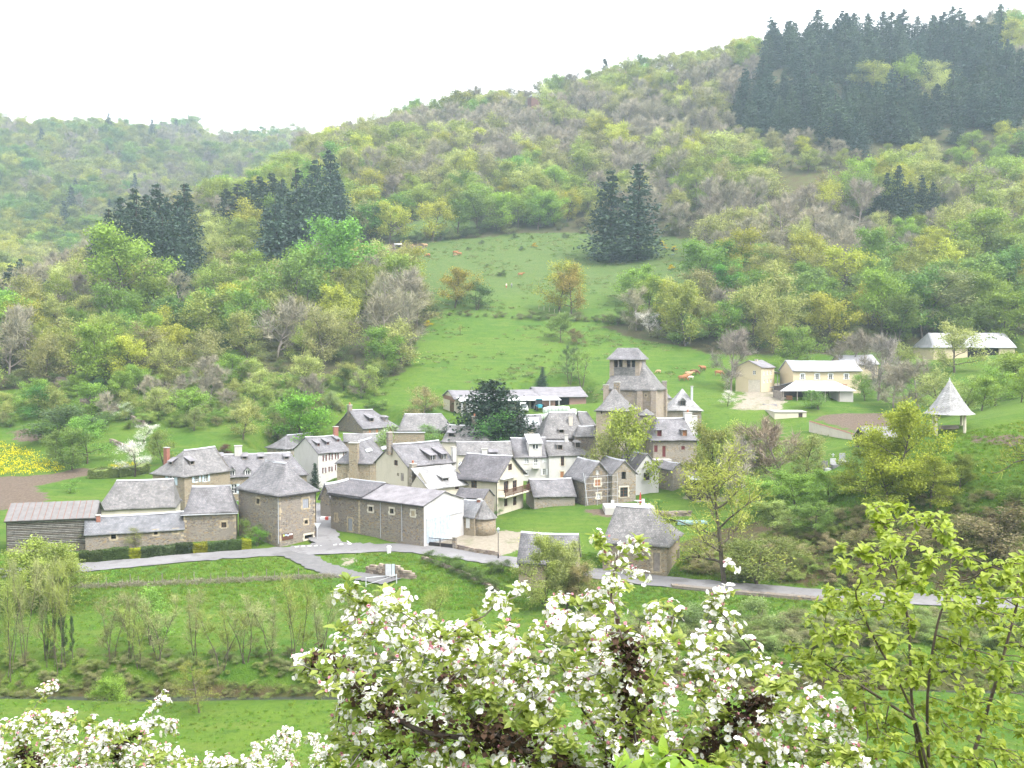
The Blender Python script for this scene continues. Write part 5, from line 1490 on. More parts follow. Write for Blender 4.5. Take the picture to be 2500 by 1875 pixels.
def m_road():
 t = NT('road_asphalt')
 v = t.coord('Object')
 n1 = t.noise(0.12, 4, v); n2 = t.noise(1.4, 5, v, 0.65); n3 = t.noise(18, 2, v)
 c = t.mix(t.ramp(n1, 0.35, 0.65), (0.150, 0.147, 0.152), (0.190, 0.186, 0.190))
 c = t.mix(t.ramp(n2, 0.45, 0.72, 0, 0.5), c, (0.115, 0.112, 0.114))
 pt = t.noise(0.45, 2, v)
 c = t.mix(t.ramp(pt, 0.60, 0.62, 0, 0.5), c, (0.105, 0.10, 0.10))
 c = t.mix(t.ramp(t.noise(3.0, 4, v, .7), 0.58, 0.75, 0, 0.4), c, (0.20, 0.17, 0.135))
 return t.surface(c, 0.9, n3, 0.2, 0.01, 0.2)
M['road'] = m_road()
ribbon('road', MAIN[0], 2.55, M['road'], 'pale asphalt road along the front of the village', seed=2)
vp = VILLAGE[0].copy()
ribbon('road', vp, 2.0, M['road'], 'narrow asphalt lane between the square stone house and the long barn', lift=0.045, seed=3)
ribbon('road', APRON[0], 2.9, M['road'], 'wide asphalt apron of the road junction', lift=0.032, edge=.3, seed=7)
ribbon('road', LOWER[0], 1.7, M['asphalt'], 'dark asphalt side road dropping from the junction to the meadow gate', lift=0.05, seed=4)
# ------------------------------------------------------------------ trees
def leaf_quads(rng, c, size, up=0.25, aspect=0.75):
 n = len(c)
 d = rng.randn(n, 3); d[:, 2] *= 0.6; d /= np.linalg.norm(d, axis=1)[:, None] + 1e-9
 nn = rng.randn(n, 3); nn[:, 2] = np.abs(nn[:, 2]) + up
 e = np.cross(nn, d); e /= np.linalg.norm(e, axis=1)[:, None] + 1e-9
 s = size * rng.uniform(0.6, 1.35, n)[:, None]
 d = d * s * 0.5; e = e * s * 0.5 * aspect
 v = np.stack([c - d, c + e - d * .15, c + d, c - e - d * .15], 1).reshape(-1, 3)
 q = np.arange(n * 4).reshape(n, 4)
 return v, q
def ribbons(rng, a, b, w0, w1):
 """thin flat twigs from a to b"""
 n = len(a); d = b - a
 r = rng.randn(n, 3); e = np.cross(d, r); e /= np.linalg.norm(e, axis=1)[:, None] + 1e-9
 v = np.stack([a - e * w0, a + e * w0, b + e * w1, b - e * w1], 1).reshape(-1, 3)
 return v, np.arange(n * 4).reshape(n, 4)
def branch_path(rng, p, d, L, n, wob=0.15, lift=0.0):
 pts = [np.array(p, float)]; d = np.array(d, float); d /= np.linalg.norm(d)
 for i in range(n):
  d = d + rng.randn(3) * wob + np.array([0, 0, lift]); d /= np.linalg.norm(d)
  pts.append(pts[-1] + d * L / n)
 return pts
def skeleton(rng, H=10, bole=0.28, nl=8, spread=0.9, lift=0.05, limbL=0.46, nsub=6, subL=0.42, lean=0.03, multi=1, girth=1.0):
 """trunk + limbs + sub-branches; returns tubes [(pts, r0, r1, sides)] and foliage anchor points with directions"""
 tubes, anchors = [], []
 for mt in range(multi):
  base = np.array([rng.randn() * .25 * (multi > 1), rng.randn() * .25 * (multi > 1), -0.6])
  dirv = np.array([rng.randn() * lean, rng.randn() * lean, 1.0])
  if multi > 1:
   a = rng.uniform(0, 2 * math.pi); dirv += np.array([math.cos(a), math.sin(a), 0]) * rng.uniform(.08, .3)
  tl = H * rng.uniform(.78, .9) + .6
  tr = branch_path(rng, base, dirv, tl, 8, .07)
  r0 = H * 0.021 * girth / (multi ** .5)
  tubes.append((tr, r0, r0 * .25, 6))
  tr = np.array(tr)
  n_l = max(3, nl // multi + (1 if multi > 1 else 0))
  for k in range(n_l):
   f = bole + (0.97 - bole) * (k + rng.uniform(.1, .9)) / n_l
   i = f * 8; i0 = min(int(i), 7); p = tr[i0] + (tr[i0 + 1] - tr[i0]) * (i - i0)
   az = k * 2.4 + rng.uniform(-.5, .5)
   el = 0.25 + 0.9 * f * f
   d = np.array([math.cos(az) * spread, math.sin(az) * spread, el])
   LL = H * limbL * (1.05 - .62 * abs(f - .42) * 1.5) * rng.uniform(.75, 1.15)
   LL = max(LL, H * .14)
   lb = branch_path(rng, p, d, LL, 5, .16, lift)
   rl = r0 * .5 * (1.1 - f * .6)
   tubes.append((lb, rl, rl * .25, 4))
   lb = np.array(lb)
   for j in range(nsub):
    g = rng.uniform(.25, 1.0); ig = g * 5; j0 = min(int(ig), 4)
    q = lb[j0] + (lb[j0 + 1] - lb[j0]) * (ig - j0)
    dd = (lb[j0 + 1] - lb[j0]); dd /= np.linalg.norm(dd)
    dd = dd + rng.randn(3) * .75; dd[2] += .25
    sl = LL * subL * rng.uniform(.6, 1.2)
    sb = branch_path(rng, q, dd, sl, 3, .2, lift)
    tubes.append((sb, rl * .33, rl * .1, 3))
    for pt, w in zip(sb[1:], (0.6, .85, 1)):
     anchors.append((pt, dd / np.linalg.norm(dd), sl))
   anchors.append((lb[-1], dd / np.linalg.norm(dd), LL * .3))
  anchors.append((tr[-1], np.array([0, 0, 1.0]), H * .12))
 return tubes, anchors
def tube_mesh(name, tubes, mat):
 m = MB()
 for pts, r0, r1, n in tubes:
  k = len(pts); m.tube(pts, [r0 + (r1 - r0) * i / (k - 1) for i in range(k)], n, cap=False)
 me = bpy.data.meshes.new(name)
 me.from_pydata([tuple(map(float, v)) for v in m.v], [], m.f)
 me.materials.append(mat); me.polygons.foreach_set('use_smooth', np.ones(len(me.polygons), dtype=bool)); me.update()
 return me
def leafy(name, seed, N, size, clump=0.75, twigs=0, twig_len=.9, bark='bark', twig_w=.035, **kw):
 rng = np.random.RandomState(seed)
 tubes, anc = skeleton(rng, **kw)
 tm = tube_mesh(name + '_trunk', tubes, M[bark])
 P_ = np.array([a[0] for a in anc]); D_ = np.array([a[1] for a in anc])
 idx = rng.randint(0, len(P_), N)
 # foliage gathers in sprays round the branch ends; some sprays are thinner
 dens = rng.uniform(.15, 1, len(P_)); dens /= dens.sum()
 idx = rng.choice(len(P_), N, p=dens)
 off = rng.randn(N, 3) * np.array([clump, clump, clump * .55])
 c = P_[idx] + off
 c[:, 2] = np.maximum(c[:, 2], 0.15)
 V, Q, QM = [], [], []
 if N:
  v, q = leaf_quads(rng, c, size); V.append(v); Q.append(q); QM.append(np.zeros(len(q), int))
 if twigs:
  ix = rng.randint(0, len(P_), twigs)
  a = P_[ix] + rng.randn(twigs, 3) * clump * .45
  d = D_[ix] * .7 + rng.randn(twigs, 3) * .55; d[:, 2] += .35
  d /= np.linalg.norm(d, axis=1)[:, None]
  L = twig_len * rng.uniform(.5, 1.3, twigs)[:, None]
  v, q = ribbons(rng, a, a + d * L, twig_w, twig_w * .3)
  n0 = sum(len(x) for x in V); V.append(v); Q.append(q + n0); QM.append(np.ones(len(q), int))
 cm = quick_mesh(name + '_crown', np.concatenate(V), np.concatenate(Q), mats=[M['leaf'], M['twig']] if N else [M['twig'], M['twig']], qm=np.concatenate(QM))
 return tm, cm
def conifer(name, seed, H=10, R=2.75, levels=24, per=19, nl=12, droop=.34, size=.36, bare=.05, prof=.8):
 rng = np.random.RandomState(seed)
 tm = tube_mesh(name + '_trunk', [(branch_path(rng, (0, 0, -.6), (0, 0, 1), H * .98 + .6, 8, .012), H * .017, H * .003, 6)], M['bark_dark'])
 C = []; A_, B_ = [], []
 for i in range(levels):
  f = bare + (1 - bare) * (i + rng.uniform(-.3, .3)) / levels; f = min(max(f, 0.02), .985)
  rad = R * (1 - f) ** prof * (0.35 + .65 * min(1, f / .12)) + .10
  k = max(4, int(per * (1 - f) + 4))
  for j in range(k):
   az = rng.uniform(0, 2 * math.pi); r = rad * rng.uniform(.6, 1.15)
   t = np.linspace(.12, 1, nl) ** .8
   dz = -droop * r * t + .18 * r * t * t
   p = np.stack([np.cos(az) * r * t, np.sin(az) * r * t, H * f + dz], 1)
   p += rng.randn(*p.shape) * .07 * (1 + r)
   C.append(p)
 C = np.concatenate(C)
 v, q = leaf_quads(rng, C, size, up=.6, aspect=.55)
 cm = quick_mesh(name + '_crown', v, q, mats=[M['needle']])
 return tm, cm
PROTO = {}
def proto(kind, fn, n, **kw):
 PROTO[kind] = [fn('%s_%d' % (kind, i), hash_(kind) + i * 13, **kw) for i in range(n)]
def hash_(s):
 return sum(ord(c) * (i + 3) for i, c in enumerate(s)) % 9973
proto('oak', leafy, 4, N=6500, size=.31, clump=.62, nl=11, nsub=7, limbL=.5, bole=.16, twigs=250)
proto('airy', leafy, 4, N=4300, size=.28, clump=.66, nl=11, nsub=7, twigs=700, twig_len=.9, limbL=.46, bole=.14)
proto('bare', leafy, 3, N=0, size=.2, clump=.5, nl=11, nsub=7, twigs=2600, twig_len=1.1, bark='bark_grey', limbL=.42, bole=.18)
proto('bush', leafy, 3, N=3200, size=.36, clump=.85, nl=9, multi=3, bole=.05, limbL=.5, twigs=200)
proto('slender', leafy, 3, N=1300, size=.22, clump=.38, nl=14, limbL=.24, bole=.25, spread=.5, lift=.12, twigs=900, twig_len=.7, multi=2)
proto('thin', leafy, 3, N=220, size=.20, clump=.34, nl=14, limbL=.22, bole=.22, spread=.4, lift=.16, twigs=1100, twig_len=.9, multi=3, girth=.6, bark='bark', twig_w=.02)
proto('near', leafy, 3, N=15000, size=.22, clump=.5, bole=.1, limbL=.5, nl=14, nsub=8, twigs=450, twig_len=.6, twig_w=.016)
proto('nearsparse', leafy, 2, N=3200, size=.15, clump=.42, nl=14, nsub=9, limbL=.36, spread=1.25, lift=.02, bole=.16, twigs=1800, twig_len=.6, bark='bark', twig_w=.018)
proto('blossom', leafy, 2, N=4200, size=.17, clump=.5, nl=10, bole=.2, twigs=500, bark='bark_dark')
proto('spruce', conifer, 4)
proto('cedar', conifer, 1, R=5.6, prof=.55, levels=36, per=34, nl=15, size=.46, droop=.1)
proto('cypress', conifer, 1, R=1.3, levels=34, per=12, nl=7, size=.32, droop=-.9)
G_YEL, G_OLV, G_BRT, G_MID, G_DRK = (.36, .385, .065, 1), (.31, .335, .11, 1), (.22, .33, .055, 1), (.16, .25, .06, 1), (.055, .12, .04, 1)
G_OCH, BARE, BARE2, SPR, WHT = (.38, .33, .09, 1), (.235, .218, .170, 1), (.26, .235, .185, 1), (.044, .078, .054, 1), (.74, .72, .70, 1)
G_PALE = (.36, .40, .14, 1)
LEAFGAIN = 0.98
_rt = random.Random(11)
def place_tree(kind, pos, H, color, label, name='tree', group=None, wide=1.0, rot=None, var=None, cat='tree', sink=0.0):
 ps = PROTO[kind]; tm, cm = ps[_rt.randrange(len(ps)) if var is None else var % len(ps)]
 r = root(name, (pos[0], pos[1], pos[2] - sink), label, cat, group)
 s = H / 10.0
 r.scale = (s * wide, s * wide, s); r.rotation_euler = (0, 0, _rt.uniform(0, 6.28) if rot is None else rot)
 t = bpy.data.objects.new('trunk', tm); COL.objects.link(t); t.parent = r
 c = bpy.data.objects.new('crown', cm); COL.objects.link(c); c.parent = r
 c.color = tuple(min(1, k * LEAFGAIN * (1.25 if kind == 'near' else 1)) for k in color[:3]) + (1,) if kind not in ('spruce', 'cedar', 'cypress', 'blossom', 'bare') else color
 return r
def gpos(px, py, Y=None):
 if Y is None:
  return hit(px, py)
 r = ray(px, py); x = r[0] * Y
 return np.array([x, Y, float(tz(x, Y))])
def T7(kind, x, yb, yt, color, label, name='tree', Y=None, wide=1.0, group=None, Z=7, cat='tree', var=None):
 """a tree whose foot shows at (x, yb) and whose top is at yt"""
 px, pb = zz(Z, x, yb); _, pt = zz(Z, x, yt)
 p = gpos(px, pb, Y)
 H = ray(px, pt)[2] * p[1] - p[2]
 return place_tree(kind, p, max(H, .8) * 1.04, color, label, name, group, wide, cat=cat, var=var)
# ------------------------------------------------------------------ single trees one can point to
S = 'spruce_tree'
# spruce clumps
for i, (x, yb, yt) in enumerate([(215, 585, 478), (238, 592, 455), (262, 590, 430), (292, 585, 412), (318, 582, 425), (338, 572, 404), (362, 575, 432), (385, 568, 425), (402, 560, 402), (350, 590, 470), (300, 596, 470), (378, 590, 480)]):
 T7('spruce', x, yb, yt, SPR, 'dark spruce in the spur end clump, topping out %s counting from the left' % ['first', 'second', 'third', 'fifth', 'sixth', 'seventh', 'ninth', 'eleventh', 'twelfth', 'eighth', 'fourth', 'tenth'][i], S, group='spruces on the spur end', Y=334 - (yb - 585) * .8, wide=1.15)
for i, (x, yb, yt) in enumerate([(578, 575, 455), (602, 572, 428), (628, 568, 420), (655, 565, 425), (685, 560, 430), (700, 545, 395), (645, 520, 372), (680, 520, 352), (714, 500, 328), (728, 510, 372), (610, 500, 390), (665, 545, 400)]):
 T7('spruce', x, yb, yt, SPR, 'dark spruce in the tall pasture corner group, %s counting from the left' % ['first', 'second', 'fourth', 'sixth', 'ninth', 'tenth', 'fifth', 'eighth', 'eleventh', 'twelfth', 'third', 'seventh'][i], S, group='spruces above the pasture corner', Y=352 + (560 - yb) * .9, wide=1.15)
for i, (x, yb, yt) in enumerate([(490, 455, 410), (515, 450, 400), (540, 452, 392), (562, 448, 385), (588, 446, 378)]):
 T7('spruce', x, yb, yt, (.05, .08, .045, 1), 'dark pine in the low row beside the tall spruce group', 'pine_tree', group='pines beside the spruces', wide=1.7, Y=420)
for x, yb, yt in [(22, 640, 575), (45, 645, 562), (90, 640, 582)]:
 T7('spruce', x, yb, yt, (.045, .08, .055, 1), 'small dark spruce at the far edge of the oak wood', S, group='small spruces by the oak wood', Y=318, wide=1.4)
T7('spruce', 1318, 580, 372, SPR, 'twin spruce standing in the pasture, the slightly shorter one', S, wide=1.35, Y=372)
T7('spruce', 1377, 580, 358, SPR, 'twin spruce standing in the pasture, the taller one', S, wide=1.35, Y=374)
for x, yb, yt in [(1895, 520, 400), (1915, 530, 375), (1940, 520, 360), (1965, 535, 395), (1990, 520, 380), (2015, 510, 395), (1930, 545, 440), (1985, 540, 440)]:
 T7('spruce', x, yb, yt, (.04, .068, .045, 1), 'dark spruce in the small group halfway up the slope above the farm', S, group='spruces above the farm', Y=385, wide=1.2)
# top right plantation
rng = np.random.RandomState(21)
PLANT = z7((1585, 290), (1600, 200), (1650, 160), (1665, 120), (1690, 100), (1800, 100), (2000, 100), (2160, 105), (2190, 170), (2230, 180), (2230, 290), (2150, 290), (2080, 320), (1960, 345), (1820, 345), (1800, 300), (1690, 300))
GAP = z7((1850, 185), (2010, 185), (2040, 225), (1880, 235))
pl = []
tries = 0
while len(pl) < 165 and tries < 6000:
 tries += 1
 Y = rng.uniform(430, 625); px = rng.uniform(1780, 2540); x = (px - CX) / FPX * Y
 z = float(tz(x, Y)); qx, qy = proj(x, Y, z)
 if not inpoly(np.array([qx]), np.array([qy]), PLANT)[0] or (inpoly(np.array([qx]), np.array([qy]), GAP)[0]): continue
 if vnoise(x, Y, 32, 51) + .4 * vnoise(x, Y, 12, 52) > .42: continue
 if any((x - a[0]) ** 2 + (Y - a[1]) ** 2 < 50 for a in pl): continue
 pl.append((x, Y, z))
for x, y, z in pl:
 place_tree('spruce', (x, y, z), rng.uniform(14, 27), [(.040, .075, .055, 1), (.068, .108, .068, 1), (.034, .064, .050, 1), (.056, .094, .056, 1)][rng.randint(4)], 'dark spruce in the dense plantation on the hilltop above the farm', S, 'spruce plantation on the hilltop', wide=rng.uniform(1.3, 1.9))
PLX = np.array(pl)
# named trees of the pasture and village
T = T7
T('oak', 796, 527, 438, (.10, .27, .04, 1), 'bright green round tree beside the cattle shelter at the pasture corner', wide=1.15)
T('oak', 265, 585, 505, G_BRT, 'bright green tree in front of the spruce clump on the spur', Y=300)
T('oak', 712, 570, 492, (.15, .29, .05, 1), 'fresh green tree at the foot of the tall spruce group', Y=318, wide=1.2)
T('oak', 642, 640, 548, (.16, .27, .06, 1), 'fresh green tree among bare grey trees below the tall spruces', Y=290)
T('oak', 983, 665, 580, (.30, .25, .05, 1), 'ochre yellow tree beside the dark bush on the field bank', wide=1.1)
T('bush', 1030, 670, 618, G_DRK, 'dark green bush beside the ochre tree on the field bank', 'bush', wide=1.3, cat='bush')
T('airy', 1208, 672, 572, G_YEL, 'yellow green tree on the field bank, partner of the ochre one', wide=1.1)
T('airy', 1235, 678, 578, (.34, .28, .07, 1), 'golden budding tree on the field bank under the twin spruces', wide=1.0)
T('oak', 1385, 660, 572, (.19, .31, .05, 1), 'bright green tree on the field bank below the twin spruces', wide=1.15)
T('airy', 1458, 695, 610, G_PALE, 'pale green slim tree beside the white blossoming tree')
T('oak', 1572, 610, 530, (.11, .28, .04, 1), 'vivid green tree at the pasture edge, the upper one', Y=330, wide=1.25)
T('oak', 1580, 655, 580, (.11, .28, .04, 1), 'vivid green tree at the pasture edge, the lower one', Y=312, wide=1.35)
T('blossom', 1407, 728, 676, WHT, 'white blossoming tree at the lower edge of the pasture', 'blossoming_tree', wide=1.25)
T('oak', 1500, 720, 650, G_OLV, 'olive yellow tree right behind the white blossoming tree')
T('oak', 1600, 740, 640, (.14, .25, .06, 1), 'green tree above the bare tree of the farm drive', wide=1.2, Y=285)
T('bush', 1490, 745, 690, G_MID, 'dark green bush under the olive tree at the pasture edge', 'bush', wide=1.6, cat='bush')
T('oak', 1211, 738, 680, (.17, .26, .07, 1), 'small green tree alone in the lower meadow', wide=1.0)
T('airy', 1249, 744, 711, (.23, .19, .10, 1), 'small brownish tree alone in the lower meadow', wide=1.3)
T('thin', 1292, 741, 720, (.17, .2, .07, 1), 'tiny leaning tree in the lower meadow')
T('thin', 995, 722, 700, G_PALE, 'tiny pale sapling high in the lower meadow')
T('slender', 1232, 830, 745, (.075, .12, .06, 1), 'dark narrow poplar behind the hay barn', wide=.75)
T('slender', 1258, 834, 756, (.22, .33, .08, 1), 'light green birch behind the hay barn', wide=1.0)
T('spruce', 1172, 838, 794, (.04, .075, .05, 1), 'small lone spruce behind the hay barn', S, wide=1.3)
r = T('cedar', 1064, 965, 826, (.014, .036, .018, 1), 'broad dark evergreen cedar towering over the slate roofs', 'cedar_tree', Y=193, wide=1.4)
T('cypress', 680, 1056, 1004, (.03, .055, .03, 1), 'clipped dark columnar cypress beside the red shuttered house', 'cypress_tree', Y=172, wide=1.35)
T('oak', 638, 945, 862, (.15, .29, .04, 1), 'round fresh green tree above the hipped grey house', Y=206, wide=1.25)
T('airy', 525, 975, 868, G_PALE, 'large pale yellow green tree on the slope behind the manor', Y=200, wide=1.15)
T('airy', 600, 960, 900, (.24, .25, .11, 1), 'soft olive tree between the pale tree and the round green tree', Y=205)
T('airy', 912, 892, 838, (.27, .24, .12, 1), 'brownish budding tree beside the long farm shed', Y=212, wide=1.3)
T('airy', 720, 895, 845, (.22, .27, .12, 1), 'leaning grey green apple tree above the hilltop house', Y=216)
T('bare', 780, 870, 812, BARE, 'wide bare bush tree on the slope above the hilltop house', Y=226, wide=1.5)
T('oak', 742, 850, 795, (.13, .2, .08, 1), 'grey green tree on the slope left of the lower meadow', Y=232)
T('bush', 810, 840, 795, (.07, .12, .05, 1), 'dark green bush at the left corner of the lower meadow', 'bush', wide=1.3, cat='bush')
T('bush', 836, 975, 930, (.2, .28, .1, 1), 'light green shrub beside the low wide barn', 'shrub', Y=186, cat='shrub')
T('bush', 935, 950, 920, (.17, .3, .1, 1), 'round fresh green shrub in front of the low wide barn', 'shrub', Y=192, cat='shrub', wide=1.4)
T('bush', 1075, 945, 905, (.1, .24, .06, 1), 'green shrub below the cedar beside the dormered slate house', 'shrub', Y=188, cat='shrub', wide=1.2)
T('oak', 1362, 1000, 892, (.27, .32, .06, 1), 'yellow green tree right in front of the tower house', Y=165, wide=.72)
T('airy', 1312, 1000, 925, (.26, .28, .09, 1), 'smaller olive tree at the foot of the tower house', Y=166, wide=.7)
T('bare', 1580, 853, 728, (.20, .175, .16, 1), 'gnarled bare tree with stout trunk at the farm drive', Y=228, wide=.95, var=0)
T('blossom', 1572, 898, 845, WHT, 'white blossoming bush beside the farm drive', 'blossoming_tree', Y=208, wide=1.4)
T('bare', 1896, 890, 728, (.26, .24, .22, 1), 'tall bare tree in front of the ochre farmhouse', Y=214, wide=.9, var=1)
T('airy', 1868, 880, 810, (.18, .27, .07, 1), 'green young tree covering the end of the ochre farmhouse', Y=213)
T('bush', 1770, 890, 845, (.14, .25, .07, 1), 'green bush in front of the white roofed farm shed', 'bush', Y=203, cat='bush', wide=1.6)
T('bare', 1930, 900, 800, BARE2, 'brown budding tree right of the tall bare farm tree', Y=205, wide=1.2)
T('airy', 2150, 905, 800, (.16, .26, .05, 1), 'green leafy tree behind the thatched gazebo'.replace('thatched', 'pointed'), Y=185, wide=1.5)
T('oak', 2185, 870, 770, G_BRT, 'bright green tree high behind the pointed gazebo', Y=200, wide=1.4)
T('airy', 2060, 830, 700, G_PALE, 'pale green tree beside the upper barn', Y=236, wide=1.2)
T('airy', 2000, 800, 590, (.25, .30, .12, 1), 'big soft willow green tree above the farmhouse', Y=275, wide=1.5)
T('airy', 2080, 780, 600, (.24, .31, .11, 1), 'big soft willow green tree above the upper barn', Y=280, wide=1.4)
for i, (k_, x_, yb_, yt_, c_, Y_t) in enumerate([('oak', 2120, 915, 820, (.22, .33, .06, 1), 178), ('airy', 2075, 900, 815, (.28, .34, .10, 1), 190), ('oak', 2205, 925, 800, (.24, .34, .06, 1), 165), ('airy', 2030, 895, 800, (.27, .30, .11, 1), 196), ('bare', 1985, 890, 780, BARE, 204), ('airy', 2160, 850, 760, (.25, .33, .08, 1), 222), ('airy', 1955, 835, 745, (.26, .30, .10, 1), 232), ('bare', 1830, 800, 715, BARE2, 244), ('oak', 1715, 790, 715, (.18, .29, .06, 1), 246)]):
 T(k_, x_, yb_, yt_, c_, ['fresh green tree close behind the pointed gazebo', 'pale tree left of the pointed gazebo', 'light green tree right behind the gazebo at the picture edge', 'olive tree between the tall bare farm tree and the gazebo', 'bare tree between the farmhouse end and the gazebo', 'light green tree in front of the upper barn', 'olive tree left of the upper barn', 'bare tree at the wood edge above the ochre farmhouse', 'green tree at the wood edge above the farm drive'][i], Y=Y_t, wide=1.2)
# right foreground slope
T('near', 1938, 1120, 876, (.29, .35, .05, 1), 'large spreading yellow green tree on the bank below the pointed gazebo', Y=119, wide=.92, var=1)
T('near', 1925, 1130, 1010, (.26, .33, .05, 1), 'low leafy bush tree under the large spreading tree on the bank', Y=117, wide=1.5)
T('near', 2010, 1125, 1000, (.25, .31, .05, 1), 'low leafy bush tree between the spreading tree and the brown bank', Y=116, wide=1.4)
T('near', 1870, 1080, 955, (.24, .31, .05, 1), 'yellow green side tree beside the large spreading tree on the bank', Y=124, wide=1.25)
T('near', 2072, 1095, 985, (.21, .27, .06, 1), 'olive green tree between the gazebo and the large spreading tree', Y=117, wide=1.0)
T('nearsparse', 1565, 1238, 948, (.29, .31, .07, 1), 'tall half bare roadside tree with wide open branches in front of the stone barn', Y=113.5, wide=1.0, var=0)
T('near', 1552, 1015, 920, (.20, .22, .06, 1), 'olive tree right of the tall stone house', Y=160, wide=.95)
T('bare', 1590, 1045, 950, (.30, .27, .24, 1), 'pale grey bare tree among the olive trees by the terrace', Y=148, wide=.85)
T('near', 1622, 1030, 920, (.22, .26, .07, 1), 'olive yellow tree beside the cemetery', Y=156, wide=1.0)
T('bare', 1690, 1030, 905, (.27, .22, .17, 1), 'brown budding tree in front of the long garden wall', Y=152, wide=1.2)
T('airy', 1740, 1040, 940, (.23, .25, .09, 1), 'olive tree at the garden wall end', Y=150, wide=1.1)
for i, (x, yb, yt, c, Y) in enumerate([(1650, 1130, 1035, (.20, .33, .07, 1), 138), (1720, 1120, 1020, (.18, .33, .06, 1), 134), (1790, 1130, 1015, (.19, .33, .06, 1), 130), (1840, 1120, 1020, (.23, .34, .06, 1), 127), (1690, 1180, 1085, (.22, .28, .09, 1), 124), (1760, 1200, 1095, (.15, .24, .06, 1), 120)]):
 T('near', x, yb, yt, c, ['green thicket tree nearest the stone terrace', 'green thicket tree above the brown bank, second from the terrace', 'green thicket tree above the brown bank, third from the terrace', 'light green thicket tree next to the spreading yellow tree', 'grey olive shrub on the bank behind the half bare roadside tree', 'dark green shrub at the top of the brown bank'][i], 'thicket_tree', Y=Y, wide=1.6)
for i, (x, yb, yt, c, Y) in enumerate([(1700, 1215, 1160, (.2, .24, .08, 1), 116), (1640, 1240, 1170, (.2, .26, .08, 1), 113), (1850, 1230, 1150, (.24, .23, .11, 1), 114), (1960, 1230, 1140, (.24, .22, .12, 1), 112), (2060, 1220, 1120, (.22, .21, .10, 1), 111), (2140, 1210, 1100, (.24, .21, .12, 1), 110), (2200, 1130, 1050, (.18, .27, .06, 1), 113)]):
 T('bush', x, yb, yt, c, ['pale olive shrub on the brown bank right above the road', 'pale shrub beside the trunk of the half bare roadside tree', 'brown shrub on the bank, first right of the olive shrubs', 'brown shrub on the bank, second right of the olive shrubs', 'brown shrub on the bank, third right of the olive shrubs', 'brown shrub at the right end of the bank', 'green bush on the knoll slope at the right picture edge'][i], 'shrub', Y=Y, wide=1.7, cat='shrub')
T('bush', 2195, 1075, 985, (.10, .17, .06, 1), 'round dark green bush on the grassy knoll', 'bush', Y=121, cat='bush', wide=1.2)
T('nearsparse', 2300, 900, 650, (.27, .33, .06, 1), 'sparse yellow green tree leaning in at the right picture edge', Y=112, wide=.8, var=1)
# trees below the road
for i, (x, yb, yt, c, w) in enumerate([(1180, 1330, 1170, (.25, .3, .09, 1), .85), (1225, 1340, 1190, (.24, .27, .1, 1), .9), (1255, 1340, 1220, (.27, .24, .12, 1), .9)]):
 T('near', x, yb, yt, c, ['pale willow below the road, nearest the overgrown hut', 'pale willow below the road, middle one of three', 'brownish willow below the road, nearest the stone barn'][i], 'willow_tree', Y=104, wide=w * .95)
for i, (x, yb, yt, c) in enumerate([(1475, 1400, 1300, (.16, .22, .09, 1)), (1540, 1390, 1310, (.15, .2, .08, 1)), (1640, 1390, 1300, (.2, .26, .1, 1)), (1700, 1400, 1320, (.2, .22, .1, 1)), (1400, 1420, 1330, (.14, .2, .07, 1)), (1780, 1420, 1330, (.18, .24, .08, 1)), (1600, 1440, 1350, (.17, .22, .08, 1))]):
 T('bush', x, yb, yt, c, 'grey green riverside shrub below the road wall', 'riverside_shrub', Y=97, wide=1.5, group='riverside shrubs below the road wall', cat='shrub')
# terraces left
T('oak', 155, 1010, 928, (.17, .27, .07, 1), 'old leaning apple tree with white lower trunk in the left garden', Y=186, wide=1.0)
T('oak', 188, 985, 904, (.16, .28, .06, 1), 'taller green fruit tree next to the old leaning apple tree', Y=190, wide=.95)
T('oak', 118, 1000, 930, (.19, .29, .08, 1), 'light green fruit tree left of the old leaning apple tree', Y=190, wide=.95)
T('blossom', 292, 1012, 955, (.70, .70, .68, 1), 'white blossoming fruit tree beside the manor chimney', 'blossoming_tree', Y=182, wide=1.2)
T('blossom', 310, 965, 918, (.62, .64, .58, 1), 'greyish blossoming tree on the terrace above the manor', 'blossoming_tree', Y=200, wide=1.5)
T('blossom', 272, 895, 870, (.50, .58, .42, 1), 'small pale blossoming bush on the stone terrace', 'blossoming_tree', Y=214, wide=1.6)
T('airy', 355, 995, 930, (.22, .30, .08, 1), 'yellow green tree just left of the manor roof', Y=188)
T('bush', 85, 890, 835, (.08, .19, .045, 1), 'dense green bush on the highest garden terrace', 'bush', Y=222, cat='bush', wide=1.2)
T('bush', 212, 880, 820, (.04, .09, .035, 1), 'very dark evergreen bush at the foot of the oak wood', 'bush', Y=226, cat='bush', wide=1.0)
T('bush', 130, 915, 880, (.08, .13, .05, 1), 'long dark bush row on the garden terrace, first half', 'bush', Y=208, cat='bush', wide=2.4)
T('bush', 180, 918, 885, (.08, .14, .05, 1), 'long dark bush row on the garden terrace, second half', 'bush', Y=207, cat='bush', wide=2.2)
T('bare', 528, 868, 785, (.27, .19, .15, 1), 'reddish bare tree alone on the green strip above the terraces', Y=240, wide=1.0)
T('bare', 455, 915, 790, BARE, 'bare grey tree at the foot of the oak wood', Y=228, wide=1.1)
T('bare', 380, 900, 810, BARE, 'bare grey brown tree over the terrace walls', Y=222, wide=1.2)
T('bare', 330, 900, 820, BARE2, 'bare tree beside the terrace walls nearest the dark evergreen bush', Y=222, wide=1.0)
T('airy', 420, 960, 880, (.22, .27, .1, 1), 'soft green tree above the manor ridge', Y=206, wide=1.1)
T('bush', 480, 975, 962, (.09, .03, .035, 1), 'dark red copper shrub showing above the manor ridge', 'shrub', Y=192, cat='shrub', wide=2.2)
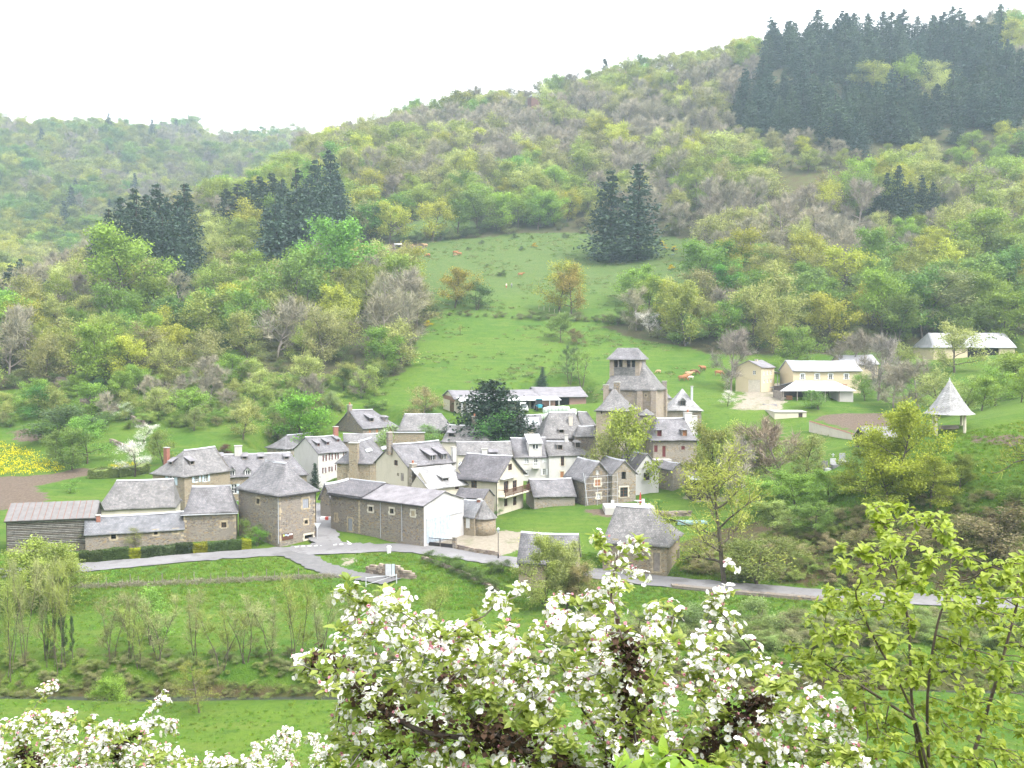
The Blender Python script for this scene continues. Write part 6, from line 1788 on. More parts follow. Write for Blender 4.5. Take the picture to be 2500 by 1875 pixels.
# loose trees on the terraced slope
rl_ = np.random.RandomState(63); nn_ = 0; used_ = []
while nn_ < 34:
 px_, py_ = rl_.uniform(0, 930), rl_.uniform(930, 1045)
 if not inpoly(np.array([px_]), np.array([py_]), [(0, 1000), (200, 950), (560, 925), (930, 925), (930, 985), (700, 990), (600, 1020), (420, 1035), (250, 1020), (0, 1045)])[0]: continue
 p_ = hit(px_, py_)
 if p_ is None or any(np.hypot(p_[0] - q_[0], p_[1] - q_[1]) < 5 for q_ in used_): continue
 used_.append(p_); k_ = rl_.randint(4)
 place_tree(('airy', 'oak', 'bare', 'airy')[k_], p_, rl_.uniform(4.5, 8.5), [(.30, .34, .11, 1), (.20, .32, .06, 1), BARE, (.26, .32, .09, 1)][k_], ('soft olive', 'fresh green', 'bare brown', 'pale green')[k_] + ' loose tree on the terraced slope above the manor roofs', 'slope_tree', ('soft olive', 'fresh green', 'bare brown', 'pale green')[k_] + ' trees on the terraced slope', wide=rl_.uniform(1.0, 1.35)); nn_ += 1
# river side
ORD_ = ['first', 'second', 'third', 'fourth', 'fifth', 'sixth', 'seventh', 'eighth', 'ninth', 'tenth', 'eleventh', 'twelfth', 'thirteenth', 'fourteenth', 'fifteenth', 'sixteenth', 'seventeenth', 'eighteenth']
RX = sorted([20, 55, 100, 130, 240, 285, 300, 345, 420, 480, 530, 590, 640, 690, 850, 940, -20, 760])
for i, (x, yb, yt, w) in enumerate([(20, 1490, 1200, .33), (55, 1500, 1190, .3), (100, 1470, 1180, .33), (130, 1480, 1190, .3), (240, 1480, 1270, .55), (285, 1480, 1270, .5), (300, 1490, 1300, .5), (345, 1500, 1280, .7), (420, 1480, 1270, .5), (480, 1470, 1290, .7), (530, 1480, 1280, .7), (590, 1480, 1280, .65), (640, 1440, 1230, .5), (690, 1440, 1260, .5), (850, 1430, 1250, .5), (940, 1430, 1260, .55), (-20, 1480, 1200, .35), (760, 1440, 1260, .55)]):
 T('thin', x, yb, yt, [(.26, .32, .09, 1), (.24, .26, .12, 1), (.28, .30, .14, 1)][i % 3], 'thin half leafed alder on the river bank, %s from the left' % ORD_[RX.index(x)], 'alder_tree', group='alders along the river', Y=88.6 + (i % 3) * .6, wide=w * 1.7)
T('bush', 322, 1340, 1282, (.19, .32, .07, 1), 'round yellow green bush top among the thin river trees', 'bush', Y=93, cat='bush', wide=.9)
for i, (x, yt) in enumerate([(140, 1300), (118, 1330), (158, 1330), (102, 1335)]):
 T('slender', x, 1440, yt, (.035, .06, .03, 1), 'ivy covered dark trunk rising from the river bank', 'ivy_trunk', group='ivy covered trunks', Y=89, wide=.32)
T('nearsparse', 432, 1600, 1425, (.27, .31, .08, 1), 'fine branched yellow green shrub tree in front of the river', Y=78, wide=1.0)
T('near', 240, 1520, 1462, (.20, .33, .06, 1), 'leafy light green sapling over the river at the left', 'sapling', Y=83, wide=1.0)
for i, x in enumerate(range(-40, 1000, 44)):
 T('bush', x + (i * 37) % 23, 1500, 1452 - (i * 13) % 28, [(.17, .18, .09, 1), (.13, .19, .06, 1), (.22, .23, .11, 1)][i % 3], 'low brown green bush lining the river bank', 'river_bush', group='low bushes on the river bank', Y=89.3 + (i % 2) * .8, wide=1.6, cat='bush')
T('near', 40, 1250, 1180, (.20, .25, .06, 1), 'big yellow green roadside bush at the left picture edge', 'bush', Y=105, cat='bush', wide=1.5)
T('near', 120, 1255, 1205, (.21, .25, .07, 1), 'smaller yellow green roadside bush beside the left one', 'bush', Y=105, cat='bush', wide=1.3)
# ------------------------------------------------------------------ woods: the largest-looking trees as things, the rest as one mass
rng = np.random.RandomState(77)
def sample_wood(n, y0, y1, x0, x1, dmin):
 Y = np.sqrt(rng.uniform(y0 ** 2, y1 ** 2, n)); px = rng.uniform(x0, x1, n)
 x = (px - CX) / FPX * Y; z = tz(x, Y)
 qx, qy = proj(x, Y, z)
 ok = forest_mask(x, Y, qx, qy)
 ok &= ~(inpoly(qx, qy, PLANT) & (Y > 420) & ~inpoly(qx, qy, GAP))
 ok &= ~inpoly(qx, qy, BANK[1])
 return x[ok], Y[ok], z[ok], qx[ok], qy[ok]
def thin_out(x, y, dmin):
 grid = {}; keep = []
 for i in range(len(x)):
  d = dmin(y[i]); g = 12.0
  kx, ky = int(x[i] // g), int(y[i] // g); ok = True
  for a in (-1, 0, 1):
   for b in (-1, 0, 1):
    for j in grid.get((kx + a, ky + b), ()):
     if (x[i] - x[j]) ** 2 + (y[i] - y[j]) ** 2 < d * d: ok = False; break
    if not ok: break
   if not ok: break
  if ok:
   grid.setdefault((kx, ky), []).append(i); keep.append(i)
 return np.array(keep)
x, y, z, qx, qy = sample_wood(30000, 232, 1280, -160, 2660, 0)
kp = thin_out(x, y, lambda Y: 6.0 + Y * .0045)
x, y, z, qx, qy = (a[kp] for a in (x, y, z, qx, qy))
# seen from the valley: drop what lies on the far side of the ridges
vis = np.ones(len(x), bool)
hx, hy = (1300 - CX) / FPX * 645, 645.0
vis &= ~((np.hypot(x - hx, y - hy) < 20) | ((np.abs(x - hx) < 9) & (y < hy) & (y > hy - 60)))
for i in range(len(x)):
 t = np.linspace(.55, .97, 24); zt = tz_raw(x[i] * t, y[i] * t)
 top = (z[i] + 16) * t
 if np.any(zt > top + 4): vis[i] = False
x, y, z, qx, qy = (a[vis] for a in (x, y, z, qx, qy))
LOWZ = [z7((190, 550), (430, 550), (430, 650), (190, 650)), z7((550, 530), (760, 515), (760, 600), (550, 610)), z7((1860, 470), (2060, 470), (2060, 610), (1860, 610)), z7((1260, 560), (1440, 560), (1440, 640), (1260, 640))]
lowz = np.zeros(len(x), bool)
for q_ in LOWZ: lowz |= inpoly(qx, qy, q_) & (y < 400)
lowz |= inpoly(qx, qy, z7((1570, 270), (2240, 270), (2240, 420), (1780, 420), (1570, 360))) & (y > 380)
def wood_kind(i):
 n1 = float(vnoise(x[i], y[i], 38, 31)) + rng.uniform(-.75, .75)
 bare_bias = 0.0
 px_, py_ = qx[i], qy[i]
 if 900 < px_ < 2100 and y[i] > 420: bare_bias = .42
 if 1600 < px_ < 2150 and 380 < py_ < 720: bare_bias = .5
 if px_ < 560 and y[i] < 300: bare_bias = -.35
 if px_ > 2100 and py_ > 400: bare_bias = -.35
 if y[i] > 640: bare_bias = -.05
 v = n1 + bare_bias + .09
 if v > .55: return 'bare', (BARE, BARE2, (.24, .23, .16, 1))[rng.randint(3)], 'bare'
 if v > .1: return 'airy', (G_OLV, (.26, .26, .11, 1), G_PALE)[rng.randint(3)], 'olive'
 if v > -.5: return ('airy', 'oak')[rng.randint(2)], (G_YEL, (.25, .30, .07, 1), (.22, .29, .06, 1))[rng.randint(3)], 'yellow'
 if v > -.95: return 'oak', (G_BRT, (.15, .27, .05, 1))[rng.randint(2)], 'green'
 return 'oak', (G_MID, (.20, .30, .05, 1), (.10, .2, .05, 1))[rng.randint(3)], 'green'
PH = {'bare': 'bare grey brown tree', 'olive': 'thin olive budding tree', 'yellow': 'yellow green spring tree', 'green': 'full green tree'}
def zone(i):
 if y[i] > 640: return 'on the far hillside beyond the valley mouth'
 if qx[i] < 560: return 'in the oak wood above the terraced gardens'
 if qx[i] < 980: return 'in the wood between the tall spruces and the lower meadow'
 if qx[i] < 1700: return 'in the wood above the cattle pasture'
 return 'on the wooded slope above the farm'
order = np.argsort(y)
seen = [i for i in order if -60 < qx[i] < 2560]
ind = set(seen[:300])
print('wood trees', len(x), 'individual', len(ind))
for i in sorted(ind):
 k, c, cl = wood_kind(i)
 H = rng.uniform(11, 19) * (1.0 if qx[i] > 900 else .88) * (.55 if lowz[i] else 1)
 place_tree(k, (x[i], y[i], z[i]), H, c, PH[cl] + ' ' + zone(i), 'deciduous_tree', PH[cl] + 's ' + zone(i), wide=rng.uniform(.9, 1.25))
def instance_mass(name, label, pts, rots, scales, idx, protos, tint):
 """one object: geometry-node instances of small prototypes, tinted one by one"""
 coll = bpy.data.collections.new(name + '_kinds')
 for k, me_ in enumerate(protos):
  coll.objects.link(bpy.data.objects.new('%s_kind_%03d' % (name, k), me_))
 me_ = bpy.data.meshes.new(name); me_.vertices.add(len(pts)); me_.vertices.foreach_set('co', np.asarray(pts, np.float32).ravel())
 for nm, arr, ty in (('rz', rots, 'FLOAT'), ('sc', scales, 'FLOAT_VECTOR'), ('kind', idx, 'INT'), ('tint', tint, 'FLOAT_COLOR')):
  a = me_.attributes.new(nm, ty, 'POINT')
  a.data.foreach_set({'FLOAT_VECTOR': 'vector', 'FLOAT_COLOR': 'color'}.get(ty, 'value'), np.asarray(arr, np.int32 if ty == 'INT' else np.float32).ravel())
 o = link(bpy.data.objects.new(name, me_))
 tag(o, label, None, kind='stuff')
 ng = bpy.data.node_groups.new(name + '_nodes', 'GeometryNodeTree')
 ng.interface.new_socket('Geometry', in_out='INPUT', socket_type='NodeSocketGeometry'); ng.interface.new_socket('Geometry', in_out='OUTPUT', socket_type='NodeSocketGeometry')
 N = ng.nodes; gi = N.new('NodeGroupInput'); go = N.new('NodeGroupOutput'); ip = N.new('GeometryNodeInstanceOnPoints'); ci = N.new('GeometryNodeCollectionInfo')
 ci.inputs['Collection'].default_value = coll; ci.inputs['Separate Children'].default_value = True; ci.inputs['Reset Children'].default_value = True
 def attr(nm, ty):
  a = N.new('GeometryNodeInputNamedAttribute'); a.data_type = ty; a.inputs['Name'].default_value = nm; return a.outputs['Attribute']
 cx = N.new('ShaderNodeCombineXYZ'); er = N.new('FunctionNodeEulerToRotation')
 L_ = ng.links
 L_.new(attr('rz', 'FLOAT'), cx.inputs['Z']); L_.new(cx.outputs[0], er.inputs[0])
 L_.new(gi.outputs[0], ip.inputs['Points']); L_.new(ci.outputs[0], ip.inputs['Instance']); ip.inputs['Pick Instance'].default_value = True
 L_.new(attr('kind', 'INT'), ip.inputs['Instance Index']); L_.new(er.outputs[0], ip.inputs['Rotation']); L_.new(attr('sc', 'FLOAT_VECTOR'), ip.inputs['Scale'])
 L_.new(ip.outputs[0], go.inputs[0])
 md = o.modifiers.new('scatter', 'NODES'); md.node_group = ng
 return o
def joined(tm, cm, name):
 """trunk and crown in one datablock for the wooded mass"""
 bm = bmesh.new(); bm.from_mesh(cm); n = len(bm.faces)
 bm.from_mesh(tm); bm.faces.ensure_lookup_table()
 for f in bm.faces[n:]: f.material_index = 2
 me_ = bpy.data.meshes.new(name); bm.to_mesh(me_); bm.free()
 for m in list(cm.materials)[:2]: me_.materials.append(M[m.name + '_mass'])
 while len(me_.materials) < 2: me_.materials.append(me_.materials[0])
 me_.materials.append(tm.materials[0])
 return me_
JO = {}
for k in ('oak', 'airy', 'bare', 'spruce', 'bush'):
 JO[k] = [joined(t_, c_, k + '_mass') for t_, c_ in PROTO[k]]
protos, pindex, tints = [], {}, []
def pid(k, c):
 key = (k, rng.randint(len(JO[k])))
 if key not in pindex:
  pindex[key] = len(protos); protos.append(JO[k][key[1]])
 g_ = LEAFGAIN if k in ('oak', 'airy', 'bush') else 1.0
 tints.append(tuple(min(1, v_ * g_) for v_ in c[:3]) + (1,))
 return pindex[key]
pts, rots, scs, ids = [], [], [], []
for i in range(len(x)):
 if i in ind: continue
 k, c, cl = wood_kind(i)
 if y[i] > 640 and rng.rand() < .02: k, c = 'spruce', (.05, .085, .055, 1)
 s = rng.uniform(1.15, 1.95) * (1.0 if y[i] < 640 else 1.1) * (.55 if lowz[i] else 1)
 if y[i] > 640: c = tuple(v_ * .72 for v_ in c[:3]) + (1,); w = rng.uniform(.95, 1.3)
 if k == 'spruce': s *= 1.4
 pts.append((x[i], y[i], z[i])); rots.append(rng.uniform(0, 6.28)); scs.append((s * w, s * w, s)); ids.append(pid(k, c))
# understorey along the wood edges and on the slopes
ux, uy, uz, uqx, uqy = sample_wood(9000, 232, 620, -100, 2600, 0)
kp = thin_out(ux, uy, lambda Y: 4.5)
for j in kp[:3600]:
 s = rng.uniform(.22, .5); pts.append((ux[j], uy[j], uz[j])); rots.append(rng.uniform(0, 6.28)); scs.append((s * 1.5, s * 1.5, s)); ids.append(pid('bush', [(.12, .13, .06, 1), (.10, .15, .05, 1), (.17, .15, .10, 1), (.2, .23, .09, 1)][rng.randint(4)]))
instance_mass('woodland', 'spring woodland covering the hillsides behind the nearer trees', pts, rots, scs, ids, protos, tints)
# ------------------------------------------------------------------ smaller things
def gp7(Z, x, y, Y=None):
 return gpos(*zz(Z, x, y), Y)
ORD = ['first', 'second', 'third', 'fourth', 'fifth', 'sixth', 'seventh', 'eighth', 'ninth', 'tenth', 'eleventh', 'twelfth', 'thirteenth', 'fourteenth', 'fifteenth', 'sixteenth', 'seventeenth', 'eighteenth', 'nineteenth', 'twentieth']
def leaf_block(name, p0, p1, depth, h, color, label, cat='hedge', seed=1, dens=260, size=.16, top_wob=.12):
 """clipped hedge piece between two ground points"""
 rng = np.random.RandomState(seed)
 p0, p1 = np.asarray(p0), np.asarray(p1); d = p1 - p0; L = np.hypot(d[0], d[1]); u = d / L; n = np.array([-u[1], u[0], 0])
 N = int(dens * (2 * L * h + 2 * depth * h + L * depth))
 f = rng.rand(N)
 a = rng.uniform(0, L, N); b = rng.uniform(-depth / 2, depth / 2, N); zz_ = rng.uniform(0, h, N)
 side = rng.rand(N)
 b = np.where(side < .4, -depth / 2, np.where(side < .65, depth / 2, b)); zz_ = np.where((side >= .65) & (side < .9), h, zz_); a = np.where(side > .95, 0, np.where(side > .9, L, a))
 hh = 1 + top_wob * vnoise(a * 1.0, b, .9, seed)
 c = u[None, :] * a[:, None] + n[None, :] * b[:, None]; c[:, 2] = (zz_ * hh) + (d[2] / L) * a
 c += rng.randn(N, 3) * .06
 v, q = leaf_quads(rng, c, size)
 bx = MB(); e = .1
 P = lambda aa, bb, z_: u * aa + n * bb + UP * (z_ + d[2] / L * aa)
 bx.quadbox([P(e, -depth / 2 + e, -.4), P(L - e, -depth / 2 + e, -.4), P(L - e, depth / 2 - e, -.4), P(e, depth / 2 - e, -.4)], [P(e, -depth / 2 + e, h - e), P(L - e, -depth / 2 + e, h - e), P(L - e, depth / 2 - e, h - e), P(e, depth / 2 - e, h - e)])
 n0 = len(v)
 me_ = quick_mesh(name, np.concatenate([v, np.array(bx.v)]), np.concatenate([q, np.array(bx.f) + n0]), mats=[M['leaf'], M['leaf']])
 o = link(bpy.data.objects.new(name, me_)); o.location = tuple(p0 - u * 0); o.color = color
 return tag(o, label, cat)
base_line = lambda x: 1172 - (x - 480) * (1172 - 1078) / (1690 - 480)
HG = [(400, 530, (.20, .27, .04, 1), 'light green end piece of the clipped roadside hedge'), (535, 690, (.07, .11, .035, 1), 'dark green hedge piece at the end nearest the timber barn'), (695, 868, (.08, .12, .04, 1), 'dark green hedge piece below the low stone outbuilding'), (872, 950, (.27, .29, .03, 1), 'yellow hedge piece below the low stone outbuilding'),
 (955, 1185, (.075, .105, .05, 1), 'long grey green hedge piece between two yellow pieces'), (1190, 1298, (.045, .07, .03, 1), 'darkest hedge piece below the hipped stone barn'), (1302, 1400, (.28, .30, .03, 1), 'yellow hedge piece below the hipped stone barn'), (1405, 1628, (.07, .11, .04, 1), 'dark green hedge piece left of the square house'), (1632, 1692, (.27, .29, .03, 1), 'yellow hedge piece nearest the square stone house')]
for i, (x0, x1, c, lb) in enumerate(HG):
 p0 = gp7(1, x0, base_line(x0)); p1 = gp7(1, x1, base_line(x1))
 leaf_block('hedge', p0, p1, 1.1, 1.15 + .1 * (i % 3), c, lb, seed=i + 3)
place_tree('bush', gp7(1, 1735, 1062), 2.3, (.14, .30, .045, 1), 'bright green laurel bush at the corner of the square stone house', 'bush', cat='bush', wide=1.3)
place_tree('bush', gp7(1, 1705, 1040), 3.2, (.17, .28, .06, 1), 'yellow green climbing bush against the square stone house', 'bush', cat='bush', wide=.9)
place_tree('bush', gp7(1, 915, 1075), 2.6, (.24, .25, .10, 1), 'pale olive shrub in front of the low stone outbuilding', 'shrub', cat='shrub', wide=1.0)
place_tree('bush', gp7(1, 520, 1085), 2.2, (.22, .25, .07, 1), 'yellowish shrub at the corner of the timber barn', 'shrub', cat='shrub', wide=.9)
place_tree('bush', gp7(3, 805, 1030), 2.6, (.17, .31, .06, 1), 'light green garden bush beside the low stone garage', 'bush', cat='bush', wide=.9)
place_tree('bush', gp7(2, 2080, 1135), 1.6, (.10, .20, .05, 1), 'small round bush beside the balcony house wall', 'bush', cat='bush', wide=1.1)
place_tree('bush', gp7(2, 600, 790, 172), 2.2, (.16, .24, .08, 1), 'grey green bush at the foot of the red shuttered house', 'bush', cat='bush', wide=1.1)
place_tree('bush', gp7(2, 498, 880, 160), 2.4, (.20, .34, .05, 1), 'bright yellow green bush beside the cypress', 'bush', cat='bush', wide=.7)
place_tree('bush', gp7(3, 1665, 985, 152), 1.5, (.09, .20, .04, 1), 'dense green bush on the terrace beside the drying rack', 'bush', cat='bush', wide=1.5)
place_tree('bush', gp7(3, 1590, 935, 156), 1.2, (.10, .25, .05, 1), 'green bush against the white gable house', 'bush', cat='bush', wide=1.5)
place_tree('bush', gp7(1, 470, 700), 2.2, (.16, .28, .06, 1), 'green rounded garden bush beside the brown field', 'bush', cat='bush', wide=1.3)
# broom in flower
for i, (x, y, lb) in enumerate([(1800, 440, 'on the pasture under the twin spruces, upper patch'), (1870, 470, 'in the pasture corner by the vivid green trees'), (1858, 572, 'alone on the pasture below the spruces'), (1115, 452, 'high on the pasture'), (560, 395, 'beside the cattle shelter hedge'), (490, 840, 'at the left edge of the lower meadow'), (545, 880, 'low at the left edge of the lower meadow'), (1820, 462, 'on the pasture under the twin spruces, lower patch')]):
 p = gp7(6, x, y)
 place_tree('bush', p, 1.7, (.55, .40, .02, 1), 'yellow flowering broom ' + lb, 'broom_bush', cat='bush', wide=1.6)
# scrub on the pasture
for i, (x, y) in enumerate([(430, 425), (480, 430), (610, 415), (660, 405), (720, 400), (755, 395), (760, 462), (830, 432), (1010, 400), (1100, 400), (430, 495), (935, 605), (860, 555), (1050, 468), (1290, 400)]):
 place_tree('bush', gp7(6, x, y), .9 + (i % 3) * .5 + (1.4 if i < 6 else 0), (.07, .10, .05, 1), 'dark low scrub bush on the cattle pasture', 'scrub_bush', 'scrub bushes on the pasture', cat='bush', wide=2.0)
# field bank between pasture and lower meadow
for i, x in enumerate(range(900, 1660, 22)):
 yb = 762 + (x - 960) * .045 + (i * 7) % 5
 if True:
  place_tree('bush', gpos(x, yb), (.7 if 1060 < x < 1260 else 1.5) + (i * 5) % 4 * .35, [(.12, .12, .06, 1), (.09, .13, .05, 1), (.18, .17, .10, 1)][i % 3], 'low scrub on the field bank above the lower meadow', 'bank_scrub', 'scrub on the field bank', cat='bush', wide=1.9)
# rape field and garden flowers
def flower_field(name, poly, n, color, h, label, seed=1, size=.2):
 rng = np.random.RandomState(seed); c = []
 P_ = np.array(poly); lo, hi = P_.min(0), P_.max(0)
 px = rng.uniform(lo[0], hi[0], n); py = rng.uniform(lo[1], hi[1], n)
 ok = inpoly(px, py, poly)
 for a, b in zip(px[ok], py[ok]):
  p = hit(a, b, raw=True)
  if p is not None: c.append(p + np.array([rng.uniform(-.4, .4), rng.uniform(-.8, .8), rng.uniform(.1, h)]))
 c = np.array(c); c = np.repeat(c, 5, 0) + rng.randn(len(c) * 5, 3) * np.array([.3, .3, .15])
 v, q = leaf_quads(rng, c - c.mean(0), size)
 o = link(bpy.data.objects.new(name, quick_mesh(name, v, q, mats=[M['leaf']]))); o.location = tuple(c.mean(0)); o.color = color
 return tag(o, label, None, kind='stuff')
flower_field('yellow_rape_flowers', [(-60, 1082), (20, 1090), (80, 1108), (150, 1140), (152, 1152), (90, 1158), (40, 1162), (-60, 1165)], 1300, (.62, .52, .02, 1), 1.0, 'yellow flowering rape field at the left', 2, .22)
flower_field('yellow_garden_flowers', [(268, 1138), (330, 1132), (360, 1138), (330, 1146), (270, 1147)], 160, (.6, .42, .02, 1), .5, 'strip of orange yellow flowers above the brown field', 3, .16)
flower_field('roadside_yellow_flowers', zz and [(1255, 1322), (1290, 1310), (1310, 1318), (1280, 1335)], 90, (.45, .42, .03, 1), .5, 'yellow flowers beside the gravel yard', 4, .14)
for i, (x0, y0, x1, y1, lb) in enumerate([(600, 600, 800, 590, 'long loose green hedge between the brown field and the manor, first half'), (805, 590, 1010, 560, 'long loose green hedge between the brown field and the manor, second half')]):
 leaf_block('hedge', gp7(1, x0, y0), gp7(1, x1, y1), 1.6, 1.5, (.17, .22, .07, 1), lb, seed=31 + i, size=.2, dens=120, top_wob=.4)
# stones
def stone(rng, w, h, d):
 m = MB(); j = lambda s_: rng.uniform(-.12, .12) * s_
 b = [(-w / 2 + j(w), -d / 2 + j(d), -h / 2 + j(h)), (w / 2 + j(w), -d / 2 + j(d), -h / 2 + j(h)), (w / 2 + j(w), d / 2, -h / 2), (-w / 2, d / 2, -h / 2)]
 t = [(-w / 2 + j(w) * 1.5, -d / 2 + j(d) + .05, h / 2 + j(h)), (w / 2 + j(w) * 1.5, -d / 2 + j(d) + .05, h / 2 + j(h)), (w / 2 + j(w), d / 2, h / 2 + j(h)), (-w / 2 + j(w), d / 2, h / 2 + j(h))]
 m.quadbox([np.array(p) for p in b], [np.array(p) for p in t]); return m
M['wallstone'] = [m_plain('dry_stone_%d' % i, c, .95, .25, 4) for i, c in enumerate([(.24, .19, .155), (.31, .26, .215), (.19, .155, .135), (.35, .29, .23)])]
STONES = []
_rs = random.Random(3)
for k in range(10):
 mm = stone(_rs, 1.0, 1.0, 1.0); me_ = bpy.data.meshes.new('stone'); me_.from_pydata([tuple(v) for v in mm.v], [], mm.f)
 me_.materials.append(M['wallstone'][k % 4]); STONES.append(me_)
def stone_wall(name, pts, h, label, sw=.62, sh=.26, depth=.5, cat='stone wall', seed=1, fall=0.0):
 """courses of single stones along a ground line"""
 rng = random.Random(seed); pts = np.asarray(pts)
 seg = np.linalg.norm(np.diff(pts[:, :2], axis=0), axis=1); cum = np.concatenate([[0], np.cumsum(seg)]); L = cum[-1]
 r = root(name, pts[0], label, cat)
 at = lambda s_: np.array([np.interp(s_, cum, pts[:, i]) for i in range(3)])
 z = 0; row = 0
 while z < h - .05:
  hh = sh * rng.uniform(.8, 1.25); s_ = rng.uniform(0, .3) + row * fall * rng.uniform(.3, 1); end = L - row * fall * rng.uniform(.3, 1)
  while s_ < end - .2:
   w = sw * rng.uniform(.55, 1.45); c = at(s_ + w / 2); d = at(min(s_ + w, L)) - at(max(s_, 0))
   o = bpy.data.objects.new('stone', STONES[rng.randrange(10)]); COL.objects.link(o); o.parent = r
   o.location = tuple(c - pts[0] + UP * (z + hh / 2 - .1) + np.array([0, rng.uniform(-.06, .06), 0])); o.scale = (w * .97, depth * rng.uniform(.85, 1.1), hh * .98)
   o.rotation_euler = (rng.uniform(-.05, .05), rng.uniform(-.06, .06), math.atan2(d[1], d[0]))
   s_ += w
  z += hh; row += 1
 c0, c1 = pts[0], pts[-1]
 return r
g11 = lambda x, y, Y=None: gp7(11, x, y, Y)
stone_wall('dry_stone_wall', [g11(150, 400), g11(330, 425), g11(480, 440), g11(660, 455)], 1.45, 'low dry stone retaining wall beside the side road and info signs', .55, .24, .5, fall=.45)
stone_wall('field_wall', [g11(730, 262), g11(880, 320), g11(1060, 390), g11(1200, 450), g11(1380, 540), g11(1450, 590)], 0.55, 'mossy field wall dropping from the road to the river meadow', .8, .3, .5, seed=4)
for i, (x, y) in enumerate([(820, 300), (930, 350), (1010, 360), (1070, 395), (1130, 430), (1210, 455), (1280, 500), (1350, 530), (1400, 400), (1520, 380), (1450, 585)]):
 place_tree('bush', g11(x, y), 1.5, (.09, .15, .04, 1), 'ivy and bramble bush grown over the mossy field wall', 'bramble_bush', 'brambles on the field wall', cat='bush', wide=1.6)
for i, (ln, hh, lb) in enumerate([([(610, 470), (700, 462), (800, 440)], 2.2, 'brown terrace wall in the middle of the left slope'), ([(800, 490), (860, 495), (915, 480)], 1.5, 'short brown terrace wall beside the pale blossoming bush'), ([(1010, 560), (1060, 590), (1110, 605)], 1.3, 'grey stone terrace steps above the manor garden'), ([(850, 725), (930, 760), (1010, 800)], .9, 'pale low garden wall leading to the white blossoming tree'), ([(260, 260), (400, 270), (560, 285), (690, 270)], 1.6, 'highest terrace wall below the oak wood')]):
 stone_wall('terrace_wall', [gp7(12, a, b) for a, b in ln], hh, lb, .9, .4, .6, seed=20 + i)
# road furniture
def simple(name, label, cat, loc, parts, group=None):
 r = root(name, loc, label, cat, group)
 for nm, mb, mt in parts: mb.build(nm, M[mt] if isinstance(mt, str) else mt, r)
 return r
p = gp7(2, 1105, 1482)
simple('bollard', 'white stone bollard at the edge of the road bank', 'bollard', p, [('post', MB().lathe((0, 0, 0), [(.26, -.2), (.26, .8), (.30, .82), (.30, .95), (.2, 1.02)], 12), 'paint')])
p = gp7(2, 2088, 1505, 125)
simple('street_lamp', 'dark iron street lamp beside the gravel yard', 'street lamp', p, [('pole', MB().lathe((0, 0, 0), [(.09, -.3), (.09, .6), (.045, .8), (.04, 3.4)], 8), 'iron'), ('lantern', MB().lathe((0, 0, 3.4), [(.07, 0), (.2, .45), (.24, .48), (.05, .72)], 6), 'curtain')])
# gate and posts
ga, gb = g11(778, 135), g11(1030, 160); d = gb - ga; L = float(np.linalg.norm(d)); u = d / L; n_ = np.cross(u, UP)
for nm, q, lb in (('gate_post', ga - u * .25, 'stone gate post next to the barn gable'), ('gate_post', gb + u * .25, 'stone gate post between the iron gate and the low wall')):
 simple(nm, lb, 'gate post', q, [('shaft', MB().box((0, 0, 0), u, n_, UP, -.22, .22, -.22, .22, -.4, 1.55), 'rubble'), ('cap', MB().box((0, 0, 0), u, n_, UP, -.32, .32, -.32, .32, 1.553, 1.68), 'concrete')])
r = root('iron_gate', ga, 'dark iron double gate in front of the barn doors', 'gate')
for k in range(2):
 m = MB(); a0, a1 = L * k / 2 + .04, L * (k + 1) / 2 - .04
 for z_ in (.1, .55, 1.15): m.box((0, 0, 0), u, n_, UP, a0, a1, -.03, .03, z_, z_ + .07)
 for a in (a0, a1 - .08): m.box((0, 0, 0), u, n_, UP, a, a + .08, -.035, .035, .05, 1.25)
 m.box((0, 0, 0), u, n_, UP, a0 + .08, a1 - .08, -.012, .012, .17, .55)
 lf = m.build('gate_leaf', M['iron'], r)
 m = MB(); b = a0 + .2
 while b < a1 - .1: m.box((0, 0, 0), u, n_, UP, b, b + .03, -.015, .015, .62, 1.15); b += .16
 m.build('gate_bar', M['iron'], lf)['kind'] = 'stuff'
wa, wb = gb + u * .5, g11(1475, 238)
stone_wall('yard_wall', [wa, g11(1250, 205), wb], .75, 'low brown wall between the gravel yard and the road', .7, .25, .35, seed=9)
# signs
p = gp7(2, 463, 1372)
m1 = MB().lathe((0, 0, 0), [(.035, -.3), (.035, 2.6)], 8)
m2 = MB(); tri = [(-.5, 2.6), (.5, 2.6), (0, 1.75)]
m2.v += [np.array((x_, -.05, z_)) for x_, z_ in tri] + [np.array((x_, -.02, z_)) for x_, z_ in tri]; m2.f += [(2, 1, 0), (3, 4, 5), (0, 1, 4, 3), (1, 2, 5, 4), (2, 0, 3, 5)]
simple('give_way_sign', 'grey back of a triangular give way sign at the square house corner', 'road sign', p, [('post', m1, 'zinc'), ('plate', m2, 'zinc')])
for i, (x, lb) in enumerate([(396, 'grey information panel in front of the dry stone wall, nearer the side road'), (428, 'pale information panel in front of the dry stone wall, its neighbour')]):
 p = g11(x, 462)
 simple('info_panel', lb, 'sign', p, [('post', MB().abox(-.42, -.36, -.03, .03, -.2, 1.9), 'iron'), ('post', MB().abox(.36, .42, -.03, .03, -.2, 1.9), 'iron'), ('panel', MB().abox(-.355, .355, -.03, .02, .55, 1.85), 'shut_blue' if i else 'zinc')])
pa, pb = g11(175, 530), g11(475, 500); d = pb - pa; L = float(np.linalg.norm(d)); u = d / L; n_ = np.cross(u, UP)
m = MB()
for a in (0, L): m.tube([u * a - UP * .2, u * a + UP * 1.1], .06, 6)
m.tube([UP * 1.0, u * L + UP * 1.0], .04, 6); m.tube([UP * .2, u * L + UP * 1.0], .03, 6)
simple('field_gate', 'thin tubular field gate at the end of the side road', 'gate', pa, [('frame', m, 'zinc')])
